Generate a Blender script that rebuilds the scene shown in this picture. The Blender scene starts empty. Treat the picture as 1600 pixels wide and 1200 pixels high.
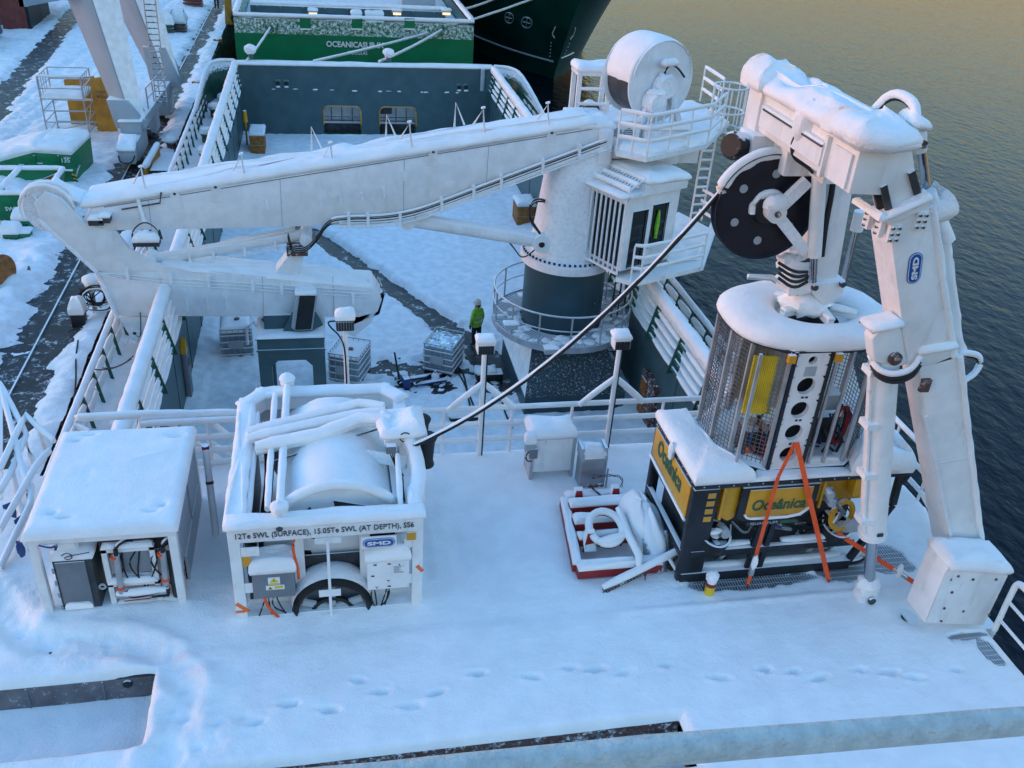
import bpy, bmesh, math, random
import numpy as np
from mathutils import Vector, Matrix
random.seed(4)
rng = np.random.default_rng(7)
S = bpy.context.scene
COL = S.collection

# ------------------------------------------------------------------ camera
# photo pixel frame 1600x1200, ship frame: X starboard, Y aft, Z up, upper deck snow at z = 0
FPX = 1434.0
CAM = Vector((0, 0, 11.0))
_V = Vector((-180, 2400, FPX)).normalized()          # down, in image axes (x right, y down, z forward)
_Y = Vector((-315, -880, FPX)); _Y = (_Y - _V * _Y.dot(_V)).normalized()
_X = _Y.cross(-_V)
RM = Matrix((_X, _Y, -_V))                            # image axes -> ship axes
cd = bpy.data.cameras.new('camera'); cam = bpy.data.objects.new('camera', cd); COL.objects.link(cam)
cm = Matrix((RM.col[0], -RM.col[1], -RM.col[2])).transposed().to_4x4()
cm.translation = CAM
cam.matrix_world = cm
cd.sensor_width = 36; cd.lens = 36 * FPX / 1600; cd.clip_start = 0.1; cd.clip_end = 4000
S.camera = cam
S.render.resolution_x = 1024; S.render.resolution_y = 768

# ------------------------------------------------------------------ world, sun, exposure
SUN_ELEV, SUN_AZ = math.radians(2.3), math.radians(-72)     # azimuth measured from +Y towards +X
w = bpy.data.worlds.new('World'); S.world = w; w.use_nodes = True
nt = w.node_tree; nt.nodes.clear()
sky = nt.nodes.new('ShaderNodeTexSky'); sky.sky_type = 'NISHITA'; sky.sun_disc = False
sky.sun_elevation = SUN_ELEV; sky.sun_rotation = SUN_AZ
sky.air_density = 1.65; sky.dust_density = 1.0; sky.ozone_density = 3.7
bg = nt.nodes.new('ShaderNodeBackground'); bg.inputs[1].default_value = 0.15
wo = nt.nodes.new('ShaderNodeOutputWorld')
nt.links.new(sky.outputs[0], bg.inputs[0]); nt.links.new(bg.outputs[0], wo.inputs[0])
sl = bpy.data.lights.new('sun', 'SUN'); sl.energy = 0.01; sl.angle = math.radians(40); sl.color = (1.0, 0.95, 0.9)
so = bpy.data.objects.new('sun', sl); COL.objects.link(so)
sd = Vector((math.sin(SUN_AZ) * math.cos(SUN_ELEV), math.cos(SUN_AZ) * math.cos(SUN_ELEV), math.sin(SUN_ELEV)))
so.rotation_euler = sd.to_track_quat('Z', 'Y').to_euler(); so.location = (0, 0, 40)
S.view_settings.view_transform = 'Standard'; S.view_settings.look = 'None'
S.view_settings.gamma = 1; S.view_settings.exposure = 3.70
try: S.view_settings.use_curve_mapping = False
except Exception: pass

# ------------------------------------------------------------------ pixel rays
def _ray(px, py): return RM @ Vector((px - 800, py - 600, FPX))
def PZ(px, py, z): r = _ray(px, py); return CAM + r * ((z - CAM.z) / r.z)
def PY(px, py, y): r = _ray(px, py); return CAM + r * ((y - CAM.y) / r.y)
def PX(px, py, x): r = _ray(px, py); return CAM + r * ((x - CAM.x) / r.x)

# ------------------------------------------------------------------ noise
class VN:
    def __init__(s, seed): s.t = np.random.default_rng(seed).random((256, 256))
    def __call__(s, x, y):
        x = np.asarray(x, float); y = np.asarray(y, float)
        xi = np.floor(x).astype(int); yi = np.floor(y).astype(int)
        fx = x - xi; fy = y - yi; fx = fx*fx*(3-2*fx); fy = fy*fy*(3-2*fy)
        a = s.t[xi % 256, yi % 256]; b = s.t[(xi+1) % 256, yi % 256]
        c = s.t[xi % 256, (yi+1) % 256]; d = s.t[(xi+1) % 256, (yi+1) % 256]
        return (a*(1-fx)+b*fx)*(1-fy) + (c*(1-fx)+d*fx)*fy - 0.5
NA, NB, NC = VN(1), VN(2), VN(3)
def fbm(x, y, n=NA, o=4):
    r = 0; a = 1.0; f = 1.0
    for i in range(o): r = r + a * n(np.asarray(x)*f+17*i, np.asarray(y)*f+31*i); a *= .5; f *= 2.03
    return r
def n1(x, y=0.0): return float(NA(x, y))

# ------------------------------------------------------------------ materials
MATS = {}
def mat(name, col, rough=0.6, metal=0.0, var=0.12, vscale=3.0, bump=0.0, bscale=60.0, snow=0.0, snow_lo=0.55, frost=0.0, fscale=9,
        dirt=None, dirt_amt=0.0, rust=0.0, bump2=0.0, alpha=1.0, trans=0.0, ior=1.45, emit=None, estr=0.0, coat=0.0):
    m = bpy.data.materials.new(name); m.use_nodes = True
    n = m.node_tree; N = n.nodes; L = n.links
    b = N['Principled BSDF']; b.inputs['Roughness'].default_value = rough; b.inputs['Metallic'].default_value = metal
    b.inputs['IOR'].default_value = ior; b.inputs['Transmission Weight'].default_value = trans; b.inputs['Alpha'].default_value = alpha
    b.inputs['Coat Weight'].default_value = coat
    geo = N.new('ShaderNodeNewGeometry')
    no = N.new('ShaderNodeTexNoise'); no.inputs['Scale'].default_value = vscale; no.inputs['Detail'].default_value = 6
    L.new(geo.outputs['Position'], no.inputs['Vector'])
    def mix(fac, a, c):
        x = N.new('ShaderNodeMix'); x.data_type = 'RGBA'
        for i, v in ((0, fac), (6, a), (7, c)):
            if isinstance(v, bpy.types.NodeSocket): L.new(v, x.inputs[i])
            elif i == 0: x.inputs[i].default_value = v
            else: x.inputs[i].default_value = (*v, 1)
        return x.outputs[2]
    def rampf(src, lo, hi):
        r = N.new('ShaderNodeMapRange'); r.inputs[1].default_value = lo; r.inputs[2].default_value = hi; r.interpolation_type = 'SMOOTHSTEP'
        L.new(src, r.inputs[0]); return r.outputs[0]
    lo = tuple(c*(1-var) for c in col); hi = tuple(min(1, c*(1+var)) for c in col)
    c = mix(rampf(no.outputs[0], .3, .7), lo, hi)
    if dirt:
        n2 = N.new('ShaderNodeTexNoise'); n2.inputs['Scale'].default_value = 1.3; n2.inputs['Detail'].default_value = 9; n2.inputs['Roughness'].default_value = .7
        mp = N.new('ShaderNodeMapping'); mp.inputs['Scale'].default_value = (2.5, 2.5, .7); L.new(geo.outputs['Position'], mp.inputs[0]); L.new(mp.outputs[0], n2.inputs['Vector'])
        f = rampf(n2.outputs[0], .52, .72)
        mm = N.new('ShaderNodeMath'); mm.operation = 'MULTIPLY'; mm.inputs[1].default_value = dirt_amt; L.new(f, mm.inputs[0])
        c = mix(mm.outputs[0], c, dirt)
    if rust:
        n5 = N.new('ShaderNodeTexNoise'); n5.inputs['Scale'].default_value = 5; n5.inputs['Detail'].default_value = 8; n5.inputs['Roughness'].default_value = .75
        mp2 = N.new('ShaderNodeMapping'); mp2.inputs['Scale'].default_value = (1.6, 1.6, .35); L.new(geo.outputs['Position'], mp2.inputs[0]); L.new(mp2.outputs[0], n5.inputs['Vector'])
        m5 = N.new('ShaderNodeMath'); m5.operation = 'MULTIPLY'; m5.inputs[1].default_value = rust; L.new(rampf(n5.outputs[0], .60, .74), m5.inputs[0])
        c = mix(m5.outputs[0], c, (.30, .20, .14))
    SN = (.85, .87, .88)
    if frost:
        n3 = N.new('ShaderNodeTexNoise'); n3.inputs['Scale'].default_value = fscale; n3.inputs['Detail'].default_value = 10; n3.inputs['Roughness'].default_value = .8
        L.new(geo.outputs['Position'], n3.inputs['Vector'])
        c = mix(rampf(n3.outputs[0], .62 - .3*frost, .72 - .2*frost), c, SN)
    if snow:
        sx = N.new('ShaderNodeSeparateXYZ'); L.new(geo.outputs['Normal'], sx.inputs[0])
        n4 = N.new('ShaderNodeTexNoise'); n4.inputs['Scale'].default_value = 14; n4.inputs['Detail'].default_value = 5
        L.new(geo.outputs['Position'], n4.inputs['Vector'])
        ad = N.new('ShaderNodeMath'); ad.operation = 'MULTIPLY_ADD'; ad.inputs[1].default_value = .5; L.new(n4.outputs[0], ad.inputs[0]); L.new(sx.outputs[2], ad.inputs[2])
        f = rampf(ad.outputs[0], snow_lo + .22, snow_lo + .34)
        m2 = N.new('ShaderNodeMath'); m2.operation = 'MULTIPLY'; m2.inputs[1].default_value = snow; L.new(f, m2.inputs[0])
        c = mix(m2.outputs[0], c, SN)
    L.new(c, b.inputs['Base Color'])
    if bump:
        nb = N.new('ShaderNodeTexNoise'); nb.inputs['Scale'].default_value = bscale; nb.inputs['Detail'].default_value = 5
        L.new(geo.outputs['Position'], nb.inputs['Vector'])
        bp = N.new('ShaderNodeBump'); bp.inputs['Strength'].default_value = bump; bp.inputs['Distance'].default_value = .02
        L.new(nb.outputs[0], bp.inputs['Height']); L.new(bp.outputs[0], b.inputs['Normal'])
        if bump2:
            nc = N.new('ShaderNodeTexNoise'); nc.inputs['Scale'].default_value = 4.5; nc.inputs['Detail'].default_value = 6; nc.inputs['Roughness'].default_value = .62; L.new(geo.outputs['Position'], nc.inputs['Vector'])
            b2 = N.new('ShaderNodeBump'); b2.inputs['Strength'].default_value = bump2; b2.inputs['Distance'].default_value = .06; L.new(nc.outputs[0], b2.inputs['Height']); L.new(b2.outputs[0], bp.inputs['Normal'])
    if emit:
        b.inputs['Emission Color'].default_value = (*emit, 1); b.inputs['Emission Strength'].default_value = estr
    MATS[name] = m; return m
M = MATS
mat('snow', (.90, .895, .885), .75, var=.04, vscale=2, bump=.45, bscale=30, bump2=.42)
mat('snow_rough', (.87, .885, .885), .8, var=.08, vscale=3, bump=.9, bscale=11)
mat('white', (.80, .80, .79), .45, rust=.55, var=.05, snow=1, bump=.05, dirt=(.42, .40, .37), dirt_amt=.35)
mat('white_crane', (.76, .77, .78), .5, rust=.35, var=.06, snow=1, bump=.08, dirt=(.50, .49, .48), dirt_amt=.3)
mat('white_frost', (.72, .75, .79), .6, var=.06, snow=1, frost=.75, bump=.5, bscale=22)
mat('lgrey', (.38, .42, .45), .5, var=.08, snow=1)
mat('grey', (.17, .19, .21), .5, var=.1, snow=1)
mat('stainless', (.36, .38, .40), .35, metal=.6, var=.1, snow=1)
mat('mesh', (.16, .17, .18), .5, metal=.3, var=.2)
mat('galv', (.42, .44, .46), .45, metal=.5, var=.15, snow=1)
mat('ship_grey', (.055, .105, .115), .45, var=.12, vscale=1.5, bump=.05, snow=1, dirt=(.055, .115, .14), dirt_amt=.4)
mat('ship_deck', (.03, .07, .06), .6, var=.2, bump=.1)
mat('pedestal', (.026, .062, .078), .4, var=.12, vscale=1.2, bump=.04, snow=.85, dirt=(.035, .08, .10), dirt_amt=.4)
mat('pedestal_frost', (.026, .062, .078), .5, var=.12, vscale=1.2, bump=.4, bscale=25, frost=.30, fscale=16)
mat('dgreen', (.012, .075, .052), .45, var=.15, snow=1)
mat('green_hull', (.0, .17, .065), .4, var=.1, vscale=1.0, bump=.03, snow=.0)
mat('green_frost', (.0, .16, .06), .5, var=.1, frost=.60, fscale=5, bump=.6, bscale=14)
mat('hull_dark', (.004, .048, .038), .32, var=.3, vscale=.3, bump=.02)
mat('skip_green', (.0, .17, .06), .5, var=.15, dirt=(.05, .10, .06), dirt_amt=.5, snow=1)
mat('black', (.012, .014, .017), .5, var=.3, snow=1, snow_lo=.62)
mat('sheave', (.006, .008, .018), .45, var=.3)
mat('rubber', (.014, .015, .017), .6, var=.3)
mat('rov_black', (.012, .015, .022), .4, var=.25, snow=1, snow_lo=.6)
mat('yellow', (.62, .30, .015), .4, var=.08, snow=1, dirt=(.45, .24, .03), dirt_amt=.35)
mat('yellow_rope', (.62, .42, .02), .6, var=.2, bump=.3, bscale=90)
mat('steel_dark', (.055, .06, .065), .5, metal=.3, var=.3, snow=1)
mat('chrome', (.45, .46, .48), .18, metal=1, var=.05)
mat('red', (.28, .018, .02), .5, var=.2, snow=1)
mat('orange', (.85, .10, .02), .6, var=.15)
mat('orange_tag', (.80, .16, .04), .6, var=.15)
mat('wood', (.30, .12, .03), .7, var=.3, vscale=6, snow=1)
mat('ply', (.48, .23, .03), .65, var=.2, vscale=2, dirt=(.30, .14, .02), dirt_amt=.5)
mat('rust', (.11, .055, .045), .75, var=.35, vscale=5, snow=0, frost=.35)
mat('hatch_wall', (.17, .155, .16), .6, var=.25, vscale=3, frost=.18)
mat('asphalt', (.016, .018, .022), .5, var=.5, vscale=2, bump=.6, bscale=12, frost=.30, fscale=2.6)
mat('wet_deck', (.030, .027, .025), .35, var=.5, vscale=4, bump=.3, bscale=12, frost=.26, fscale=3)
mat('glass', (.012, .018, .024), .08, var=.2, coat=.5)
mat('blue_sign', (.012, .10, .36), .4, var=.04)
mat('sign_white', (.80, .80, .80), .5, var=.03)
mat('text_dark', (.03, .035, .045), .6, var=.05)
mat('text_green', (.03, .11, .06), .6, var=.05)
mat('yellow_sign', (.75, .52, .02), .5, var=.04)
mat('ibc', (.22, .32, .38), .35, var=.15, snow=1)
mat('foil', (.62, .70, .75), .18, metal=.8, var=.2, vscale=8, bump=.9, bscale=7)
mat('blue_jack', (.015, .05, .18), .45, var=.2, snow=1, snow_lo=.65)
mat('hivis', (.22, .48, .03), .7, var=.25, vscale=12, bump=.4, bscale=25)
mat('trouser', (.012, .018, .032), .8, var=.3, bump=.3, bscale=20)
mat('skin', (.42, .24, .17), .6)
mat('helmet', (.60, .58, .53), .4, snow=0)
mat('boot', (.02, .018, .016), .6)
mat('ice', (.46, .53, .52), .5, var=.12, vscale=25, bump=.7, bscale=60)
mat('crane_grey', (.34, .39, .43), .5, var=.06, vscale=1, snow=1, dirt=(.28, .32, .36), dirt_amt=.4)
mat('tarp', (.33, .36, .38), .6, var=.15, snow=1, snow_lo=.35, bump=.4, bscale=10)
mat('red_shed', (.16, .04, .035), .7, var=.2, snow=1)
mat('rope', (.50, .54, .56), .8, var=.15, bump=.5, bscale=40)
mat('lamp_lit', (1, .75, .4), .5, emit=(1.0, .55, .22), estr=.14)
mat('acrylic', (.30, .34, .36), .15, var=.05, alpha=.30)
def water():
    m = bpy.data.materials.new('water'); m.use_nodes = True
    N = m.node_tree.nodes; L = m.node_tree.links; b = N['Principled BSDF']
    b.inputs['Base Color'].default_value = (.001, .005, .010, 1); b.inputs['Roughness'].default_value = .14; b.inputs['IOR'].default_value = 1.22
    g = N.new('ShaderNodeNewGeometry'); mp = N.new('ShaderNodeMapping'); mp.inputs['Scale'].default_value = (1, .6, 1); mp.inputs['Rotation'].default_value = (0, 0, -.5)
    L.new(g.outputs['Position'], mp.inputs[0])
    prev = None
    for sc, st, di in ((1.9, .6, .12), (.4, .22, .2), (.05, .25, .6)):
        n = N.new('ShaderNodeTexNoise'); n.inputs['Scale'].default_value = sc; n.inputs['Detail'].default_value = 5; L.new(mp.outputs[0], n.inputs['Vector'])
        p = N.new('ShaderNodeBump'); p.inputs['Strength'].default_value = st; p.inputs['Distance'].default_value = di
        L.new(n.outputs[0], p.inputs['Height'])
        if prev: L.new(prev.outputs[0], p.inputs['Normal'])
        prev = p
    L.new(prev.outputs[0], b.inputs['Normal']); M['water'] = m
water()

# ------------------------------------------------------------------ mesh builder
V3 = Vector
OFF = {}
MCACHE = {}
class MB:
    def __init__(s): s.v = []; s.f = []
    def add(s, vs, fs):
        o = len(s.v); s.v += [tuple(v) for v in vs]; s.f += [tuple(i+o for i in f) for f in fs]; return s
    def bx(s, x0, x1, y0, y1, z0, z1):
        return s.add([(x, y, z) for z in (z0, z1) for y in (y0, y1) for x in (x0, x1)],
                     [(0, 2, 3, 1), (4, 5, 7, 6), (0, 1, 5, 4), (2, 6, 7, 3), (0, 4, 6, 2), (1, 3, 7, 5)])
    def prism(s, pts, vec):
        n = len(pts); vec = V3(vec); a = [V3(p) for p in pts]; b = [p + vec for p in a]
        return s.add(a + b, [tuple(range(n))[::-1], tuple(range(n, 2*n))] + [(i, (i+1) % n, n+(i+1) % n, n+i) for i in range(n)])
    def beam(s, p0, p1, w, h, w2=None, h2=None, up=(0, 0, 1)):
        p0 = V3(p0); p1 = V3(p1); d = (p1-p0).normalized(); up = V3(up)
        if abs(d.dot(up)) > .95: up = V3((0, 1, 0)) if abs(d.y) < .9 else V3((1, 0, 0))
        sd = d.cross(up).normalized(); u = sd.cross(d); w2 = w if w2 is None else w2; h2 = h if h2 is None else h2
        vs = []
        for p, a, b in ((p0, w, h), (p1, w2, h2)):
            vs += [p - sd*a/2 - u*b/2, p + sd*a/2 - u*b/2, p + sd*a/2 + u*b/2, p - sd*a/2 + u*b/2]
        return s.add(vs, [(3, 2, 1, 0), (4, 5, 6, 7)] + [(i, (i+1) % 4, 4+(i+1) % 4, 4+i) for i in range(4)])
    def tube(s, path, r, n=8, ry=None, dz=0.0, jit=0.0, closed=False, rs=None):
        P = [V3(p) for p in path]; k = len(P); ry = r if ry is None else ry; vs = []
        for i, p in enumerate(P):
            if closed: d = P[(i+1) % k] - P[i-1]
            else: d = P[min(i+1, k-1)] - P[max(i-1, 0)]
            d = d.normalized() if d.length > 1e-9 else V3((1, 0, 0))
            up = V3((0, 0, 1))
            if abs(d.z) > .93: up = V3((0, 1, 0))
            sd = d.cross(up).normalized(); u = sd.cross(d)
            q = 1.0 if rs is None else rs[i]
            for j in range(n):
                a = 2*math.pi*j/n; g = q * (1 + (jit*2*n1(p.x*5+p.y*4+j*1.7+p.z*3, p.z*5+p.y) if jit else 0))
                vs.append(p + sd*(math.cos(a)*r*g) + u*(math.sin(a)*ry*g) + V3((0, 0, dz)))
        fs = []
        for i in range(k if closed else k-1):
            for j in range(n):
                a = i*n+j; b = i*n+(j+1) % n; c = ((i+1) % k)*n+(j+1) % n; e = ((i+1) % k)*n+j
                fs.append((a, b, c, e))
        if not closed: fs += [tuple(range(n))[::-1], tuple(range((k-1)*n, k*n))]
        return s.add(vs, fs)
    def lathe(s, prof, c, axis='Z', n=24, a0=0, a1=2*math.pi, ax=None, closed=False):
        """prof = [(r, h)], revolved about an axis through c"""
        c = V3(c)
        if ax is None: ax = {'X': V3((1, 0, 0)), 'Y': V3((0, 1, 0)), 'Z': V3((0, 0, 1))}[axis]
        ax = V3(ax).normalized(); u = ax.orthogonal().normalized()
        if axis == 'Y': u = V3((1, 0, 0))
        if axis == 'X': u = V3((0, 1, 0))
        w_ = ax.cross(u); full = abs(a1-a0-2*math.pi) < 1e-6; m = n if full else n+1; k = len(prof); vs = []; fs = []
        for i in range(m):
            a = a0 + (a1-a0)*i/n; d = u*math.cos(a) + w_*math.sin(a)
            vs += [c + d*r + ax*h for r, h in prof]
        for i in range(n):
            j = (i+1) % m
            for q in range(k if closed else k-1):
                q2 = (q+1) % k
                fs.append((i*k+q, j*k+q, j*k+q2, i*k+q2))
        if not closed and full:
            if prof[0][0] > 1e-6: fs.append(tuple(i*k for i in range(m))[::-1])
            if prof[-1][0] > 1e-6: fs.append(tuple(i*k+k-1 for i in range(m)))
        return s.add(vs, fs)
    def pillow(s, pts, th, over=.03, r=None, seg=.16, jit=.02, top=.03, rings=4):
        """a cushion of snow on a convex outline (3D points, may slope)"""
        P = [V3(p) for p in pts]; n = len(P); c = sum(P, V3())/n
        if sum((P[i].x-c.x)*(P[(i+1) % n].y-c.y)-(P[(i+1) % n].x-c.x)*(P[i].y-c.y) for i in range(n)) < 0: P.reverse()
        r = th*.9 if r is None else r; E = []
        for i in range(n):
            a = P[i]; b = P[(i+1) % n]; k = max(1, int(round((b-a).length/seg)))
            E += [a.lerp(b, t/k) for t in range(k)]
        m = len(E); loops = []
        size = sum((e-c).length for e in E)/m
        nrm = []
        for i in range(m):
            d = E[(i+1) % m]-E[i-1]; o = V3((d.y, -d.x, 0)); nrm.append(o.normalized() if o.length > 1e-9 else V3())
        for o_, fz in ((0, -.02), (over, .28), (over-.06*(over+r), .5), (over-.30*(over+r), .78), (over-.62*(over+r), .95)):
            lp = []
            for i, e in enumerate(E):
                g = (jit*2*n1(e.x*3.1+e.y*2.3, e.z*2+e.y*1.7) + .018*n1(e.x*13+e.y*9, e.z*11+e.y*7+fz*2)) if fz > .1 else 0
                q = e + nrm[i]*(o_ + g); lp.append(V3((q.x, q.y, q.z + th*fz*(1 + .5*n1(e.x*2.1+7, e.y*2.1+e.z)))))
            loops.append(lp)
        base = loops[-1]
        for k in range(1, rings+1):
            t = k/(rings+.6); lp = []
            for q in base:
                p = q.lerp(V3((c.x, c.y, c.z + th*.95)), t)
                # keep the slope of the outline
                p.z += th*.05*math.sin(min(1, t*2)*math.pi/2) + top*2*n1(p.x*2.2+3, p.y*2.2)
                lp.append(p)
            loops.append(lp)
        vs = [p for lp in loops for p in lp]; fs = [tuple(range(m))[::-1]]
        for k in range(len(loops)-1):
            for i in range(m): fs.append((k*m+i, k*m+(i+1) % m, (k+1)*m+(i+1) % m, (k+1)*m+i))
        vs.append(V3((c.x, c.y, sum(p.z for p in loops[-1])/m)))
        k = len(loops)-1
        fs += [(k*m+i, k*m+(i+1) % m, len(vs)-1) for i in range(m)]
        return s.add(vs, fs)
    def ell(s, c, rx, ry, rz, n=10, m=6, jit=0.0):
        c = V3(c); vs = []; fs = []
        for i in range(m+1):
            a = -math.pi/2 + math.pi*i/m
            for j in range(n):
                b = 2*math.pi*j/n; g = 1 + (jit*2*n1(c.x*3+i*1.3+j*.7, c.y*2+j*1.9) if jit else 0)
                vs.append(c + V3((math.cos(a)*math.cos(b)*rx*g, math.cos(a)*math.sin(b)*ry*g, math.sin(a)*rz*g)))
        for i in range(m):
            for j in range(n): fs.append((i*n+j, i*n+(j+1) % n, (i+1)*n+(j+1) % n, (i+1)*n+j))
        return s.add(vs, fs)
    def build(s, name, m, parent=None, bevel=0.0, ang=38, seg=2, recalc=True):
        off = OFF.get(parent.name, V3()) if parent else V3()
        me = bpy.data.meshes.new(name); bm = bmesh.new()
        bv = [bm.verts.new(V3(v)-off) for v in s.v]
        for f in s.f:
            try: bm.faces.new([bv[i] for i in f])
            except ValueError: pass
        bmesh.ops.remove_doubles(bm, verts=bm.verts, dist=1e-5)
        if recalc: bmesh.ops.recalc_face_normals(bm, faces=bm.faces)
        if bevel:
            es = [e for e in bm.edges if len(e.link_faces) == 2 and e.calc_face_angle(0) > math.radians(40)]
            bmesh.ops.bevel(bm, geom=es, offset=bevel, segments=seg, affect='EDGES', clamp_overlap=True, profile=.5)
        bm.to_mesh(me); bm.free()
        me.polygons.foreach_set('use_smooth', [True]*len(me.polygons))
        try: me.set_sharp_from_angle(angle=math.radians(ang))
        except Exception: pass
        me.materials.append(M[m] if isinstance(m, str) else m)
        o = bpy.data.objects.new(name, me); COL.objects.link(o)
        if parent: o.parent = parent; OFF[o.name] = off
        return o
def tag(o, label=None, cat=None, group=None, kind=None):
    for k, v in (('label', label), ('category', cat), ('group', group), ('kind', kind)):
        if v: o[k] = v
    return o
def thing(name, label, cat, loc=(0, 0, 0), group=None):
    o = bpy.data.objects.new(name, None); COL.objects.link(o); o.location = loc; o.empty_display_size = .2
    OFF[o.name] = V3(loc); return tag(o, label, cat, group)
def copy_tree(o, parent=None):
    c = o.copy(); COL.objects.link(c); c.parent = parent
    for ch in list(o.children): copy_tree(ch, c)
    return c
def lerp_path(a, b, k, sag=0.0):
    a = V3(a); b = V3(b); return [a.lerp(b, i/k) + V3((0, 0, -sag*4*(i/k)*(1-i/k))) for i in range(k+1)]
def dense(path, step=.25):
    out = []; P = [V3(p) for p in path]
    for a, b in zip(P, P[1:]):
        k = max(1, int((b-a).length/step)); out += [a.lerp(b, t/k) for t in range(k)]
    return out + [P[-1]]
def smooth(path, it=2):
    P = [V3(p) for p in path]
    for _ in range(it):
        Q = [P[0]]
        for a, b in zip(P, P[1:]): Q += [a.lerp(b, .25), a.lerp(b, .75)]
        P = Q + [P[-1]]
    return P
def pipe(parent, name, path, r, m='white', n=8): return MB().tube(path, r, n).build(name, m, parent)
def snow_on(parent, paths, r, h=None, step=.22, name='snow_cover', lift=.55):
    """rounded strips of snow lying along tubes of radius r"""
    mb = MB(); h = r*1.15 if h is None else h
    for p in (paths if isinstance(paths[0][0], (tuple, list, Vector)) else [paths]):
        D = dense(p, step); k = len(D)
        rs = [1.0]*k
        if k > 2: rs[0] = rs[-1] = .72
        mb.tube(D, r*1.22, 8, ry=h, dz=r*lift + h*.35, jit=.12, rs=rs)
    return mb.build(name, 'snow', parent, ang=80)
def rail(parent, path, r=.03, m='white', snow=True, name='rail', h=None):
    o = MB().tube(path, r, 8).build(name, m, parent)
    if snow: snow_on(o, [path], r, h=h)
    return o
def text(name, body, m, parent, origin, xdir, ydir, height=None, width=None, bold=0.0, out=.004, shear=0.0):
    c = bpy.data.curves.new('t', 'FONT'); c.body = body; c.size = 1; c.offset = bold; c.shear = shear; c.resolution_u = 3; c.extrude = .01
    t = bpy.data.objects.new('t', c); COL.objects.link(t)
    dg = bpy.context.evaluated_depsgraph_get(); me = bpy.data.meshes.new_from_object(t.evaluated_get(dg))
    bpy.data.objects.remove(t)
    co = np.array([v.co[:] for v in me.vertices]); mn = co.min(0); mx = co.max(0); sz = mx-mn
    sx = sy = 1.0
    if width: sx = width/sz[0]
    if height: sy = height/sz[1]
    if width and not height: sy = sx
    if height and not width: sx = sy
    xd = V3(xdir).normalized(); yd = V3(ydir).normalized(); nd = xd.cross(yd).normalized(); off = OFF.get(parent.name, V3()) if parent else V3(); o0 = V3(origin)
    for v in me.vertices:
        x = (v.co.x-mn[0])*sx; y = (v.co.y-mn[1])*sy; z = .006 if v.co.z > 0 else 0
        v.co = o0 + xd*x + yd*y + nd*(z+out) - off
    me.materials.clear(); me.materials.append(M[m])
    o = bpy.data.objects.new(name, me); COL.objects.link(o)
    if parent: o.parent = parent; OFF[o.name] = off
    return o
def heightfield(name, x0, x1, y0, y1, res, zf, m, keep=None, kind='stuff', label=None, cat=None):
    nx = int((x1-x0)/res)+1; ny = int((y1-y0)/res)+1
    X, Y = np.meshgrid(np.linspace(x0, x1, nx), np.linspace(y0, y1, ny))
    Z = zf(X, Y); co = np.stack([X, Y, Z], -1).reshape(-1, 3)
    idx = np.arange(nx*ny).reshape(ny, nx)
    f = np.stack([idx[:-1, :-1], idx[:-1, 1:], idx[1:, 1:], idx[1:, :-1]], -1).reshape(-1, 4)
    if keep is not None:
        c = co[f].mean(1); f = f[keep(c[:, 0], c[:, 1], c[:, 2])]
        us = np.unique(f); mp = np.zeros(len(co), int); mp[us] = np.arange(len(us)); co = co[us]; f = mp[f]
    me = bpy.data.meshes.new(name); me.from_pydata(co.tolist(), [], f.tolist())
    me.polygons.foreach_set('use_smooth', [True]*len(me.polygons)); me.materials.append(M[m]); me.update()
    o = bpy.data.objects.new(name, me); COL.objects.link(o); return tag(o, label, cat, None, kind)
def sstep(a, b, x): t = np.clip((x-a)/(b-a), 0, 1); return t*t*(3-2*t)
# ================================================================== setting
def struct(name, mb, m, **k): return tag(mb.build(name, m, None, **k), kind='structure')
struct('water', MB().add([(-4, -60, -7.2), (2500, -60, -7.2), (2500, 2500, -7.2), (-4, 2500, -7.2)], [(0, 1, 2, 3)]), 'water')
QZ = -3.2     # quay level
DZ = -4.5     # main deck level
struct('quay', MB().prism([(-7.05, 14, QZ-.06), (-7.05, 900, QZ-.06), (-900, 900, QZ-.06), (-900, 14, QZ-.06)], (0, 0, -6)), 'asphalt')
# --- quay snow: dips under the asphalt where wheels and rails have cleared it
def quay_z(X, Y):
    z = QZ + .12 + .10*fbm(X*.35, Y*.35) + .10*fbm(X*1.6, Y*1.6, NB) + .05*np.abs(fbm(X*4, Y*4, NC))
    rag = fbm(X*.9, Y*1.6, NC)*.7 + fbm(X*1.3, Y*6.5, NB)*.75
    near = sstep(60, 34, Y)
    d = np.abs(X + 8.75 - (Y-30)*.006) - (.55 + .38*near)          # crane rail strip
    z = z - .30*sstep(.30, -.25, d + rag*.55)
    z = z + .26*np.exp(-((X+10.35)/.7)**2)*sstep(40, 30, Y)*(.7+fbm(X*2, Y*2, NB))   # ploughed bank
    z = z + .10*np.exp(-((X+7.45)/.35)**2)*(.6+fbm(X*2, Y*2, NA))
    # a road track curving away on the left
    c1 = -17.3 + (Y-56)*-.058
    d1 = np.abs(X - c1) - .75; z = z - .28*sstep(.35, -.2, d1 + rag*.35)
    c2 = -14.6 + (Y-50)*.055
    d2 = np.abs(X - c2) - .12; z = z - .11*sstep(.25, -.1, d2 + rag*.2)
    d3 = np.abs(X - (c2-1.7)) - .10; z = z - .09*sstep(.25, -.1, d3 + rag*.2)
    tr = np.exp(-((X-(c2-.9))/1.1)**2); z = z - .07*tr*(fbm(X*6, Y*4, NB) > .18)
    return z
heightfield('snow', -30, -7.1, 17, 100, .11, quay_z, 'snow_rough', label='trampled snow lying over the quay beside the ship', cat='snow')
heightfield('snow', -300, -30, 40, 500, 3, lambda X, Y: QZ+.1+.3*fbm(X*.05, Y*.05), 'snow_rough', label='snow field beyond the quay tracks at the far left', cat='snow')
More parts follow.
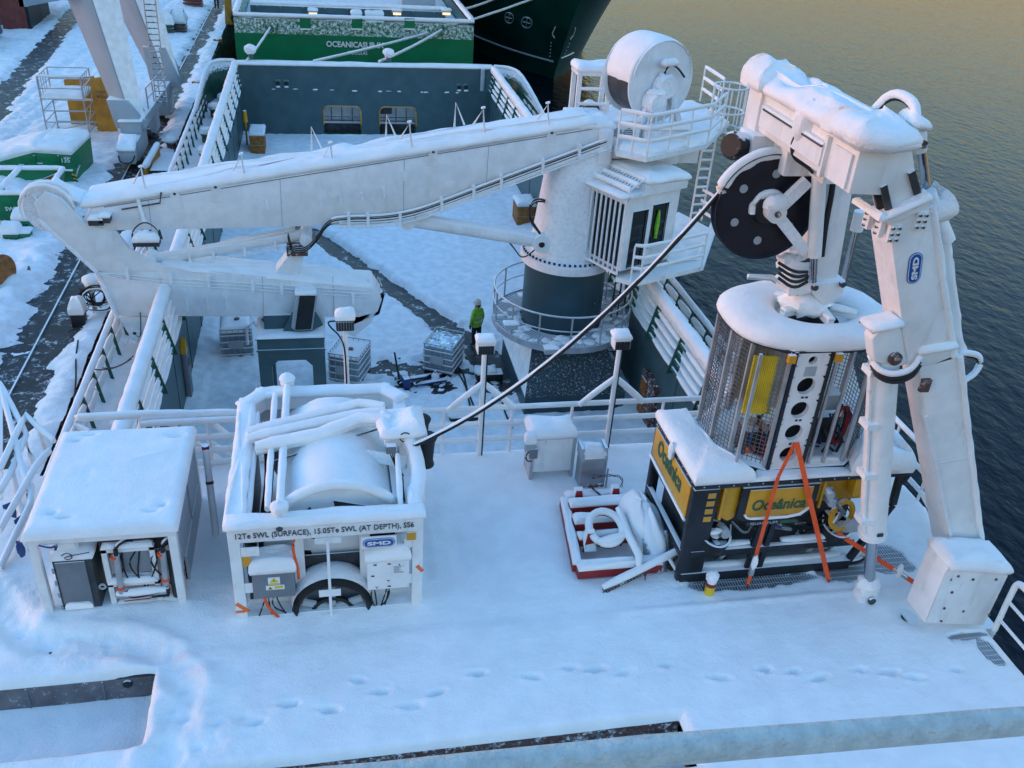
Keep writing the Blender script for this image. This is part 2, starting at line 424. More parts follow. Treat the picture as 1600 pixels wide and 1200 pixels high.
heightfield('snow', -30, -7.1, 100, 500, 1.5, lambda X, Y: QZ+.1+.1*fbm(X*.2, Y*.2), 'snow_rough', label='snow on the far end of the quay', cat='snow')
# crane rail in the cleared strip
rl = struct('crane_rail', MB().bx(-8.89, -8.84, 17, 110, QZ-.06, QZ-.01), 'galv')

# --- own ship: hull, main deck, walls
HX0, HX1, IX0, IX1, SY = -6.2, 11.4, -4.45, 9.55, 53.4
struct('hull', MB().bx(HX0, IX0-.12, 4, SY+2, -9, -2.62).bx(IX1+.12, HX1, 4, SY+2, -9, -2.62).bx(IX0-.12, IX1+.12, 4, SY+.5, -9, DZ-.10), 'dgreen')
struct('main_deck', MB().bx(IX0-.1, IX1+.1, 14, SY, DZ-.10, DZ-.02), 'wet_deck')
def deck_z(X, Y):
    z = DZ + .16 + .06*fbm(X*.5, Y*.5) + .03*fbm(X*3, Y*3, NB)
    rag = fbm(X*2.4, Y*2.4, NC)*.55 + fbm(X*7, Y*7, NB)*.25
    # shovelled path running diagonally
    px = -0.32 + (37.94-Y)*(5.9/11.3)
    d = np.abs(X-px) - (.50 + .14*sstep(33, 28, Y)); on = sstep(46, 40, Y)*sstep(24.5, 26.5, Y)
    z = z - .34*on*sstep(.18, -.15, d + rag*.45)
    z = z + .12*on*np.exp(-((np.abs(X-px)-.95)/.35)**2)*(.8+rag)
    # trodden patches round the tanks and the pedestal
    for cx, cy, rx, ry in ((2.2, 26.6, 1.9, 1.0), (4.8, 26.9, 1.5, 1.2), (2.9, 25.6, 1.3, .8), (5.2, 25.4, 1.0, 1.2)):
        q = ((X-cx)/rx)**2 + ((Y-cy)/ry)**2; z = z - .19*sstep(1.1, .35, q + rag*1.6)
    z = z + .09*fbm(X*5, Y*5, NA)*np.exp(-((Y-27)/4)**2)
    z = z + .35*sstep(1.0, 0, X-IX0)*.4 + .2*sstep(1.2, 0, IX1-X)
    return z
heightfield('snow', IX0, IX1, 15.2, SY, .1, deck_z, 'snow_rough', label='deep snow on the main deck with a shovelled path', cat='snow')
# inner walls
def wall(name, mb, m, label, cat='wall', bevel=0.0):
    o = mb.build(name, m, None, bevel=bevel); return tag(o, label, cat)
def side(x, s, nm):
    """cargo rail: wall, stout top pipe, five bars, slanted stanchions; s = +1 points to the ship's middle"""
    root = thing('cargo_rail', 'grey inner bulwark with snowy cargo rail of stacked bars on the %s side' % nm, 'cargo rail', (x, 14, DZ))
    wl = MB().bx(x-.06, x+.06, 14, SY, DZ-.08, -1.72)
    for k in range(14): wl.bx(x-.06+(.0 if s < 0 else .12)-.02, x-.06+(.12 if s > 0 else 0)+.02, 15+k*2.9, 15.12+k*2.9, DZ, -1.78)
    wl.build('wall_plate', 'ship_grey', root)
    top = [(x-.05*s, 14.5, -.52), (x-.05*s, SY-.4, -.52)]
    t = MB().tube(top, .15, 12).build('top_pipe', 'white', root); snow_on(t, [top], .15, .17, step=.4)
    for k in range(4):
        z = -.82 - k*.25; xx = x + s*(.02 + .05*k)
        p = [(xx, 14.5, z), (xx, SY-.5, z)]
        b = MB().tube(p, .055, 6).build('bar', 'dgreen', root)
        segs = []; y = 15.0
        while y < SY-2:
            L = random.uniform(1.5, 1.95); segs.append([(xx+.03*s, y, z), (xx+.03*s, y+L-.1, z)]); y += 2.05
        snow_on(b, segs, .062, .075, step=.35)
    y = 14.95; st = MB().prism([(x-.1*s, 0, -.52), (x+.02*s, 0, -.52), (x+.30*s, 0, -1.76), (x-.05*s, 0, -1.76)], (0, .05, 0))
    first = None
    while y < SY-1:
        if first is None:
            o = MB(); o.v = [(a, b+y, c) for a, b, c in st.v]; o.f = st.f; first = o.build('stanchion', 'dgreen', root)
        else:
            c = first.copy(); COL.objects.link(c); c.location.y = y-14.95
        y += 2.05
    return root
side(IX0, 1, 'port'); side(IX1, -1, 'starboard')
# gangways with outer guard rails
def gangway(x0, x1, xo, s, nm):
    struct('gangway', MB().bx(x0, x1, 10, SY+1, -2.66, -2.60), 'ship_deck')
    def gz(X, Y): return -2.52 + .05*fbm(X*2, Y*1.2) + .03*fbm(X*6, Y*6, NB) + .12*sstep(.35, 0, np.abs(X-(x0 if s > 0 else x1))) + .05*sstep(.3, 0, np.abs(X-(x1 if s > 0 else x0)))
    heightfield('snow', x0, x1, 12, SY+.9, .12, gz, 'snow', label='snow on the narrow %s gangway outside the cargo rail' % nm, cat='snow')
    root = thing('guard_rail', 'green posted guard rail with snow covered bars along the %s gangway' % nm, 'railing', (xo, 12, -2.6))
    for z, r, h in ((-1.5, .055, .10), (-1.88, .03, .13), (-2.22, .03, .12)):
        p = [(xo, 12, z), (xo, SY, z)]
        segs = [[(xo+.02*s, 12.06+k*1.25, z), (xo+.02*s, 12.06+k*1.25+1.12, z)] for k in range(33)] if z < -1.6 else [p]
        b = MB().tube(p, r, 6).build('bar', 'dgreen', root); snow_on(b, segs, .075, h, step=.3)
    st = None
    for k in range(34):
        y = 12+k*1.25
        if st is None: st = MB().prism([(xo-.035, 12, -1.5), (xo+.035, 12, -1.5), (xo+.16*s+.03, 12, -2.6), (xo+.16*s-.06, 12, -2.6)], (0, .04, 0)).build('post', 'dgreen', root)
        else:
            c = st.copy(); COL.objects.link(c); c.location.y = k*1.25
    return root
gangway(HX0, IX0-.05, -6.1, 1, 'port'); gangway(IX1+.05, HX1, 11.3, -1, 'starboard')

# aft bulkhead with two openings
aw = thing('aft_bulkhead', 'tall grey aft bulkhead with two yellow edged openings and snow on top', 'bulkhead', (3, SY, DZ))
o1 = (.06, 2.16); o2 = (3.21, 5.31); zt = -2.75
AX0, AX1 = -4.5, 9.62
b = MB().bx(AX0, o1[0], SY, SY+.3, DZ, zt).bx(o1[1], o2[0], SY, SY+.3, DZ, zt).bx(o2[1], AX1, SY, SY+.3, DZ, zt).bx(AX0, AX1, SY, SY+.3, zt, -.55)
for (a, c) in (o1, o2):
    b.prism([(a, SY+.002, zt), (a+.25, SY+.002, zt), (a, SY+.002, zt-.25)], (0, .296, 0)); b.prism([(c, SY+.002, zt), (c-.25, SY+.002, zt), (c, SY+.002, zt-.25)], (0, .296, 0))
wb = b.build('plate', 'ship_grey', aw)
for (a, c) in (o1, o2):
    MB().tube([(a, SY-.02, DZ+.7), (a, SY-.02, zt-.25), (a+.08, SY-.02, zt-.08), (a+.25, SY-.02, zt), (c-.25, SY-.02, zt), (c-.08, SY-.02, zt-.08), (c, SY-.02, zt-.25), (c, SY-.02, DZ+.7)], .035, 6).build('opening_edge', 'yellow', aw)
    # what is seen through the opening: pale panels, a guard rail and a dark base
    MB().bx(a-.2, c+.2, SY+1.5, SY+1.6, DZ, -2.3).build('inner_panel', 'white_crane', aw)
    q = MB(); q.bx(a, c, SY+.9, SY+1.3, DZ, DZ+.55).build('inner_base', 'steel_dark', aw)
    for zz in (DZ+.75, DZ+.95): MB().tube([(a, SY+.8, zz), (c, SY+.8, zz)], .025, 6).build('inner_bar', 'steel_dark', aw)
    for k in range(3): MB().tube([(a+.45+k*.6, SY+1.48, DZ), (a+.45+k*.6, SY+1.48, -2.4)], .03, 6).build('inner_frame', 'grey', aw)
MB().bx(o2[0]+.05, o2[0]+.75, SY+.6, SY+.9, -3.3, -2.72).build('inner_shutter', 'steel_dark', aw)
MB().tube([(AX1-.55, SY-.08, -.5), (AX1-.55, SY-.08, -1.7)], .12, 10).build('vent_pipe', 'lgrey', aw)
MB().pillow([(AX0-.05, SY-.06, -.62), (AX1+.05, SY-.06, -.50), (AX1+.05, SY+.4, -.50), (AX0-.05, SY+.4, -.62)], .2, .05, jit=.02, seg=.5).build('snow_cover', 'snow', aw, ang=80)
for xx in (-2.35, -1.9, 7.75, 8.15):     # fairlead pairs: oval holes with a rim
    MB().lathe([(.0, -.01), (.13, -.01), (.13, -.05), (.19, -.05), (.19, .0), (0, .0)], (xx, SY, -1.55), 'Y', 16).build('fairlead', 'ship_grey', aw)
    MB().lathe([(0, -.055), (.12, -.055), (.12, -.02), (0, -.02)], (xx, SY, -1.55), 'Y', 16).build('fairlead_hole', 'black', aw)
    MB().ell((xx, SY-.08, -1.72), .13, .08, .05, jit=.3).build('snow_clump', 'snow', aw)
q = MB(); x = -2.6
while x < 8.6:
    l = random.uniform(.06, .35); q.ell((x, SY-.01, -1.86+random.uniform(-.02, .02)), l*.5, .025, random.uniform(.015, .045), 8, 4, .3); x += l + random.uniform(.1, 1.1)
tag(q.build('snow_streak', 'snow', aw), kind='stuff')
# quarter bulwarks beside the bulkhead (curved green plates with snowy caps)
for nm, path in (('port', [(-4.6, SY+.6, -.6), (-5.6, SY+.6, -.6), (-6.05, SY, -.75), (-6.1, SY-6, -1.5)]), ('starboard', [(9.8, SY+.6, -.55), (10.8, SY+.5, -.58), (11.3, SY-.6, -.75), (11.3, SY-7, -1.5)])):
    P_ = smooth(path, 2); mb = MB()
    vs = []; fs = []
    for i, p in enumerate(P_): vs += [p, (p.x, p.y, -2.7)]
    for i in range(len(P_)-1): fs.append((2*i, 2*i+1, 2*i+3, 2*i+2))
    root = thing('quarter_bulwark', 'curved dark green quarter bulwark at the aft %s corner' % nm, 'bulwark', (path[2][0], SY, -2.7))
    o = mb.add(vs, fs).build('plate', 'dgreen', root); sm = o.modifiers.new('s', 'SOLIDIFY'); sm.thickness = .06
    snow_on(root, [P_], .085, .10, step=.3)

# --- upper deck
deck_poly = [(-6.3, 5.0), (10.72, 5.0), (10.72, 9.45), (11.25, 11.3), (11.6, 12.9), (11.6, 15.45), (-6.3, 15.45)]
HA = (-7.0, -2.79, 8.94, 10.27)     # recess on the left
HB = (-1.84, 4.85, 7.6, 8.42)       # slot near the bottom edge
ud = MB()
for (x0, x1, y0, y1) in ((-6.3, 11.2, 10.27, 15.45), (-2.79, 10.7, 8.42, 10.27), (4.85, 10.7, 5, 8.42), (-2.79, -1.84, 5, 8.42), (-1.84, 4.85, 5, 7.6), (-6.3, -2.79, 5, 8.94)):
    ud.bx(x0, x1, y0, y1, -.45, -.14)
ud.bx(11.2, 11.6, 12.7, 15.45, -.45, -.14)
struct('upper_deck', ud, 'ship_deck')
struct('deck_recess', MB().bx(-6.4, -2.6, 10.255, 10.4, -.95, -.135).bx(-2.80, -2.6, 8.8, 10.255, -.95, -.135).bx(-6.4, -2.6, 8.7, 8.935, -.95, -.15).bx(-6.4, -2.6, 8.7, 10.4, -1.0, -.9), 'hatch_wall')
for xx in (-3.55, -4.6): tag(MB().bx(xx-.015, xx+.015, 10.245, 10.254, -.9, -.15).build('wall_seam', 'grey', bpy.data.objects['deck_recess']))
o = MB().lathe([(0, -.02), (.07, -.02), (.07, .01), (0, .01)], (-3.2, 10.245, -.23), 'Y', 14).build('drain_hole', 'black', bpy.data.objects['deck_recess'])
o.scale = (1, 1, 1)
struct('deck_slot', MB().bx(-2.0, 5.0, 8.405, 8.55, -.9, -.135).bx(-2, 5, 7.4, 7.6, -.9, -.15).bx(-2.0, -1.84, 7.6, 8.42, -.9, -.15).bx(4.85, 5.0, 7.6, 8.42, -.9, -.15).bx(-2, 5, 7.5, 8.5, -.95, -.85), 'rust')
for xx in (.3, 2.05, 3.6): MB().bx(xx-.02, xx+.02, 8.395, 8.404, -.85, -.15).build('wall_seam', 'grey', bpy.data.objects['deck_slot'])
steps = []
for i in range(11):
    x = -.15 + i*.72 + .12*math.sin(i*2.1); y = 9.35 - .018*(x-2)**2*.3 + (.11 if i % 2 else -.07); steps.append((x, y, .15, .085, .07))
for px, py in ((745,1052),(830,1057),(890,1043),(975,1052),(1040,1040),(1125,1060),(1195,1046),(1280,1060),(1345,1046),(1430,1058),(1495,1045),(680,1082),(595,1080),(515,1108),(450,1100),(400,1128),(640,1102),(560,1062),(930,1046),(1240,1050),(1390,1050)):
    p = PZ(px, py, 0); steps.append((p.x, p.y, .105, .05, .10))
steps = steps[11:]
trail = [PZ(a, b, 0) for a, b in ((0, 930), (20, 985), (75, 1008), (150, 1000), (220, 1012), (265, 1030), (290, 1068), (285, 1100), (270, 1145), (255, 1190))]
trail = dense(smooth(trail, 3), .05)
TX = np.array([[p.x, p.y] for p in trail])
marks = [PZ(a, b, 0) for a, b in ((30, 990), (75, 1010), (170, 1002), (215, 1018), (285, 1075), (290, 1120), (310, 1170), (300, 1040), (340, 1130), (380, 1120))]
def updeck_z(X, Y):
    z = .0 + .035*fbm(X*.45, Y*.45) + .006*fbm(X*2.2, Y*2.2, NB) + .006*fbm(X*4, Y*13, NC)
    # straight faint ridges left by covers under the snow
    z = z + .025*sstep(.35, .1, np.abs(X-1.75)) * sstep(11, 12, Y) + .03*sstep(.12, 0, np.abs(Y-10.55))*sstep(4.2, 5, X)*sstep(10, 9, X)
    z = z + .03*sstep(10.7, 10.45, Y) - .03
    for i_, (x, y, rx, ry, d) in enumerate(steps):
        an = .18*math.sin(i_*4.7); cs_, sn_ = math.cos(an), math.sin(an); rx = rx*(1+.25*math.sin(i_*2.9)); d = d*(1+.3*math.cos(i_*5.3)); U_ = (X-x)*cs_+(Y-y)*sn_; W_ = -(X-x)*sn_+(Y-y)*cs_
        q = (U_/rx)**2 + (W_/ry)**2
        z = z - d*.5*np.exp(-(((U_-rx*1.1)/(rx*.5))**2 + (W_/(ry*.8))**2)) - d*.18*np.exp(-(((U_+rx*1.6)/(rx*.9))**2 + ((W_-.02)/(ry*.7))**2)) + .022*np.exp(-(((U_+rx*1.0)/(rx*.6))**2 + ((W_+ry*1.5)/(ry*.7))**2))
        z = z - d*np.exp(-(q*(1+.8*fbm(X*6, Y*6, NB)))**2)+ .006*np.exp(-((np.sqrt(q)-1.8)/.5)**2)
    dm = np.full(X.shape, 9.0)
    for a in TX: dm = np.minimum(dm, np.hypot(X-a[0], Y-a[1]))
    z = z - .05*sstep(.30, .06, dm + .12*fbm(X*3, Y*3, NB)) + .05*np.exp(-((dm-.36)/.15)**2)*np.clip(.6+1.6*fbm(X*1.6, Y*1.6, NB), 0, 2) + .05*fbm(X*3.5, Y*3.5, NC)*sstep(.55, .15, dm)
    for p in marks: z = z - .055*np.exp(-(((X-p.x)/.10)**2 + ((Y-p.y)/.06)**2))
    z = z + .05*fbm(X*3.2, Y*3.2, NC)*np.exp(-(((X+1.9)/1.0)**2 + ((Y-9.1)/.8)**2))
    # drifts against the machines
    for (x0, x1, y0, y1, h) in ((-4.6, -2.47, 11.6, 14.3, .10), (-1.65, 1.28, 11.1, 14.9, .13), (5.8, 9.0, 11.3, 13.2, .05)):
        dx = np.maximum(np.maximum(x0-X, X-x1), 0); dy = np.maximum(np.maximum(y0-Y, Y-y1), 0); d = np.hypot(dx, dy)
        z = z + h*np.exp(-d*3.2)*sstep(0, .1, d+.1)
    # grating showing through in front of the vehicle and near the frame foot
    rag = fbm(X*3, Y*3, NC)*.5 + fbm(X*9, Y*9, NB)*.35
    for (cx, cy, rx, ry) in ((7.1, 11.05, 1.4, .2), (8.9, 11.15, .6, .35), (9.9, 11.3, .5, .4), (10.35, 9.35, .4, .07), (10.45, 8.95, .16, .3)):
        z = z - .13*sstep(1.2, .3, ((X-cx)/rx)**2 + ((Y-cy)/ry)**2 + rag*1.1)
    for k in range(8): z = z - .04*np.exp(-(((X-9.95-k*.09)/.03)**2 + ((Y-9.28+.02*k)/.09)**2))
    # hollow where the frame foot stands
    z = z - .16*np.exp(-(((X-9.55)/.28)**2 + ((Y-9.95)/.3)**2)*1.5)
    # edges: round off at the deck edge and round the recesses
    ex = np.minimum(np.where(Y < 9.45, 10.74, np.where(Y < 12.7, 10.74+.28*(Y-9.45), 11.62))-X, 15.5-Y); ex = np.minimum(ex, X+6.35)
    for (x0, x1, y0, y1) in (HA, HB):
        dx = np.maximum(x0-X, X-x1); dy = np.maximum(y0-Y, Y-y1); ex = np.minimum(ex, np.maximum(dx, dy))
    ex = ex + .02*fbm(X*2.5, Y*2.5, NB)
    return z - .14*(1-np.sqrt(np.clip(1-(1-np.clip(ex/.13, 0, 1))**2, 0, 1)))
def inside(x, y, z):
    e = np.where(y < 9.45, 10.74, np.where(y < 12.7, 10.74+.28*(y-9.45), 11.62))
    k = (x < e) & (y < 15.5) & (x > -6.35)
    for (x0, x1, y0, y1) in (HA, HB): k &= ~((x > x0) & (x < x1) & (y > y0) & (y < y1))
    return k
heightfield('snow', -6.4, 11.7, 6.2, 15.55, .035, updeck_z, 'snow', keep=inside, label='smooth snow over the upper deck with footprints and a trodden trail', cat='snow')
def recess_z(X, Y): return -.62 + .03*fbm(X*1.5, Y*1.5) + .08*sstep(10.0, 10.3, Y) + .05*sstep(-3.0, -2.8, X)
heightfield('snow', -6.4, -2.7, 8.9, 10.3, .06, recess_z, 'snow', label='level snow filling the bottom of the deck recess', cat='snow')
heightfield('snow', -1.84, 4.85, 7.6, 8.42, .06, lambda X, Y: -.6+.05*fbm(X*2, Y*2), 'snow', label='snow in the bottom of the narrow deck slot', cat='snow')
# lump in the recess corner
MB().ell((-5.0, 10.1, -.5), .28, .18, .3, jit=.1)
# deck gratings under the snow
gr = thing('deck_grating', 'galvanised open deck grating showing through snow beside the yellow vehicle', 'grating', (7.6, 11.1, -.12))
g = MB()
for k in range(95): g.bx(5.9+k*.05, 5.912+k*.05, 10.6, 12.0, -.12, -.045)
for k in range(12): g.bx(5.9, 10.7, 10.6+k*.12, 10.612+k*.12, -.11, -.05)
tag(g.build('bars', 'galv', gr), kind='stuff')
gr = thing('deck_grating', 'small galvanised step grating at the deck edge by the white frame foot', 'grating', (10.4, 9.0, -.12))
g = MB()
for k in range(20): g.bx(9.8+k*.045, 9.812+k*.045, 8.5, 9.5, -.12, -.045)
for k in range(10): g.bx(9.8, 10.7, 8.5+k*.1, 8.512+k*.1, -.11, -.05)
tag(g.build('bars', 'galv', gr), kind='stuff')
# ================================================================== offshore crane on the main deck
CX, CY = 7.15, 25.25
cr = thing('offshore_crane', 'large white knuckle boom crane covered in snow on a round grey pedestal', 'crane', (CX, CY, DZ))
bz = -3.75
b = MB().bx(5.75, 8.95, 23.3, 27.2, DZ-.08, bz)
lo = [(5.75, 23.3), (8.95, 23.3), (8.95, 27.2), (5.75, 27.2)]; hi = [(6.05, 24.1), (8.3, 24.1), (8.3, 26.5), (6.05, 26.5)]
b.add([(x, y, bz) for x, y in lo] + [(x, y, -2.25) for x, y in hi], [(i, (i+1) % 4, 4+(i+1) % 4, 4+i) for i in range(4)])
b.build('pedestal_base', 'pedestal', cr)
MB().add([(lo[0][0], lo[0][1]-.006, bz+.006), (lo[1][0], lo[1][1]-.006, bz+.006), (hi[1][0], hi[1][1]-.006, -2.24), (hi[0][0], hi[0][1]-.006, -2.24)], [(0, 1, 2, 3)]).build('frosted_front', 'pedestal_frost', cr)
MB().add([(lo[0][0]-.01, lo[0][1], bz+.01), (hi[0][0]-.01, hi[0][1], -2.24), (hi[3][0]-.01, hi[3][1], -2.24), (lo[3][0]-.01, lo[3][1], bz+.01)], [(0, 1, 2, 3)]).build('frosted_side', 'snow_rough', cr)
ped = MB().lathe([(1.25, -2.3), (1.25, .02)], (CX, CY, 0), 'Z', 40).build('pedestal', 'pedestal', cr)
MB().lathe([(.05, -.0), (.05, .02), (0, .02)], (CX+.75, CY-1.02, -1.1), ax=(.6, -.8, 0), n=8).build('inspection_plug', 'pedestal', ped)
# base snow skirt: snow on the flare

# ring walkway
wz = -2.0; R1 = 2.15
wk = MB().lathe([(1.3, wz-.05), (R1, wz-.05), (R1, wz+.0), (1.3, wz+.0)], (CX, CY, 0), 'Z', 36, closed=True).build('walkway', 'ship_grey', cr)
MB().lathe([(R1, wz-.14), (R1+.03, wz-.14), (R1+.03, wz+.06), (R1, wz+.06)], (CX, CY, 0), 'Z', 36, closed=True).build('toe_plate', 'galv', wk)
g = MB()
for k in range(120):
    a = 2*math.pi*k/120; g.beam((CX+1.35*math.cos(a), CY+1.35*math.sin(a), wz+.02), (CX+2.1*math.cos(a), CY+2.1*math.sin(a), wz+.02), .02, .03)
tag(g.build('grating_bars', 'galv', wk), kind='stuff')
g = MB()
for k in range(46):
    a = random.uniform(0, 6.28); r = random.uniform(1.4, 2.05); g.ell((CX+r*math.cos(a), CY+r*math.sin(a), wz+.03), random.uniform(.1, .28), random.uniform(.08, .2), random.uniform(.03, .07), 8, 4, .3)
tag(g.build('snow_patches', 'snow', wk), kind='stuff')
for z, r in ((wz+1.05, .03), (wz+.58, .022)):
    p = [(CX+R1*math.cos(a*math.pi/24), CY+R1*math.sin(a*math.pi/24), z) for a in range(49)]
    o = MB().tube(p[:-1], r, 8, closed=True).build('ring_rail', 'galv', wk)
for k in range(14):
    a = 2*math.pi*(k+.28)/14; MB().tube([(CX+R1*math.cos(a), CY+R1*math.sin(a), wz), (CX+R1*math.cos(a), CY+R1*math.sin(a), wz+1.05)], .028, 8).build('rail_post', 'galv', wk)
for k in range(8):
    a = 2*math.pi*(k+.1)/8; MB().beam((CX+1.2*math.cos(a), CY+1.2*math.sin(a), -2.6), (CX+2.0*math.cos(a), CY+2.0*math.sin(a), wz-.06), .06, .08).build('bracket', 'pedestal', wk)
for px, py in ((862, 556), (800, 518)):     # flood lights hung on the ring
    p = PY(px-2, py-8, CY-2.2 if px > 850 else CY-1.55)
    l = MB().bx(p.x-.2, p.x+.2, p.y-.14, p.y+.10, p.z-.06, p.z+.1).build('flood_light', 'lgrey', wk, bevel=.02)
    MB().pillow([(p.x-.21, p.y-.15, p.z+.1), (p.x+.21, p.y-.15, p.z+.1), (p.x+.21, p.y+.1, p.z+.1), (p.x-.21, p.y+.1, p.z+.1)], .1, .02).build('snow_cover', 'snow', l, ang=80)
# slew collar and column
MB().lathe([(1.36, .0), (1.42, .02), (1.42, .26), (1.30, .30), (0, .30)], (CX, CY, 0), 'Z', 48).build('slew_ring', 'white_crane', cr)
bl = MB()
for k in range(54):
    a = 2*math.pi*k/54; bl.lathe([(.035, .30), (.035, .38), (0, .38)], (CX+1.33*math.cos(a), CY+1.33*math.sin(a), 0), 'Z', 6)
tag(bl.build('ring_bolts', 'black', cr), kind='stuff')
def loft(rings, name, m, parent, ang=50, cap=True):
    n = len(rings[0]); vs = [p for r in rings for p in r]; fs = []
    for k in range(len(rings)-1): fs += [(k*n+i, k*n+(i+1) % n, (k+1)*n+(i+1) % n, (k+1)*n+i) for i in range(n)]
    if cap: fs += [tuple(range(n))[::-1], tuple(range((len(rings)-1)*n, len(rings)*n))]
    return MB().add(vs, fs).build(name, m, parent, ang=ang)
def sq(cx, cy, hx, hy, z, p=4.0, n=28):
    out = []
    for i in range(n):
        a = 2*math.pi*i/n; c, s_ = math.cos(a), math.sin(a)
        q = (abs(c)**p + abs(s_)**p)**(-1/p); out.append(V3((cx+hx*q*c, cy+hy*q*s_, z)))
    return out
col = loft([sq(CX, CY, 1.12, 1.1, .3, 2.4), sq(CX, CY, 1.05, 1.02, .8, 3), sq(CX+.05, CY, .92, .9, 2.2, 4), sq(CX+.12, CY, .78, .85, 3.5, 5)], 'column', 'white_frost', cr)
MB().bx(CX+.35, CX+.75, CY-.92, CY-.6, 3.2, 4.2).build('boom_cheek', 'white_crane', cr, bevel=.05)
MB().bx(CX-.3, CX+.75, CY+.6, CY+.95, 3.1, 4.35).build('boom_cheek', 'white_crane', cr, bevel=.05)
MB().bx(CX-.2, CX+1.6, CY-.6, CY+1.2, 3.3, 3.75).build('top_frame', 'white_crane', cr, bevel=.04)
# boom
BY0, BY1 = 24.45, 25.65
prof = [(-6.35, 1.55), (-6.0, 1.95), (-2.63, 2.57), (.89, 3.14), (5.3, 3.88), (7.4, 4.28), (7.9, 4.15), (7.85, 3.75), (6.01, 3.02), (1.7, 1.48), (-1.9, 1.38), (-5.99, 1.33)]
boom = MB().prism([(x, BY0, z) for x, z in prof], (0, BY1-BY0, 0)).build('boom', 'white_crane', cr, bevel=.03)
MB().pillow([(-6.25, BY0, 1.95), (7.35, BY0, 4.27), (7.35, BY1, 4.27), (-6.25, BY1, 1.95)], .30, .05, r=.34, jit=.05, top=.06, seg=.3, rings=5).build('snow_cover', 'snow', boom, ang=80)
MB().pillow([(6.9, BY0+.02, 4.16), (7.95, BY0+.02, 4.18), (7.95, BY1, 4.18), (6.9, BY1, 4.16)], .28, .06, jit=.05).build('snow_cover', 'snow', boom, ang=80)
sm_ = MB()
for xa, xb in ((-5.7, 7.3),): sm_.beam((xa, BY0-.004, 1.955+.04), (xb, BY0-.004, 4.2), .012, .025)
sm_.build('edge_seam', 'grey', boom)
for x in (-3.9, -2.85, 2.9, 6.15):
    z = 2.0 + (x+6.0)*.172; MB().prism([(x-.16, BY0-.02, z-.4), (x+.16, BY0-.02, z-.4), (x+.12, BY0-.02, z-.02), (x+.06, BY0-.02, z+.06), (x-.06, BY0-.02, z+.06), (x-.12, BY0-.02, z-.02)], (0, .03, 0)).build('lifting_lug', 'white_crane', boom)
    MB().lathe([(.04, 0), (.04, .02), (0, .02)], (x, BY0-.02, z), ax=(0, -1, 0), n=10).build('lug_pin', 'steel_dark', boom)
for px, py in ((228, 300), (383, 280), (521, 262), (643, 230), (757, 208), (857, 200)):
    p = PY(px, py, BY0+.08); q = p + V3((-.12, .0, .02))
    st = MB().tube([p, p+V3((-.05, .08, .62)), p+V3((-.30, .10, .20))], .032, 6).build('stanchion', 'white_crane', boom)
    snow_on(st, [[p+V3((-.05, .08, .60)), p+V3((-.06, .08, .64))]], .05, .05)
for px, py in ((487, 236), (603, 217), (710, 198)):
    p = PY(px, py, BY1-.08)
    MB().tube([p, p+V3((.02, .0, .66)), p+V3((.28, 0, .06))], .032, 6).build('stanchion', 'white_crane', boom)
for px, py in ((447, 320), (530, 315), (561, 311), (595, 308), (629, 300), (660, 274)):     # little frozen brackets on the side
    p = PY(px-30, py, BY0); MB().beam((p.x, BY0-.03, p.z+.13), (p.x+.03, BY0-.03, p.z-.13), .05, .06).build('side_bracket', 'white_frost', boom)
for x in (-4.6, -1.2, 2.1, 4.4):
    zt_ = 2.0+(x+6)*.172-.06; zb_ = 1.40 if x < 1.6 else 1.45+(x-1.6)*.37; MB().beam((x, BY0-.003, zb_), (x+.02, BY0-.003, zt_), .014, .008, up=(0, 1, 0)).build('weld_seam', 'lgrey', boom)
for x, z in ((-5.0, 1.75), (.2, 2.3), (3.4, 2.6)): MB().bx(x-.14, x+.14, BY0-.012, BY0-.001, z-.1, z+.1).build('cover_plate', 'white_crane', boom, bevel=.004)
# hoses along the lower edge of the boom
hp = [(948, 222), (900, 240), (800, 277), (700, 315), (650, 333), (600, 342), (530, 343), (510, 350), (497, 372), (478, 392), (455, 392), (450, 368)]
for k in range(6):
    P_ = smooth([PY(x, y-4+k*3.2, BY0-.10-.03*(k % 2)) for x, y in hp[:7 if k > 2 else 12]], 2)
    h = MB().tube(P_, .022, 6).build('hose', 'black' if k < 3 else 'white_frost', boom)
    if k % 2 == 0: snow_on(h, [P_[:int(len(P_)*.62)]], .026, .035, step=.4)
for px, py in ((905, 235), (848, 257), (783, 282), (740, 299), (690, 318), (625, 342), (575, 343), (545, 343)):
    p = PY(px, py, BY0-.1); MB().bx(p.x-.04, p.x+.04, BY0-.17, BY0, p.z-.22, p.z+.16).build('hose_clamp', 'white_frost', boom)
# knuckle and jib
K = lambda x, y, Y=BY0-.02: PY(x, y, Y)
kn = [(62, 342), (50, 318), (62, 302), (92, 304), (128, 342), (181, 363), (204, 391), (232, 404), (250, 419), (300, 424), (183, 494), (151, 424)]
def slab(pp, Y0, Y1, name, m, parent, bevel=.02):
    P_ = [PY(x, y, Y0) for x, y in pp]; return MB().prism(P_, (0, Y1-Y0, 0)).build(name, m, parent, bevel=bevel)
jib = slab([(183, 494), (169, 460), (151, 424), (240, 418), (340, 424), (460, 437), (585, 451), (597, 468), (590, 488), (560, 496)], BY0-.02, BY1-.12, 'jib', 'white_crane', cr, .03)
slab([(62, 342), (151, 424), (300, 424), (240, 412), (204, 391), (181, 363), (135, 350), (95, 310), (70, 300), (52, 318)], BY0-.05, BY0+.10, 'knuckle_plate', 'white_crane', jib)
slab([(62, 342), (151, 424), (300, 424), (240, 412), (204, 391), (181, 363), (135, 350), (95, 310), (70, 300), (52, 318)], BY1-.25, BY1-.10, 'knuckle_plate', 'white_crane', jib)
q = [PY(x, y, BY0-.02) for x, y in ((60, 342), (151, 424), (183, 494))]
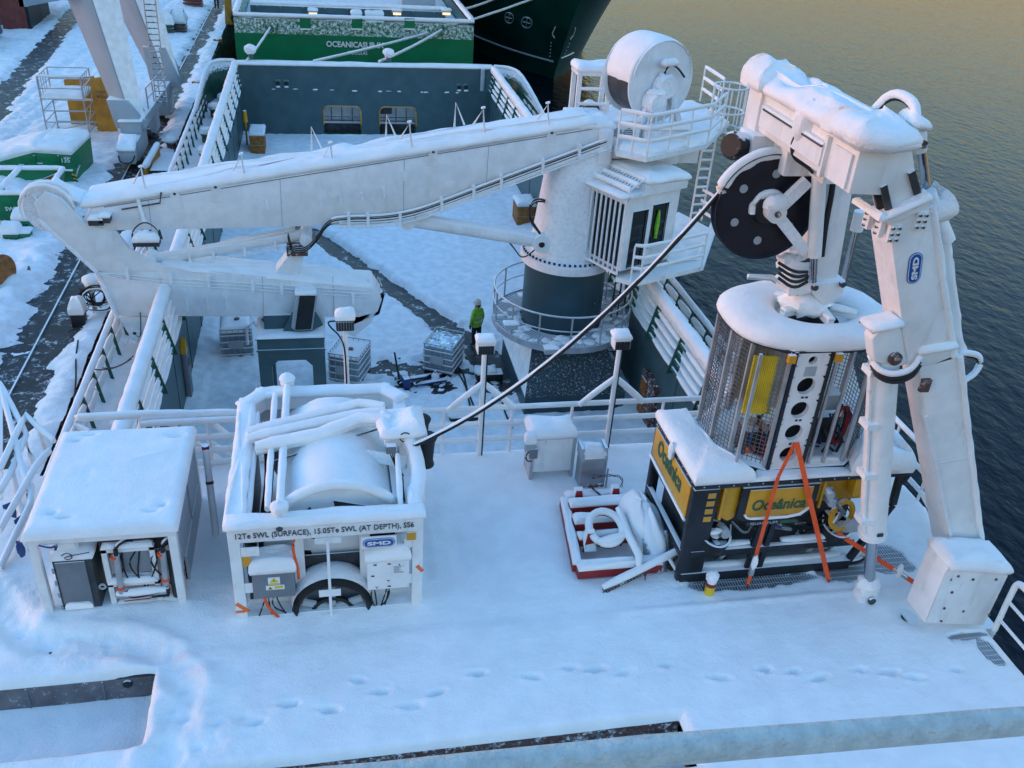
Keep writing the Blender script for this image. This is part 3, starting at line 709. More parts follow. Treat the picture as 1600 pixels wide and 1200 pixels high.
MB().tube(dense(q, .3), .07, 8).build('edge_tube', 'white_frost', jib)
c = PY(78, 318, BY0+.5)
sh = MB().lathe([(.18, -.06), (.52, -.10), (.60, -.14), (.60, -.10), (.54, -.02), (.54, .02), (.60, .10), (.60, .14), (.52, .10), (.18, .06)], c+V3((.05, -.30, -.02)), 'Y', 30).build('tip_sheave', 'white_frost', jib)
MB().lathe([(.14, -.5), (.14, .5)], c, 'Y', 14).build('knuckle_pin', 'white_crane', jib)
for k in range(6):
    a = k*math.pi/3; MB().beam(c+V3((.1*math.cos(a), -.42, .1*math.sin(a))), c+V3((.5*math.cos(a), -.42, .5*math.sin(a))), .05, .08, up=(0, 1, 0)).build('spoke', 'white_frost', sh)
for dy in (-.5, -.2):
    P_ = [c+V3((.05+.66*math.cos(a), dy, -.02+.66*math.sin(a))) for a in [math.pi*(1.12-k*.11) for k in range(11)]]
    g_ = MB().tube(P_, .035, 6).build('rope_guard', 'white_crane', jib); snow_on(g_, [P_], .035, .05)
MB().pillow([c+V3((.1, -.3, .45)), c+V3((1.3, -.3, -.15)), c+V3((1.3, .5, -.15)), c+V3((.1, .5, .45))], .14, .02).build('snow_cover', 'snow', jib, ang=80)
p0 = PY(250, 421, BY0); p1 = PY(583, 452, BY0)
MB().pillow([p0, p1, p1+V3((0, 1.05, 0)), p0+V3((0, 1.05, 0))], .16, .03, r=.2, jit=.04, seg=.3).build('snow_cover', 'snow', jib, ang=80)
for dz in (.10, .2, .3):
    P_ = dense([PY(150, 424, BY0-.05)+V3((0, 0, -dz*.3)), PY(240, 428, BY0-.05)+V3((0, 0, -dz)), PY(578, 462, BY0-.05)+V3((0, 0, -dz+.25))], 1)
    MB().tube(P_, .018, 6).build('hose', 'white_frost', jib)
for px, py in ((199, 428), (267, 434), (326, 440), (395, 448), (440, 451), (498, 460), (552, 466)):
    p = PY(px, py, BY0-.05); MB().bx(p.x-.045, p.x+.045, BY0-.12, BY0-.01, p.z-.16, p.z+.16).build('hose_clamp', 'white_frost', jib)
for px in (292, 324, 354):
    p = PY(px, 474, BY0); MB().bx(p.x-.02, p.x+.03, BY0-.06, BY0-.01, p.z-.2, p.z+.2).build('side_bracket', 'white_crane', jib)
for px in (250, 410, 520): a_, c_ = PY(px, 432, BY0-.025), PY(px+2, 494, BY0-.025); MB().beam(a_, c_, .014, .008, up=(0, 1, 0)).build('weld_seam', 'lgrey', jib)
# head of the jib (hook bracket) and the sheave pocket under the knuckle
slab([(545, 497), (592, 490), (598, 468), (580, 505), (553, 527), (532, 515), (530, 497)], BY0+.05, BY0+.2, 'hook_plate', 'white_crane', jib)
slab([(545, 497), (592, 490), (598, 468), (580, 505), (553, 527), (532, 515), (530, 497)], BY1-.35, BY1-.2, 'hook_plate', 'white_crane', jib)
slab([(185, 495), (248, 495), (235, 520), (222, 535), (208, 533), (196, 515)], BY0+.1, BY0+.22, 'sheave_plate', 'white_crane', jib)
slab([(185, 495), (248, 495), (235, 520), (222, 535), (208, 533), (196, 515)], BY1-.4, BY1-.28, 'sheave_plate', 'white_crane', jib)
p = PY(211, 519, BY0+.1); MB().lathe([(0, -.06), (.17, -.06), (.17, .6), (0, .6)], p, 'Y', 20).build('lower_sheave', 'white_frost', jib)
MB().lathe([(0, -.02), (.05, -.02), (.05, .02), (0, .02)], p+V3((0, -.06, 0)), 'Y', 10).build('sheave_pin', 'black', jib)
for dx in (-.28, 0, .24): MB().beam(p+V3((dx*.5, -.02, -.12)), p+V3((dx, -.02, -.34)), .07, .06).build('rope_guide', 'white_frost', jib)
MB().tube(smooth([PY(219, 488, BY0-.06), PY(220, 500, BY0-.1), PY(220, 528, BY0-.1), PY(213, 524, BY0)]), .014, 6).build('cable', 'black', jib)
for px, py in ((573, 452), (588, 448)):
    p = PY(px, py, BY0+.2); MB().tube([p, p+V3((.05, 0, .32)), p+V3((.16, 0, .02))], .02, 6).build('stanchion', 'white_crane', jib)
p = PY(573, 476, BY0-.03); MB().lathe([(.06, 0), (.06, .03), (0, .03)], p, ax=(0, -1, 0), n=12).build('head_pin', 'white_crane', jib)
# jib support arm with the rusty stop block
slab([(425, 432), (452, 398), (475, 398), (465, 437)], BY0+.2, BY1-.4, 'stop_arm', 'white_crane', jib)
p = PY(465, 393, BY0+.1); MB().bx(p.x-.3, p.x+.28, p.y-.1, p.y+.5, p.z-.1, p.z+.08).build('stop_block', 'rust', jib)
# cylinders
def ram(p0, p1, r, frac, name, parent, mbar='white_crane'):
    p0 = V3(p0); p1 = V3(p1); m_ = p0.lerp(p1, frac)
    o = MB().tube([p0, m_], r, 16).build(name, mbar, parent)
    MB().tube([m_, p1], r*.55, 12).build('rod', 'chrome', o); return o
a, b_ = PY(843, 376, CY-.55), PY(648, 344, CY-.55)
o = MB().tube([a, b_], .21, 16).build('luffing_cylinder', 'white_crane', cr)
MB().tube([b_, b_+(b_-a).normalized()*.1], .215, 16).build('gland_ring', 'rust', o)
for p, r in ((a, .26), (b_+(b_-a).normalized()*.22, .22)): MB().lathe([(0, -.3), (r, -.3), (r, .3), (0, .3)], p, 'Y', 16).build('cylinder_eye', 'white_crane', o)
MB().lathe([(0, -.03), (.09, -.03), (.09, 0), (0, 0)], a+V3((0, -.3, 0)), 'Y', 10).build('eye_pin', 'black', o)
for k in range(2): MB().tube(smooth([a+V3((.1, -.1+.1*k, .1)), a+V3((-.45, -.1, .75+.1*k)), a+V3((-.25, .2, 1.2+.1*k)), a+V3((.5, .3, 1.0))], 3), .03, 6).build('hose', 'black', o)
MB().tube(smooth([a+V3((-.1, -.1, -.2)), a+V3((-.5, -.1, -.55)), a+V3((-.7, .1, -.3)), a+V3((-1.0, .2, .05))], 3), .025, 6).build('hose', 'black', o)
a, b_ = PY(236, 406, CY-.3), PY(478, 366, CY-.3)
o = MB().tube([a, b_], .16, 14).build('jib_cylinder', 'white_crane', cr)
for p, r in ((a, .20), (b_, .17)): MB().lathe([(0, -.5), (r, -.5), (r, .3), (0, .3)], p, 'Y', 18).build('cylinder_eye', 'white_crane', o)
for dz in (-.22, -.27): MB().tube([a+V3((.5, -.18, dz+.1)), b_+V3((-.2, -.18, dz))], .015, 6).build('hose', 'white_frost', o)
for t in (.25, .4, .6, .8):
    p = a.lerp(b_, t); MB().bx(p.x-.035, p.x+.035, p.y-.22, p.y-.05, p.z-.28, p.z+.05).build('hose_clamp', 'white_frost', o)
MB().pillow([a+V3((.6, -.1, .15)), b_+V3((-.3, -.1, .15)), b_+V3((-.3, .12, .15)), a+V3((.6, .12, .15))], .06, .02).build('snow_cover', 'snow', o, ang=80)
# work lamps on the boom end
for px, py, w_ in ((150, 344, .18), (163, 340, .14)):
    p = PY(px, py, BY0-.2); l = MB().bx(p.x-w_, p.x+w_, p.y-.1, p.y+.2, p.z-.12, p.z+.02).build('work_lamp', 'steel_dark', boom)
    MB().pillow([(p.x-w_, p.y-.1, p.z+.02), (p.x+w_, p.y-.1, p.z+.02), (p.x+w_, p.y+.2, p.z+.02), (p.x-w_, p.y+.2, p.z+.02)], .12, .02).build('snow_cover', 'snow', l, ang=80)
p = PY(228, 372, BY0-.35)
fl = MB().bx(p.x-.33, p.x+.33, p.y-.12, p.y+.22, p.z-.2, p.z-.08).build('flood_light', 'steel_dark', boom)
MB().pillow([(p.x-.33, p.y-.12, p.z-.08), (p.x+.33, p.y-.12, p.z-.08), (p.x+.33, p.y+.22, p.z-.08), (p.x-.33, p.y+.22, p.z-.08)], .24, .02).build('snow_cover', 'snow', fl, ang=80)
MB().tube(smooth([p+V3((-.34, 0, -.1)), p+V3((-.34, .1, .2)), p+V3((0, .2, .42)), p+V3((.34, .1, .2)), p+V3((.34, 0, -.1))], 2), .025, 6).build('bracket', 'steel_dark', fl)
MB().beam(p+V3((0, .2, .3)), (p.x-.12, BY0, p.z+.95), .09, .09).build('hanger', 'white_frost', fl)
MB().tube([PY(190, 327, BY0-.06), PY(250, 317, BY0-.06), PY(252, 300, BY0-.06)], .025, 6).build('conduit', 'steel_dark', boom)
# ---------------- operator cab
cabz0, cabz1 = .45, 2.72
A_, B_, C_ = PZ(912, 398, cabz0), PZ(968, 428, cabz0), PZ(1045, 408, cabz0)
D_ = A_ + (C_-B_)
cab = MB()
up = V3((0, 0, cabz1-cabz0)); lean = (A_-B_).normalized()
u = (C_-B_).normalized(); v = (A_-B_).normalized(); Lu = (C_-B_).length; Lv = (A_-B_).length
nside = V3((u.y, -u.x, 0)).normalized()          # side wall outward
nfront = V3((-v.y, v.x, 0)).normalized()
if nfront.dot(-u) < 0: nfront = -nfront
if nside.dot(-v) < 0: nside = -nside
def quad_wall(o, ud, w, h, th, nrm, holes): 
    """wall with rectangular openings (u0, u1, z0, z1)"""
    mb = MB(); us = sorted({0, w} | {x for q in holes for x in q[:2]}); zs = sorted({0, h} | {x for q in holes for x in q[2:]})
    for i in range(len(us)-1):
        for j in range(len(zs)-1):
            cu, cz = (us[i]+us[i+1])/2, (zs[j]+zs[j+1])/2
            if any(q[0] < cu < q[1] and q[2] < cz < q[3] for q in holes): continue
            p = [o+ud*us[i]+V3((0, 0, zs[j])), o+ud*us[i+1]+V3((0, 0, zs[j])), o+ud*us[i+1]+V3((0, 0, zs[j+1])), o+ud*us[i]+V3((0, 0, zs[j+1]))]
            mb.prism(p, -nrm*th)
    return mb
H_ = cabz1-cabz0
hw = [(Lu*.12, Lu*.40, .12, H_*.80), (Lu*.50, Lu*.80, .60, H_*.84)]
cb = quad_wall(B_, u, Lu, H_, .06, nside, hw).build('cab_side', 'white', cr)
quad_wall(B_, v, Lv, H_, .06, nfront, [(.1, Lv-.1, .15, H_-.25)]).build('cab_front', 'white', cr)
quad_wall(A_, u, Lu, H_, .06, -nside, []).build('cab_back', 'white', cr); quad_wall(C_, v, Lv, H_, .06, -nfront, []).build('cab_rear', 'white', cr)
MB().prism([A_, B_, C_, D_], (0, 0, .08)).build('cab_floor', 'grey', cr)
for (a0, a1, z0, z1) in hw:
    P_ = [B_+u*a0+V3((0, 0, z0)), B_+u*a1+V3((0, 0, z0)), B_+u*a1+V3((0, 0, z1)), B_+u*a0+V3((0, 0, z1))]
    MB().prism([p-nside*.035 for p in P_], -nside*.01).build('window_pane', 'glass', cb)
    MB().tube(P_, .022, 6, closed=True).build('window_frame', 'black', cb)
s0 = B_+u*(Lu*.62)+nside*.0+V3((0, 0, 1.0)); MB().tube(smooth([s0+nside*.015+V3((0, 0, .72)), s0+nside*.015+V3((0, 0, .4)), s0+nside*.015+V3((0, 0, -.12))], 1), .06, 6, rs=[.5, .7, 1, 1.2, .8, .9]).build('hanging_vest', 'hivis', cb)
P_ = [B_+v*.1+V3((0, 0, .15)), B_+v*(Lv-.1)+V3((0, 0, .15)), B_+v*(Lv-.1)+V3((0, 0, H_-.25)), B_+v*.1+V3((0, 0, H_-.25))]
MB().prism([p-nfront*.03 for p in P_], -nfront*.01).build('windscreen', 'glass', cr)
fr = MB().beam(B_+nfront*.12+V3((0, 0, H_-.06)), A_+nfront*.12+V3((0, 0, H_-.06)), .08, .08).build('guard_frame', 'white', cr)
MB().beam(B_+nfront*.12+V3((0, 0, .02)), A_+nfront*.12+V3((0, 0, .02)), .06, .06).build('guard_rail', 'white', fr)
for k in range(9):
    p = B_ + v*(Lv*k/8) + nfront*.12; MB().beam(p+V3((0, 0, 0)), p+V3((0, 0, H_-.06)), .045, .05).build('guard_bar', 'white_frost', fr)
MB().pillow([B_+nfront*.28+V3((0, 0, H_-.03)), A_+nfront*.28+V3((0, 0, H_-.03)), A_-nfront*.1+V3((0, 0, H_-.03)), B_-nfront*.1+V3((0, 0, H_-.03))], .12, .03).build('snow_cover', 'snow', fr, ang=80)
rz = V3((0, 0, cabz1-cabz0))
MB().prism([A_+rz-v*-.08, B_+rz-v*.1, C_+rz-v*.1+u*.15, D_+rz+v*.08+u*.15], (0, 0, .10)).build('cab_roof', 'white', cr)
MB().pillow([A_+rz+u*.55+V3((0, 0, .3)), B_+rz+u*.55-v*.1+V3((0, 0, .3)), C_+rz-v*.1+u*.2+V3((0, 0, .22)), D_+rz+v*.1+u*.2+V3((0, 0, .22))], .26, .06, r=.2, jit=.04).build('snow_cover', 'snow', cr, ang=80)
MB().prism([A_+rz+u*.5+V3((0, 0, .1)), B_+rz+u*.5-v*.1+V3((0, 0, .1)), C_+rz-v*.1+u*.15+V3((0, 0, .1)), D_+rz+v*.08+u*.15+V3((0, 0, .1))], (0, 0, .2)).build('roof_box', 'white', cr)
rg = MB()
for k in range(13):
    a = B_ + v*(Lv*(k+.5)/13) + rz + V3((0, 0, .18)); rg.beam(a+u*.0, a+u*.52+V3((0, 0, .22)), .035, .05)
o = rg.build('roof_guard', 'white_frost', cr)
for t in (0, .26, .52):
    a = [B_+u*t+rz+V3((0, 0, .17+t*.42)), A_+u*t+rz+V3((0, 0, .17+t*.42))]; b2 = MB().tube(a, .045, 8).build('roof_guard_bar', 'white', cr); snow_on(b2, [a], .06, .07)
for (pa, pb, z0, z1) in ((1040, 240, 3.0, 3.45), (1072, 236, 2.95, 3.5)):
    p = PZ(pa, pb, 3.2); l = MB().bx(p.x-.32, p.x+.32, p.y-.25, p.y+.35, z0-.05, z1+.1).build('lamp_box', 'white', cr, bevel=.03)
    MB().pillow([(p.x-.33, p.y-.26, z1+.1), (p.x+.33, p.y-.26, z1+.1), (p.x+.33, p.y+.36, z1+.1), (p.x-.33, p.y+.36, z1+.1)], .14, .03).build('snow_cover', 'snow', l, ang=80)
# cab platform with railing
pz = .35
pp = [PZ(x, y, pz) for x, y in ((962, 432), (992, 440), (1100, 415), (1118, 360), (1060, 330))]
pp.append(D_.copy()); pp[-1].z = pz; pp = [p for p in pp]
pf = MB().prism([p-V3((0, 0, .16)) for p in pp], (0, 0, .14)).build('platform', 'white', cr)
g = MB()
x0 = min(p.x for p in pp); x1 = max(p.x for p in pp); y0 = min(p.y for p in pp); y1 = max(p.y for p in pp)
for k in range(40):
    xx = random.uniform(x0+.3, x1-.3); yy = random.uniform(y0+.2, y1-.2)
    g.ell((xx, yy, pz), random.uniform(.1, .3), random.uniform(.08, .25), random.uniform(.03, .08), 8, 4, .3)
P_in = [PZ(x, y, pz+.01) for x, y in ((975, 425), (1090, 405), (1105, 365), (1062, 345))]
MB().pillow(P_in, .06, 0, jit=.08, top=.06).build('snow_cover', 'snow_rough', pf, ang=80)
rp = [PZ(x, y, pz) for x, y in ((985, 438), (1000, 440), (1040, 431), (1096, 417), (1117, 362), (1090, 345))]
for h in (1.05, .7, .36):
    rail(pf, [p+V3((0, 0, h)) for p in rp], .028, name='platform_rail', h=.05)
for p in rp[:5]: MB().tube([p-V3((0, 0, .1)), p+V3((0, 0, 1.05))], .03, 8).build('platform_post', 'white', pf)
# ladder from the cab platform to the winch deck
lz0, lz1 = pz, 4.0
l0 = PZ(1078, 345, pz)
for dx in (0, .42):
    MB().tube([l0+V3((dx, .1*dx, 0)), l0+V3((dx, .1*dx, lz1-lz0))], .035, 8).build('ladder_stile', 'white', cr)
for k in range(12):
    a = l0+V3((0, 0, .25+k*.3)); r_ = MB().tube([a, a+V3((.42, .04, 0))], .022, 6).build('ladder_rung', 'white', cr); snow_on(r_, [[a, a+V3((.42, .04, 0))]], .028, .035)
hc = l0 + V3((.45, -.35, 0))
cg = None
for z in (3.2, 3.75, 4.5):
    P_ = [hc+V3((.52*math.cos(a), .52*math.sin(a), z)) for a in [2*math.pi*k/20 for k in range(20)]]
    o = MB().tube(P_, .032, 6, closed=True).build('cage_hoop', 'white', cr)
for k in range(10):
    a = 2*math.pi*k/10; p = hc+V3((.52*math.cos(a), .52*math.sin(a), 0)); MB().tube([p+V3((0, 0, 3.2)), p+V3((0, 0, 4.5))], .026, 6).build('cage_bar', 'white', cr)
# winch deck and winch on top
tz = 3.72
tp = [PZ(x, y, tz) for x, y in ((963, 236), (1010, 246), (1105, 225), (1140, 190), (1085, 158), (930, 168))]
td = MB().prism([p-V3((0, 0, .14)) for p in tp], (0, 0, .14)).build('winch_deck', 'white', cr)
MB().pillow([p.lerp(sum(tp, V3())/6, .06) for p in tp], .14, .0, jit=.05, top=.08).build('snow_cover', 'snow', td, ang=80)
MB().bx(CX-.2, 10.2, CY-.2, CY+.9, 3.1, tz-.13).build('deck_bearer', 'white_crane', td)
for h in (1.1, .75, .4):
    rail(td, [p+V3((0, 0, h)) for p in (tp[0], tp[1], tp[2])], .03, name='deck_rail', h=.055)
    rail(td, [p+V3((0, 0, h)) for p in (tp[4]+V3((.2, 0, 0)), tp[4].lerp(tp[3], .7))], .03, name='deck_rail', h=.055)
    rail(td, [p+V3((0, 0, h)) for p in (tp[2], tp[2].lerp(tp[3], .55))], .03, name='deck_rail', h=.055)
for p in (tp[2].lerp(tp[3], .55), tp[0], tp[0].lerp(tp[1], .5), tp[1], tp[1].lerp(tp[2], .33), tp[1].lerp(tp[2], .66), tp[2], tp[4]+V3((.2, 0, 0)), tp[4].lerp(tp[3], .7)):
    MB().tube([p, p+V3((0, 0, 1.1))], .03, 8).build('deck_post', 'white', td)
dax = V3((.34, -.94, 0)).normalized(); dc = PY(1034, 128, 25.2)
dr = MB().lathe([(0, 0), (1.06, 0), (1.12, -.02), (1.14, -.06), (1.10, -.1), (1.0, -.12), (1.0, -1.2), (1.1, -1.22), (1.14, -1.26), (1.1, -1.32), (0, -1.32)], dc, ax=dax, n=48).build('winch_drum', 'white_crane', cr)
MB().lathe([(1.015, -.13), (1.015, -1.19)], dc, ax=dax, n=48).build('wire_rope', 'steel_dark', dr)
# thick snow over the upper half of the drum
sv = []; sf = []; na, nh = 26, 8
ou = dax.cross(V3((0, 0, 1))).normalized()
for i in range(na+1):
    a = math.radians(-2 + 178*i/na); e = math.sin(math.pi*min(1, max(0, i/na)))
    for j in range(nh+1):
        t = j/nh; e2 = math.sin(math.pi*t)**.35 if 0 < t < 1 else 0
        rr = 1.0 + .20*(e**.5 if e > 0 else 0)*(.55+.45*e2) + .02*n1(i*.6, j*.8)
        sv.append(dc + ou*(math.cos(a)*rr) + V3((0, 0, math.sin(a)*rr)) - dax*(-.03 + 1.38*t))
for i in range(na):
    for j in range(nh): sf.append((i*(nh+1)+j, (i+1)*(nh+1)+j, (i+1)*(nh+1)+j+1, i*(nh+1)+j+1))
MB().add(sv, sf).build('snow_cover', 'snow', dr, ang=80)
hub = dc + dax*.12
MB().lathe([(.0, .2), (.3, .2), (.34, .1), (.34, -.1)], hub+V3((0, 0, -.1)), ax=dax, n=20).build('drum_hub', 'white_frost', dr)
for sx in (-.95, .95): MB().beam(hub+ou*(sx*.08)+V3((0, 0, .25)), V3((hub.x, hub.y, tz-.02))+ou*sx, .16, .16).build('drum_support', 'white_frost', dr)
bk = MB().lathe([(0, .32), (.26, .32), (.30, .26), (.30, -.1)], hub+ou*.35+V3((0, 0, -.5)), ax=dax, n=18).build('brake_unit', 'white_frost', dr); MB().ell(hub+ou*.35+dax*.12+V3((0, 0, -.22)), .27, .22, .12, jit=.2).build('snow_cover', 'snow', bk)
for k in range(4): MB().beam(hub+ou*(-.3+.25*k)+dax*.1+V3((0, 0, -.35)), V3((hub.x, hub.y, tz))+ou*(-.35+.3*k)+dax*.15, .06, .06).build('winch_stay', 'white_frost', dr)
MB().bx(hub.x-.55, hub.x+.75, hub.y-.5, hub.y-.1, tz-.02, tz+.42).build('gear_case', 'white_frost', dr, bevel=.05); MB().pillow([(hub.x-.55, hub.y-.5, tz+.42), (hub.x+.75, hub.y-.5, tz+.42), (hub.x+.75, hub.y-.1, tz+.42), (hub.x-.55, hub.y-.1, tz+.42)], .16, .02, jit=.06).build('snow_cover', 'snow', dr, ang=80)
MB().pillow([hub-ou*.22+V3((0, 0, .50)), hub+ou*.22+V3((0, 0, .50)), hub+ou*.22+dax*.2+V3((0, 0, .50)), hub-ou*.22+dax*.2+V3((0, 0, .50))], .2, .03).build('snow_cover', 'snow', dr, ang=80)
MB().tube(smooth([hub-ou*.7+V3((0, 0, .12)), hub-ou*.4+V3((0, 0, .40)), hub-ou*.1+V3((0, 0, .52)), hub+ou*.05+V3((0, 0, .3)), hub+ou*.1+V3((0, 0, -.3))], 2), .03, 6).build('hose', 'black', dr)
# louvred motor housing left of the drum and the portal frame behind
p = PZ(985, 205, tz+.35)
mh = MB().bx(p.x-1.25, p.x+.25, p.y-.1, p.y+.4, tz-.02, tz+.62).build('motor_housing', 'white', cr, bevel=.04)
for k in range(4):
    c = V3((p.x-1.05+k*.32, p.y-.105, tz+.33)); MB().lathe([(0, 0), (.14, 0), (.14, .01), (0, .01)], c, ax=(0, -1, 0), n=18).build('vent', 'black', mh)
    for j in range(5): MB().bx(c.x-.13, c.x+.13, c.y-.03, c.y-.008, c.z-.12+j*.055, c.z-.10+j*.055).build('vent_bar', 'white', mh)
MB().pillow([(p.x-1.27, p.y-.12, tz+.62), (p.x+.27, p.y-.12, tz+.62), (p.x+.27, p.y+.42, tz+.62), (p.x-1.27, p.y+.42, tz+.62)], .12, .03).build('snow_cover', 'snow', mh, ang=80)
q = PZ(900, 180, tz)
for dx in (0, .95):
    for dy in (0, .7): MB().beam((q.x+dx, q.y+dy, tz-.6), (q.x+dx, q.y+dy, tz+1.25), .13, .13).build('portal_leg', 'white', cr)
MB().bx(q.x-.08, q.x+1.03, q.y-.08, q.y+.78, tz-.72, tz-.58).build('portal_base', 'white', cr)
o = MB().bx(q.x-.08, q.x+1.03, q.y-.08, q.y+.78, tz+1.2, tz+1.32).build('portal_top', 'white', cr)
MB().pillow([(q.x-.1, q.y-.1, tz+1.32), (q.x+1.05, q.y-.1, tz+1.32), (q.x+1.05, q.y+.8, tz+1.32), (q.x-.1, q.y+.8, tz+1.32)], .2, .03).build('snow_cover', 'snow', o, ang=80)
for h in (.35, .8): rail(cr, [(q.x, q.y-.05, tz+h), (q.x+.95, q.y-.05, tz+h)], .035, name='portal_rail')
MB().lathe([(0, -.2), (.25, -.2), (.25, .2), (0, .2)], (q.x+.55, q.y+.4, tz+.1), 'Y', 16).build('luffing_winch', 'steel_dark', cr)
# steep stair from deck to the walkway behind the column
st = thing('access_stair', 'dark steel stair and lattice railing behind the crane pedestal', 'stair', (9.2, 26.3, DZ))
for dx in (0, .6): MB().beam((8.95+dx, 25.6, DZ), (8.95+dx, 27.6, wz), .06, .16).build('stringer', 'steel_dark', st)
for k in range(9):
    t = (k+.5)/9; MB().bx(8.95, 9.55, 25.6+2*t-.1, 25.6+2*t+.1, DZ+(wz-DZ)*t, DZ+(wz-DZ)*t+.03).build('tread', 'steel_dark', st)
for k in range(4):
    x = 8.75+k*.25; MB().tube([(x, 25.0+k*.15, wz), (x, 25.0+k*.15, .2)], .03, 6).build('lattice_post', 'steel_dark', st)
for k in range(5): MB().tube([(8.75, 25.0, wz+.4+k*.42), (9.5, 25.45, wz+.4+k*.42)], .022, 6).build('lattice_bar', 'steel_dark', st)

# ---------------- boom rest gantry
GX0, GX1, GY0, GY1, GZ = -2.1, -.22, 23.9, 25.75, -1.75
gt = thing('boom_rest', 'grey steel gantry carrying the crane jib on a snowy table', 'boom rest', (-1.15, 24.8, DZ))
MB().bx(GX0-.04, GX1+.04, GY0-.04, GY1+.04, GZ-.03, GZ).build('top_plate', 'ship_grey', gt)
for y in (GY0, GY1-.3): MB().bx(GX0, GX1, y, y+.3, GZ-.36, GZ-.03).build('cross_beam', 'ship_grey', gt)
for y in (GY0, GY1-.3): MB().bx(GX0-.03, GX1+.03, y-.04, y+.34, GZ-.42, GZ-.36).build('flange', 'ship_grey', gt)
for x in (GX0, GX1-.36):
    for y in (GY0+.01, GY1-.31): MB().bx(x, x+.36, y, y+.3, DZ-.05, GZ-.42).build('leg', 'ship_grey', gt)
for y in (GY0+.02, GY1-.30):
    MB().prism([(GX0+.36, y, GZ-.42), (GX1-.36, y, GZ-.42), (GX1-.36, y, GZ-.95), (GX1-.55, y, GZ-.75), (GX0+.55, y, GZ-.75), (GX0+.36, y, GZ-.95)], (0, .05, 0)).build('web_plate', 'ship_grey', gt)
MB().pillow([(GX0, GY0, GZ), (GX1, GY0, GZ), (GX1, GY1, GZ), (GX0, GY1, GZ)], .06, .0, jit=.02).build('snow_cover', 'snow', gt, ang=80)
p = PY(478, 487, 24.05)
gb = MB().prism([PY(x, y, 24.05) for x, y in ((461, 516), (486, 515), (493, 463), (468, 464))], (0, .18, 0)).build('guide_pad', 'rubber', gt, bevel=.02)
gf = MB().prism([PY(x, y, 24.12) for x, y in ((455, 512), (461, 517), (488, 516), (496, 461), (466, 459), (459, 478))], (0, .2, 0)).build('guide_frame', 'lgrey', gt, bevel=.02)
MB().pillow([PY(x, y, 24.02) for x, y in ((462, 462), (494, 462))] + [PY(494, 462, 24.02)+V3((0, .4, 0)), PY(462, 462, 24.02)+V3((0, .4, 0))], .14, .02).build('snow_cover', 'snow', gf, ang=80)
MB().prism([PY(x, y, 24.2) for x, y in ((438, 527), (470, 525), (505, 508), (493, 487), (457, 487))], (0, .05, 0)).build('guide_web', 'ship_grey', gt)
for x0, x1 in (((410, 500), (430, 492)), ((440, 505), (432, 490))): MB().beam(PY(*x0, 24.7), PY(*x1, 24.7)+V3((0, 0, .12)), .12, .12).build('cradle_strut', 'ship_grey', gt)
MB().bx(GX0+.2, GX1-.2, BY0-.05, BY1-.05, GZ+.01, -1.27).build('cradle', 'ship_grey', gt)
# ================================================================== machinery on the upper deck
def capbox(parent, x0, x1, y0, y1, z, th, over=.02, **k):
    return MB().pillow([(x0, y0, z), (x1, y0, z), (x1, y1, z), (x0, y1, z)], th, over, **k).build('snow_cover', 'snow', parent, ang=80)
# ---------------- hydraulic power unit (left)
X0, X1, Y0, Y1, ZT = -4.6, -2.47, 11.58, 14.26, 1.55
hp_ = thing('power_unit', 'white framed hydraulic power unit under a thick flat slab of snow', 'power unit', (-3.5, 12.9, -.14))
for x in (X0, X1-.13):
    for y in (Y0, Y1-.13): MB().bx(x, x+.13, y, y+.13, -.14, ZT-.12).build('corner_post', 'white', hp_, bevel=.01)
for y in (Y0, Y1-.13): MB().bx(X0, X1, y, y+.13, ZT-.12, ZT).build('top_rail', 'white', hp_, bevel=.01)
for x in (X0, X1-.13): MB().bx(x+.001, x+.129, Y0+.131, Y1-.131, ZT-.12, ZT).build('side_rail', 'white', hp_, bevel=.01)
for y in (Y0+.02, Y1-.11): MB().bx(X0+.13, X1-.13, y, y+.1, -.14, .06).build('base_rail', 'white', hp_)
MB().bx(X0+.01, X1-.01, Y0+.01, Y1-.01, ZT, ZT+.02).build('roof_plate', 'white', hp_)
# roof snow with pits over the lifting eyes
def roof_z(X, Y):
    e = np.minimum(np.minimum(X-X0+.05, X1+.05-X), np.minimum(Y-Y0+.06, Y1+.05-Y)); q = np.clip(e/.16, 0, 1)
    z = ZT + .02 + .16*np.sqrt(np.clip(1-(1-q)**2, 0, 1)) + .02*fbm(X*1.2, Y*1.2)*q + .006*fbm(X*5, Y*5, NB)
    for (cx, cy, a, b) in ((-4.3, 12.0, .07, .05), (-4.1, 11.87, .1, .035), (-2.72, 12.05, .075, .06), (-2.85, 11.9, .09, .035), (-2.72, 13.98, .14, .07), (-4.35, 13.95, .10, .05), (-4.15, 14.1, .1, .04)):
        z = z - .13*np.exp(-(((X-cx)/a)**2 + ((Y-cy)/b)**2))
    z = z + .018*np.exp(-((Y-13.4-.35*(X+3.0))/.06)**2)*sstep(.5, .1, np.abs(X+3.05)) - .012*np.exp(-((X+3.95)/.08)**2)*sstep(.3, 0, np.abs(Y-12.9))
    return z
o = heightfield('snow_cover', X0-.05, X1+.05, Y0-.06, Y1+.05, .03, roof_z, 'snow', kind=None); o.parent = hp_; o.location = -OFF[hp_.name]
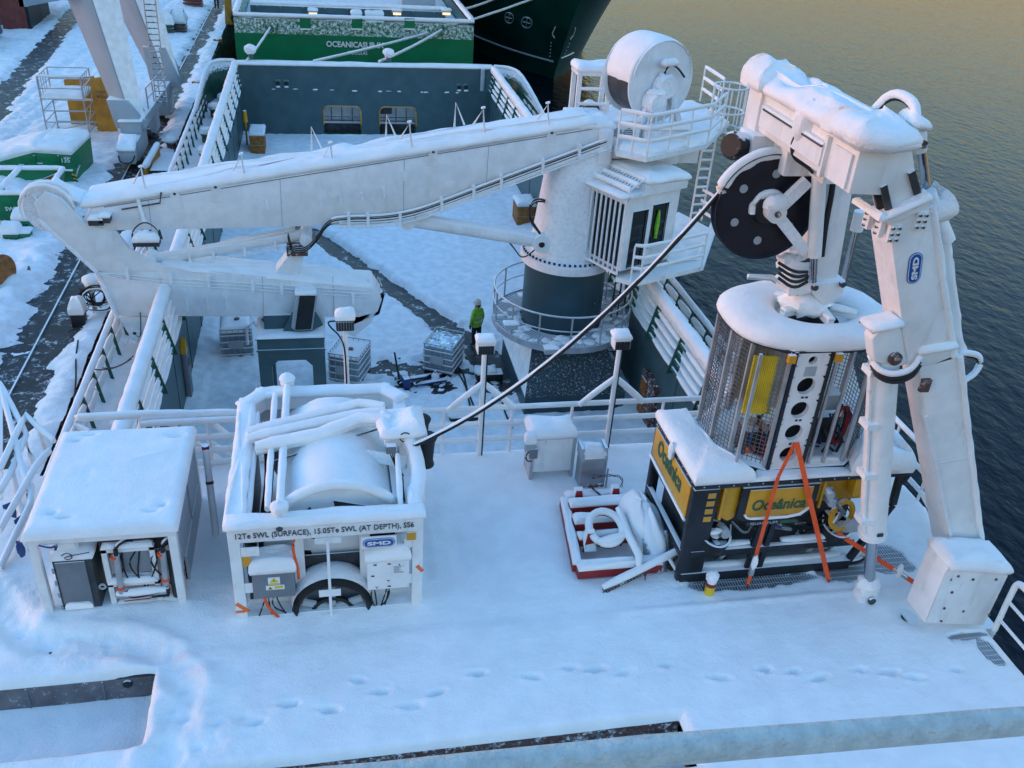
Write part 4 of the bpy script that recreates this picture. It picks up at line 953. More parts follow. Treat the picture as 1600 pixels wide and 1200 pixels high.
# skirt under the roof snow
MB().bx(X0-.03, X1+.03, Y0-.04, Y1+.03, ZT+.015, ZT+.06).build('snow_edge', 'snow', hp_, bevel=.02)
MB().bx(X0+.14, X1-.14, Y0+1.2, Y1-.2, -.1, 1.25).build('oil_tank', 'steel_dark', hp_, bevel=.03)  # dark finish puts the unit's interior shade into the tank colour
cb = MB().bx(-4.33, -3.76, 11.62, 12.1, -.1, 1.08).build('switch_cabinet', 'steel_dark', hp_, bevel=.015)
MB().bx(-4.29, -3.86, 11.595, 11.619, .10, 1.04).build('cabinet_door', 'grey', cb, bevel=.006)
MB().bx(-4.34, -3.80, 11.58, 11.618, .015, .06).build('door_sill', 'stainless', cb); capbox(cb, -4.28, -3.87, 11.57, 11.61, .10, .1, .0, jit=.01, seg=.08)
capbox(cb, -4.35, -3.74, 11.6, 12.1, 1.08, .12, .02)
for z in (.1, .35, .6, .85): MB().bx(-4.345, -4.31, 11.585, 11.615, z, z+.1).build('hinge', 'stainless', cb)
MB().lathe([(.03, -.01), (.06, -.01), (.06, .01), (.03, .01)], (-3.70, 11.66, .45), 'Y', 14, closed=True).build('latch_ring', 'galv', cb)
# filter frame, radiator, hoses
ff = MB().bx(-3.62, -3.54, 11.66, 11.74, -.1, 1.18).bx(-2.92, -2.84, 11.66, 11.74, -.1, 1.18).bx(-3.62, -2.84, 11.66, 11.74, 1.12, 1.20).bx(-3.62, -2.84, 11.66, 11.74, .42, .50).build('inner_frame', 'white', hp_)
rd = MB().bx(-3.5, -2.95, 11.76, 11.95, .62, 1.1).build('oil_cooler', 'lgrey', hp_)
f_ = MB()
for k in range(22): f_.bx(-3.49+k*.0247, -3.485+k*.0247, 11.745, 11.76, .63, 1.09)
tag(f_.build('fins', 'galv', rd), kind='stuff')
capbox(hp_, -3.6, -2.86, 11.62, 11.8, .50, .10, .0); capbox(hp_, -3.6, -2.86, 11.64, 11.76, 1.20, .07, .01); capbox(hp_, -3.55, -2.55, 11.62, 12.0, -.06, .17, .02, jit=.05)
for x, z0, z1 in ((-3.42, .35, 1.12), (-2.74, .45, 1.12)):
    t = MB().tube([(x, 11.60, z0), (x+.03, 11.60, z1)], .05, 12).build('filter_pipe', 'galv', hp_)
    for zz in (z0+.08, z1-.06): MB().tube([(x, 11.60, zz), (x, 11.60, zz+.05)], .058, 12).build('orange_band', 'orange', t)
    MB().tube(smooth([(x+.03, 11.60, z1), (x+.04, 11.6, z1+.18), (x+.18, 11.7, z1+.22), (x+.2, 11.9, z1)], 2), .035, 8).build('hose', 'black', t)
MB().tube([(-2.62, 11.72, .1), (-2.62, 11.72, 1.1)], .075, 14).build('accumulator', 'steel_dark', hp_)
MB().tube(smooth([(-3.35, 11.6, .4), (-3.3, 11.58, .25), (-3.0, 11.58, .3), (-2.7, 11.6, .35)], 2), .035, 8).build('hose', 'black', hp_)
o = MB().tube([(-3.5, 11.6, .28), (-2.75, 11.6, .3)], .045, 10).build('manifold_pipe', 'galv', hp_); snow_on(o, [[(-3.5, 11.6, .28), (-2.75, 11.6, .3)]], .05, .07)
MB().bx(-2.98, -2.72, 11.58, 11.66, .2, .33).build('valve_block', 'black', hp_); MB().tube([(-3.4, 11.57, .2), (-3.0, 11.57, .22)], .02, 8).build('drain_pipe', 'red', hp_)
for k in range(6):
    a = random.uniform(-3.5, -2.7); MB().tube(smooth([(a, 11.7, 1.1), (a+random.uniform(-.2, .2), 11.64, random.uniform(.6, .9)), (a+random.uniform(-.3, .3), 11.7, random.uniform(.1, .4))], 2), .014, 6).build('hose', 'black', hp_)
MB().tube(smooth([(-4.15, 11.56, 1.22), (-4.05, 11.54, 1.3), (-3.98, 11.54, 1.2), (-4.06, 11.54, 1.14), (-4.14, 11.55, 1.2), (-3.75, 11.56, 1.25)], 2), .010, 6).build('cable', 'black', hp_)
MB().ell((-4.15, 11.75, 1.28), .22, .12, .13, jit=.15).build('snow_clump', 'snow', hp_)
MB().tube(smooth([(-4.42, 11.57, ZT-.1), (-4.25, 11.53, ZT-.14), (-4.16, 11.53, ZT-.08), (-4.2, 11.53, ZT-.18)], 2), .022, 6).build('blue_rope', 'blue_jack', hp_)
MB().ell((-4.70, 11.6, 1.38), .06, .05, .14, jit=.3).build('blue_rag', 'blue_jack', hp_)
# louvred side (right)
for (a, c, z0, z1) in ((11.75, 12.95, .62, 1.40), (12.1, 14.1, -.05, .58), (13.0, 14.1, .62, 1.40)):
    pn = MB().bx(X1-.06, X1-.03, a, c, z0, z1).build('side_panel', 'black', hp_)
    f_ = MB(); n_ = int((z1-z0)/.05)
    for k in range(n_): f_.bx(X1-.03, X1-.005, a+.03, c-.03, z0+.03+k*.05, z0+.055+k*.05)
    tag(f_.build('louvres', 'grey', pn), kind='stuff')
    MB().bx(X1-.03, X1+.01, a-.02, a+.02, z0, z1).build('panel_frame', 'lgrey', pn)
st_ = thing('davit_post', 'slim grey tubular post leaning beside the power unit', 'post', (-2.15, 13.75, -.1))
p0, p1 = PZ(320, 812, -.1), PZ(301, 690, 1.45)
p0 = V3((-2.15, 13.2, -.1)); p1 = V3((-2.25, 13.9, 1.45))
MB().tube([p0, p1], .06, 12).build('tube', 'white_crane', st_); MB().tube([p0.lerp(p1, .62), p0.lerp(p1, .65)], .068, 12).build('joint_ring', 'rust', st_)
MB().tube([p1-V3((0, 0, .02)), p1+V3((0, 0, .06))], .065, 12).build('cap', 'red', st_)

# ---------------- umbilical winch
X0, X1, Y0, Y1, ZT = -1.65, 1.28, 11.06, 14.98, 1.90
wn = thing('umbilical_winch', 'large white framed umbilical winch with snow covered drum and safe load sign', 'winch', (-.2, 13.0, -.14))
for x in (X0, X1-.17):
    MB().bx(x, x+.17, Y0, Y0+.17, -.14, ZT-.24).build('corner_post', 'white', wn, bevel=.015)
    MB().bx(x, x+.17, Y1-.6, Y1-.43, -.14, ZT-.24).build('corner_post', 'white', wn, bevel=.015)
MB().bx(X0, X1, Y0-.01, Y0+.20, ZT-.26, ZT).build('front_header', 'white', wn, bevel=.015)
ring = [(X0+.11, Y0+.1), (X0+.11, Y1-.42), (X0+.36, Y1-.11), (X1-.36, Y1-.11), (X1-.11, Y1-.42), (X1-.11, Y0+.1)]
for i in range(5):
    a = V3((*ring[i], ZT-.13)); c = V3((*ring[i+1], ZT-.13)); MB().beam(a, c, .22, .25).build('top_beam', 'white', wn)
    if i < 4:
        d = (c-a).normalized(); s_ = V3((-d.y, d.x, 0))*.14; u_ = V3((0, 0, .125)); e = d*.12
        MB().pillow([a-e-s_+u_, c+e-s_+u_, c+e+s_+u_, a-e+s_+u_], .12, .02, r=.08, jit=.02, top=.015).build('snow_cover', 'snow', wn, ang=80)
capbox(wn, X0-.02, X1+.02, Y0-.03, Y0+.24, ZT, .13, .02, r=.09, jit=.02, top=.012)
capbox(wn, X1-.2, X1+.0, Y0+.2, Y0+.7, ZT-.0, .12, .02)
for y in (Y0+.02,): MB().bx(X0+.17, X1-.17, y, y+.12, -.14, .10).build('base_beam', 'white', wn)
text('load_sign_letters', '12Te SWL (SURFACE), 15.05Te SWL (AT DEPTH), SS6', 'text_dark', wn, (X0+.12, Y0-.012, ZT-.20), (1, 0, 0), (0, 0, 1), height=.135, width=2.66, bold=.004)
sp = MB().bx(.32, .86, Y0-.06, Y0-.03, ZT-.50, ZT-.28).build('logo_plate', 'sign_white', wn, bevel=.004)
def badge(name, parent, c, xd, yd, L, H, nrm):
    """blue lozenge with a white rim and SMD lettering"""
    xd = V3(xd).normalized(); yd = V3(yd).normalized(); nrm = V3(nrm).normalized(); c = V3(c)
    def stad(l, h):
        r = h/2; pts = []
        for k in range(9): a = -math.pi/2 + math.pi*k/8; pts.append(c + xd*(l/2-r+r*math.cos(a)) + yd*(r*math.sin(a)))
        for k in range(9): a = math.pi/2 + math.pi*k/8; pts.append(c + xd*(-l/2+r+r*math.cos(a)) + yd*(r*math.sin(a)))
        return pts
    b1 = MB().prism(stad(L, H), nrm*.006).build(name, 'blue_sign', parent)
    MB().prism([p+nrm*.006 for p in stad(L*.95, H*.88)], nrm*.003).build('badge_rim', 'sign_white', b1)
    MB().prism([p+nrm*.009 for p in stad(L*.91, H*.78)], nrm*.003).build('badge_field', 'blue_sign', b1)
    text('badge_letters', 'SMD', 'sign_white', b1, c - xd*L*.36 - yd*H*.21 + nrm*.012, xd, yd, height=H*.42, width=L*.72, bold=.035, out=.001)
badge('logo_badge', sp, (.59, Y0-.061, ZT-.39), (1, 0, 0), (0, 0, 1), .50, .17, (0, -1, 0))
MB().bx(X1-.26, X1-.12, Y0-.025, Y0-.005, ZT-.42, ZT-.27).build('yellow_corner', 'yellow', wn)
MB().bx(X0+.18, X0+.3, Y0+.02, Y0+.05, ZT-.75, ZT-.48).build('yellow_corner', 'yellow', wn)
# drum: axis along Y
DC = V3((-.02, 0, .98)); dy0, dy1 = 11.55, 14.3
dm = MB().lathe([(0, dy0), (1.15, dy0), (1.18, dy0+.03), (1.18, dy0+.07), (1.12, dy0+.10), (.92, dy0+.10), (.92, dy1-.1), (1.12, dy1-.1), (1.18, dy1-.05), (1.15, dy1), (0, dy1)], DC, 'Y', 48).build('drum', 'white_crane', wn)
for k in range(6):
    a = k*math.pi/3+.25; pts = []
    for r, da in ((.45, -.26), (.98, -.33), (.98, .33), (.45, .26)): pts.append(V3((DC.x+r*math.cos(a+da), dy0-.012, DC.z+r*math.sin(a+da))))
    MB().prism(pts, (0, .014, 0)).build('flange_opening', 'black', dm)
sv = []; sf = []; na, nh = 24, 12
for i in range(na+1):
    a = math.pi*(.04+.92*i/na); e = math.sin(math.pi*i/na)
    for j in range(nh+1):
        t = j/nh; rr = .915 + (.30*e**.6 + .03*n1(i*.5, j*.5))*(1 if 0 < j < nh else .9)
        sv.append((DC.x+math.cos(a)*rr, dy0+.02+(dy1-dy0-.04)*t, DC.z+math.sin(a)*rr))
for i in range(na):
    for j in range(nh): sf.append((i*(nh+1)+j, (i+1)*(nh+1)+j, (i+1)*(nh+1)+j+1, i*(nh+1)+j+1))
MB().add(sv, sf).build('snow_cover', 'snow', dm, ang=80)
arc = [DC+V3((1.18*math.cos(a), dy0+.03, 1.18*math.sin(a))) for a in [math.pi*(.22+.56*k/16) for k in range(17)]]
snow_on(dm, [arc], .07, .09)
# round hub cover at the front with hose coil
hc = V3((-.16, Y0+.12, .08)); R_ = .60
hb = MB().lathe([(.0, .25), (.55, .25), (.62, .2), (.62, -.05), (.57, -.06), (.57, .12), (.0, .12)], hc, 'Y', 40).build('hub_housing', 'grey', wn)
MB().lathe([(.535, -.10), (.57, -.12), (.60, -.06), (.59, .02), (.535, .02)], hc, 'Y', 40, closed=True).build('hub_ring', 'rubber', hb)
for k in range(4):
    rr = .57+.018*k; P_ = [hc+V3((rr*math.cos(a), -.13+.025*k, rr*math.sin(a))) for a in [2*math.pi*i/36 for i in range(36)]]
    MB().tube(P_, .020, 6, closed=True).build('coiled_hose', 'rubber', hb)
for k in range(5):
    a = k*2*math.pi/5+.3; MB().beam(hc+V3((.05*math.cos(a), -.02, .05*math.sin(a))), hc+V3((.5*math.cos(a), -.02, .5*math.sin(a))), .10, .06, up=(0, 1, 0)).build('hub_spoke', 'lgrey', hb)
MB().lathe([(.30, -.06), (.36, -.06), (.36, 0), (.30, 0)], hc+V3((0, 0, -.12)), 'Y', 28, closed=True).build('inner_ring', 'rubber', hb)
sv = []; sf = []; na, nh = 22, 5
for i in range(na+1):
    a = math.pi*(.03+.94*i/na); e = math.sin(math.pi*i/na)
    for j in range(nh+1):
        t = j/nh; rr = .61 + (.14*e**.5 + .015*n1(i*.7, j))*math.sin(math.pi*(.12+.76*t))**.5
        sv.append((hc.x+math.cos(a)*rr, hc.y-.10+.42*t, hc.z+math.sin(a)*rr))
for i in range(na):
    for j in range(nh): sf.append((i*(nh+1)+j, (i+1)*(nh+1)+j, (i+1)*(nh+1)+j+1, i*(nh+1)+j+1))
MB().add(sv, sf).build('snow_cover', 'snow', hb, ang=80)
# gauge stick and plates
gs = MB().bx(-.21, -.165, Y0-.06, Y0-.04, -.1, ZT-.28).build('gauge_stick', 'sign_white', wn); MB().bx(-.36, -.02, Y0-.07, Y0-.061, .48, .62).build('gauge_plate', 'sign_white', gs)
MB().bx(-.38, .02, Y0-.035, Y0-.012, ZT-.36, ZT-.265).build('stick_plate', 'white', gs)
# boxes
jb = MB().bx(-1.36, -.72, Y0-.02, Y0+.35, .50, 1.02).build('junction_box', 'grey', wn, bevel=.015); capbox(jb, -1.38, -.70, Y0-.04, Y0+.37, 1.02, .24, .02, r=.1, jit=.02)
sg = MB().bx(-1.12, -.94, Y0-.032, Y0-.021, .78, .93).build('warning_label', 'sign_white', jb)
MB().prism([(-1.10, Y0-.034, .83), (-.96, Y0-.034, .83), (-1.03, Y0-.034, .925)], (0, .002, 0)).build('warning_triangle', 'yellow_sign', sg)
MB().prism([(-1.035, Y0-.036, .845), (-1.02, Y0-.036, .87), (-1.035, Y0-.036, .87), (-1.022, Y0-.036, .905), (-1.045, Y0-.036, .865), (-1.03, Y0-.036, .865)], (0, .002, 0)).build('lightning_mark', 'text_dark', sg)
MB().bx(-1.115, -.945, Y0-.034, Y0-.0325, .785, .815).build('yellow_band', 'yellow_sign', sg)
sg = MB().bx(-1.16, -.88, Y0-.032, Y0-.021, .68, .765).build('warning_label', 'sign_white', jb)
MB().prism([(-1.14, Y0-.034, .69), (-1.05, Y0-.034, .69), (-1.095, Y0-.034, .755)], (0, .002, 0)).build('warning_triangle', 'yellow_sign', sg)
MB().prism([(-1.12, Y0-.036, .70), (-1.07, Y0-.036, .70), (-1.095, Y0-.036, .735)], (0, .002, 0)).build('warning_mark', 'text_dark', sg)
MB().bx(-1.03, -.90, Y0-.034, Y0-.0325, .70, .75).build('yellow_band', 'yellow_sign', sg)
eb = MB().bx(.40, 1.06, Y0-.05, Y0+.35, .52, 1.10).build('control_box', 'white', wn, bevel=.012); capbox(eb, .38, 1.08, Y0-.06, Y0+.36, 1.10, .24, .02, r=.1, jit=.02)
pl = MB().bx(.80, 1.00, Y0-.062, Y0-.051, .84, 1.06).build('type_plate', 'sign_white', eb)
for k in range(7): MB().bx(.815, .815+random.uniform(.08, .17), Y0-.064, Y0-.0625, .86+k*.022, .867+k*.022).build('plate_line', 'text_dark', pl)
MB().bx(.895, .915, Y0-.065, Y0-.0625, 1.01, 1.045).build('plate_mark', 'blue_sign', pl)
MB().bx(.70, .755, Y0-.085, Y0-.05, .74, .86).build('switch_handle', 'sign_white', eb); MB().bx(.71, .745, Y0-.09, Y0-.05, .72, .745).build('red_button', 'red', eb)
for (a, c) in ((.5, 1.05), (.72, 1.05), (.72, .58), (.46, .82)): MB().bx(a, a+.05, Y0-.06, Y0-.05, c-.012, c+.008).build('fixing', 'text_dark', eb)
MB().prism([(.52, Y0-.054, .60), (.545, Y0-.054, .54), (.57, Y0-.054, .60), (.545, Y0-.054, .57)], (0, .003, 0)).build('arrow_mark', 'rust', eb)
for z in (.55, 1.3): MB().bx(X1-.30, X1-.17, Y0+.0, Y0+.02, z, z+.2).build('bracket_plate', 'white', wn, bevel=.02)
MB().bx(X0+.17, X0+.36, Y0+.0, Y0+.02, .62, .82).build('bracket_plate', 'white', wn, bevel=.03)
MB().bx(X0+.17, X0+.44, Y0+.0, Y0+.02, 1.36, 1.54).build('bracket_plate', 'white', wn, bevel=.03)
for x in (-.72, .30): MB().bx(x, x+.16, Y0+.2, Y0+.32, .0, ZT-.26).build('inner_post', 'white', wn)
for z in (.10, .42): MB().bx(X0+.17, X1-.17, Y0+.30, Y0+.36, z, z+.1).build('inner_beam', 'white_crane', wn)
MB().bx(X0+.2, X1-.2, Y0+.40, Y0+.42, -.1, .95).build('shade_panel', 'steel_dark', wn)  # dark upright sheet, imitates the shade low inside the winch frame
MB().tube(smooth([(-.68, Y0+.1, ZT-.28), (-.72, Y0+.02, 1.4), (-.66, Y0, 1.1), (-.66, Y0+.1, .75)], 2), .022, 8).build('orange_hose', 'orange', wn)
MB().tube(smooth([(-1.22, Y0+.05, .5), (-1.15, Y0-.02, .3), (-1.02, Y0-.0, .05), (-.85, Y0, -.08)], 2), .024, 8).build('orange_hose', 'orange', wn)
for k in range(9):
    x = random.choice((-1.15, -1.05, .5, .6, .75, .85, .95)); MB().tube(smooth([(x, Y0+.1, .52), (x+random.uniform(-.1, .1), Y0, .3), (x+random.uniform(-.2, .2), Y0+.05, random.uniform(-.1, .1))], 2), .012, 6).build('cable', 'rubber', wn)
MB().bx(X0-.003, X0+.14, Y0-.004, Y0, .22, .27).build('orange_tag', 'orange_tag', wn); t_ = MB().beam((X0+.02, Y0-.006, .42), (X0+.20, Y0-.006, .24), .012, .06, up=(0, 0, 1)).build('orange_tape', 'orange_tag', wn)
MB().beam((X1-.09, Y0-.006, .92), (X1-.0, Y0-.006, .80), .012, .06).build('orange_tape', 'orange_tag', wn)
# left inside wall, mesh at the back
MB().bx(X0+.2, X0+.24, Y0+.3, Y1-.6, .2, 1.5).build('side_plate', 'steel_dark', wn)
MB().bx(X0+.03, X0+.12, Y0+.17, Y1-.6, .85, .95).build('side_rail', 'white', wn); MB().bx(X1-.12, X1-.03, Y0+.17, Y1-.6, .85, .95).build('side_rail', 'white', wn)
m_ = MB()
for k in range(36): m_.tube([(X0+.3+k*.066, Y1-.2, 1.05), (X0+.3+k*.066, Y1-.2, 1.72)], .008, 4)
for k in range(11): m_.tube([(X0+.3, Y1-.2, 1.05+k*.066), (X0+2.62, Y1-.2, 1.05+k*.066)], .008, 4)
tag(m_.build('back_mesh', 'steel_dark', wn), kind='stuff')
MB().bx(X0+.3, X1-.3, Y1-.22, Y1-.12, ZT-.5, ZT-.26).build('back_panel', 'lgrey', wn)
MB().lathe([(0, -.1), (.1, -.1), (.1, .1), (0, .1)], (X0+.36, Y1-.75, 1.45), 'Z', 12).build('yellow_lamp', 'yellow', wn)
# fore-and-aft bars over the top
for (a, c, r) in (((449, 604), (437, 803), .055), ((430, 618), (418, 796), .045)):
    pa, pb = PZ(*a, ZT+.10), PZ(*c, ZT+.10); P_ = [pa, pb]
    o = MB().tube(P_, r, 10).build('top_bar', 'white', wn); snow_on(o, [P_], r, r*1.2)
for a in ((449, 600), (437, 802)):
    p = PZ(*a, ZT+.1); MB().ell(p+V3((0, 0, .03)), .13, .13, .13, jit=.05).build('bar_head', 'white', wn); MB().ell(p+V3((0, 0, .12)), .15, .15, .10, jit=.08).build('snow_cover', 'snow', wn)
p = PZ(437, 812, ZT+.02); MB().lathe([(0, -.12), (.05, -.12), (.05, .1), (0, .1)], p+V3((0, -.08, -.02)), 'Y', 12).build('bar_pin', 'steel_dark', wn)
# level wind arm and head
lw = MB()
def PP(x, y, z): return PZ(x, y, z)
paths = [[PP(388, 680, 2.0), PP(470, 660, 2.15), PP(560, 636, 2.35), PP(600, 640, 2.4)], [PP(388, 690, 2.0), PP(560, 652, 2.3), PP(602, 648, 2.4)], [PP(400, 704, 2.0), PP(500, 684, 2.15), PP(560, 660, 2.3), PP(610, 660, 2.4)]]
for k, P_ in enumerate(paths):
    o = MB().tube(P_, .06 if k < 2 else .085, 10).build('guide_arm', 'white', wn); snow_on(o, [P_], .07 if k < 2 else .095, .10)
P_ = [PP(424, 722, 1.95), PP(505, 696, 2.0), PP(598, 668, 2.2)]; MB().tube(P_, .018, 6).build('guide_rod', 'steel_dark', wn)
o = MB().prism([PP(500, 700, 2.0), PP(505, 706, 1.95), PP(632, 732, 1.9), PP(636, 722, 2.0)], (0, .06, .08)).build('tie_strut', 'white', wn)
hd = PP(632, 668, 2.35)
h_ = MB().bx(hd.x-.36, hd.x+.28, hd.y-.32, hd.y+.35, hd.z-.18, hd.z+.02).build('guide_head', 'white', wn, bevel=.05)
MB().pillow([(hd.x-.4, hd.y-.36, hd.z+.02), (hd.x+.32, hd.y-.36, hd.z+.02), (hd.x+.32, hd.y+.4, hd.z+.02), (hd.x-.4, hd.y+.4, hd.z+.02)], .20, .05, jit=.05, top=.08).build('snow_cover', 'snow', h_, ang=80)
for (a_, c_) in (((-1.35, Y0+.25, ZT-.05), (-1.35, Y1-.7, ZT-.05)), ((.95, Y0+.25, ZT-.02), (.98, Y0+1.3, ZT+.25))):
    o = MB().tube([a_, c_], .04, 8).build('frame_bar', 'white', wn); snow_on(o, [[a_, c_]], .04, .05)
for k in range(5): P_ = smooth([(-1.25+.05*k, Y1-.9, ZT-.2), (-1.2+.03*k, 13.2, 1.2+.05*k), (-1.3+.04*k, 12.2, 1.0), (-1.25, Y0+.4, .6+.1*k)], 2); MB().tube(P_, .02, 6).build('hydraulic_hose', 'rubber', wn)
# curved side arm running down to the frame, guide roller and small box
arm = [hd+V3((.02, -.2, -.1)), hd+V3((.14, -.55, -.25)), hd+V3((.16, -.95, -.45)), V3((X1-.1, Y0+.45, ZT-.1))]
P_ = smooth(arm, 2); vs = []; fs = []
for p in P_: vs += [p+V3((-.12, 0, .08)), p+V3((.12, 0, .06)), p+V3((.12, 0, -.22)), p+V3((-.12, 0, -.22))]
for i in range(len(P_)-1):
    for j in range(4): fs.append((4*i+j, 4*i+(j+1) % 4, 4*i+4+(j+1) % 4, 4*i+4+j))
o = MB().add(vs, fs).build('side_arm', 'white', h_); snow_on(o, [[p+V3((0, 0, .06)) for p in P_]], .10, .06)
ro = MB().lathe([(0, -.33), (.12, -.33), (.16, -.30), (.13, -.2), (.13, .2), (.16, .30), (.12, .33), (0, .33)], hd+V3((.36, -.15, -.38)), ax=(.06, -.10, 1), n=20).build('guide_roller', 'rubber', h_)
ro = MB().lathe([(0, -.33), (.12, -.33), (.16, -.30), (.13, -.2), (.13, .2), (.16, .30), (.12, .33), (0, .33)], hd+V3((.30, .28, -.30)), ax=(.06, -.10, 1), n=20).build('guide_roller', 'rubber', h_)
MB().bx(hd.x-.34, hd.x-.18, hd.y-.52, hd.y-.40, hd.z-.16, hd.z-.02).build('sensor_box', 'grey', h_)
for k in range(3): MB().tube(smooth([hd+V3((-.28+.04*k, -.48, -.16)), hd+V3((-.2, -.6, -.35)), hd+V3((-.1+.04*k, -.8, -.5)), hd+V3((-.1, -1.0, -.9))], 2), .012, 6).build('cable', 'rubber', h_)
P_ = [hd+V3((-.02+.09*math.cos(a), -.38, .06+.09*math.sin(a))) for a in [k*.35 for k in range(16)]]; MB().tube(P_, .010, 6).build('cable_loop', 'rubber', h_)
MB().bx(X1-.42, X1-.26, Y0+.5, Y1-.9, .3, 1.75).build('side_plate', 'steel_dark', wn)
# ================================================================== launch frame, cage and vehicle
LF = thing('launch_frame', 'tall white launch A-frame with snow capped crossbeam, leg ram and black sheave', 'launch frame', (10.1, 9.6, -.14))
NY = 9.6
def L(px, py, y=NY): return PY(px, py, y)
def leg_box(pp, y0, y1, name, m='white', bevel=.02, parent=LF):
    return MB().prism([PY(x, y, y0) for x, y in pp], (0, y1-y0, 0)).build(name, m, parent, bevel=bevel)
# foot box
ft = leg_box([(1444, 974), (1538, 978), (1576, 900), (1566, 876), (1496, 874), (1478, 892)], 9.42, 9.98, 'foot_box', bevel=.03)
a = [PY(x, y, 9.42) for x, y in ((1484, 884), (1576, 890))]
MB().pillow([a[0]+V3((.0, -.05, -.06)), a[1]+V3((.0, -.05, -.06)), a[1]+V3((.0, .58, -.06)), a[0]+V3((.0, .58, -.06))], .24, .05, r=.2, jit=.02).build('snow_cover', 'snow', ft, ang=80)
sd_ = [PY(x, y, 9.41) for x, y in ((1448, 970), (1478, 896), (1490, 890), (1463, 972))]; MB().prism(sd_, (0, -.008, 0)).build('access_plate', 'white', ft)
for px, py in ((1485, 905), (1487, 925), (1475, 950), (1497, 900), (1520, 905), (1556, 905), (1540, 893), (1545, 960), (1505, 955), (1470, 970)):
    MB().lathe([(.022, 0), (.022, .02), (0, .02)], PY(px, py, 9.42), ax=(0, -1, 0), n=8).build('plug', 'rust', ft)
MB().bx(9.5, 11.0, 9.5, 10.7, -.42, -.10).build('foot_pad', 'white', LF)
# legs: front faces traced on the plane of the leg, real depth behind
LY, LD = 10.05, .55
def lsnow(pts, th, parent, y0=LY-.05, **k):
    """cap on a front edge given by two pixels, running back over the leg"""
    p, q = (PY(x, y, y0) for x, y in pts); d = k.pop('depth', LD+.1); return MB().pillow([p, q, q+V3((0, d, 0)), p+V3((0, d, 0))], th, .03, **k).build('snow_cover', 'snow', parent, ang=80)
lg = leg_box([(1437, 576), (1497, 552), (1534, 874), (1486, 880)], LY, LY+LD, 'lower_leg')
P_ = dense([PY(1536, 866, LY), PY(1499, 556, LY)], .25); MB().tube(P_, .05, 8, jit=.35).build('snow_ridge', 'snow', lg, ang=80)
MB().beam(PY(1447, 650, LY-.02), PY(1489, 860, LY-.02), .05, .05).build('pipe_cover', 'white_crane', lg); MB().beam(PY(1459, 726, LY-.004), PY(1512, 716, LY-.004), .012, .008).build('weld_seam', 'lgrey', lg)
lsnow(((1436, 556), (1493, 546)), .15, lg, jit=.03)
ul = leg_box([(1389, 348), (1452, 320), (1486, 543), (1497, 560), (1437, 577), (1419, 570), (1411, 516)], LY, LY+LD, 'upper_leg')
kb = leg_box([(1388, 506), (1411, 514), (1422, 570), (1396, 576), (1366, 566), (1362, 530)], LY+.02, LY+.28, 'knee_block', bevel=.05)
lsnow(((1364, 522), (1408, 512)), .13, kb, jit=.03, depth=.34)
MB().lathe([(0, -.04), (.1, -.04), (.1, .04), (0, .04)], PY(1398, 560, LY-.0), 'Y', 14).build('knee_pin', 'rust', kb)
cB = PY(1429, 419, LY-.006); xd_ = (PY(1432, 398, LY)-PY(1427, 440, LY)).normalized(); n_ = V3((0, -1, 0)); yd_ = n_.cross(xd_)
badge('logo_badge', ul, cB, xd_, yd_, .46, .20, n_)
P_ = dense([PY(1490, 556, LY+.02), PY(1470, 420, LY+.02), PY(1456, 322, LY+.02)], .2); MB().tube(P_, .055, 8, jit=.35).build('snow_ridge', 'snow', ul, ang=80)
bx_ = leg_box([(1456, 350), (1480, 343), (1482, 372), (1462, 382)], LY+.1, LY+.5, 'side_box'); a = PY(1452, 350, LY+.05)
MB().pillow([a, a+V3((.28, 0, .06)), a+V3((.28, .5, .06)), a+V3((0, .5, 0))], .34, .04, jit=.06, top=.05).build('snow_cover', 'snow', bx_, ang=80)
P_ = dense([PY(1478, 380, LY+.25), PY(1496, 520, LY+.25), PY(1506, 556, LY+.25)], .15); MB().tube(P_, .065, 8, jit=.35).build('snow_covered_pipe', 'snow', ul, ang=80)
MB().tube([PY(1440, 232, LY+.3), PY(1448, 300, LY+.3)], .06, 10).build('stay_rod', 'chrome', ul); q = leg_box([(1430, 195), (1452, 205), (1452, 240), (1432, 245)], LY+.1, LY+.4, 'stay_eye', bevel=.05); lsnow(((1430, 200), (1452, 206)), .16, q, LY+.05, depth=.4)
MB().lathe([(.05, 0), (.05, .04), (0, .04)], PY(1442, 225, LY+.1), ax=(0, -1, 0), n=10).build('stay_pin', 'rust', q)
P_ = [PY(1452, 300, LY+.15), PY(1470, 350, LY+.15), PY(1482, 375, LY+.15)]; MB().tube(dense(P_, .12), .09, 8, jit=.3).build('snow_covered_pipe', 'snow', ul, ang=80)
# collar between the telescopic sections
cl = leg_box([(1374, 338), (1391, 352), (1454, 323), (1452, 312), (1391, 338)], LY-.07, LY+.02, 'collar', bevel=.01)
for k, (px, py) in enumerate(((1398, 362), (1440, 342))):
    p = PY(px, py, LY-.02); pd_ = MB().bx(p.x-.09, p.x+.07, p.y-.03, p.y+.04, p.z-.14, p.z+.09).build('wear_pad', 'white', ul)
    for i in range(2):
        for j in range(3): MB().lathe([(.02, 0), (.02, .028), (0, .028)], p+V3((-.06+i*.09, -.03, -.10+j*.08)), ax=(0, -1, 0), n=6).build('pad_bolt', 'steel_dark', pd_)
for k in range(2):
    p = PY(1377-k*18, 352-k*12, LY+.12+k*.3); pd_ = MB().bx(p.x-.05, p.x+.02, p.y-.07, p.y+.07, p.z-.14, p.z+.09).build('wear_pad', 'white', ul)
    for j in range(3): MB().lathe([(.02, 0), (.02, .03), (0, .03)], p+V3((-.05, 0, -.10+j*.08)), ax=(-1, 0, 0), n=6).build('pad_bolt', 'steel_dark', pd_)
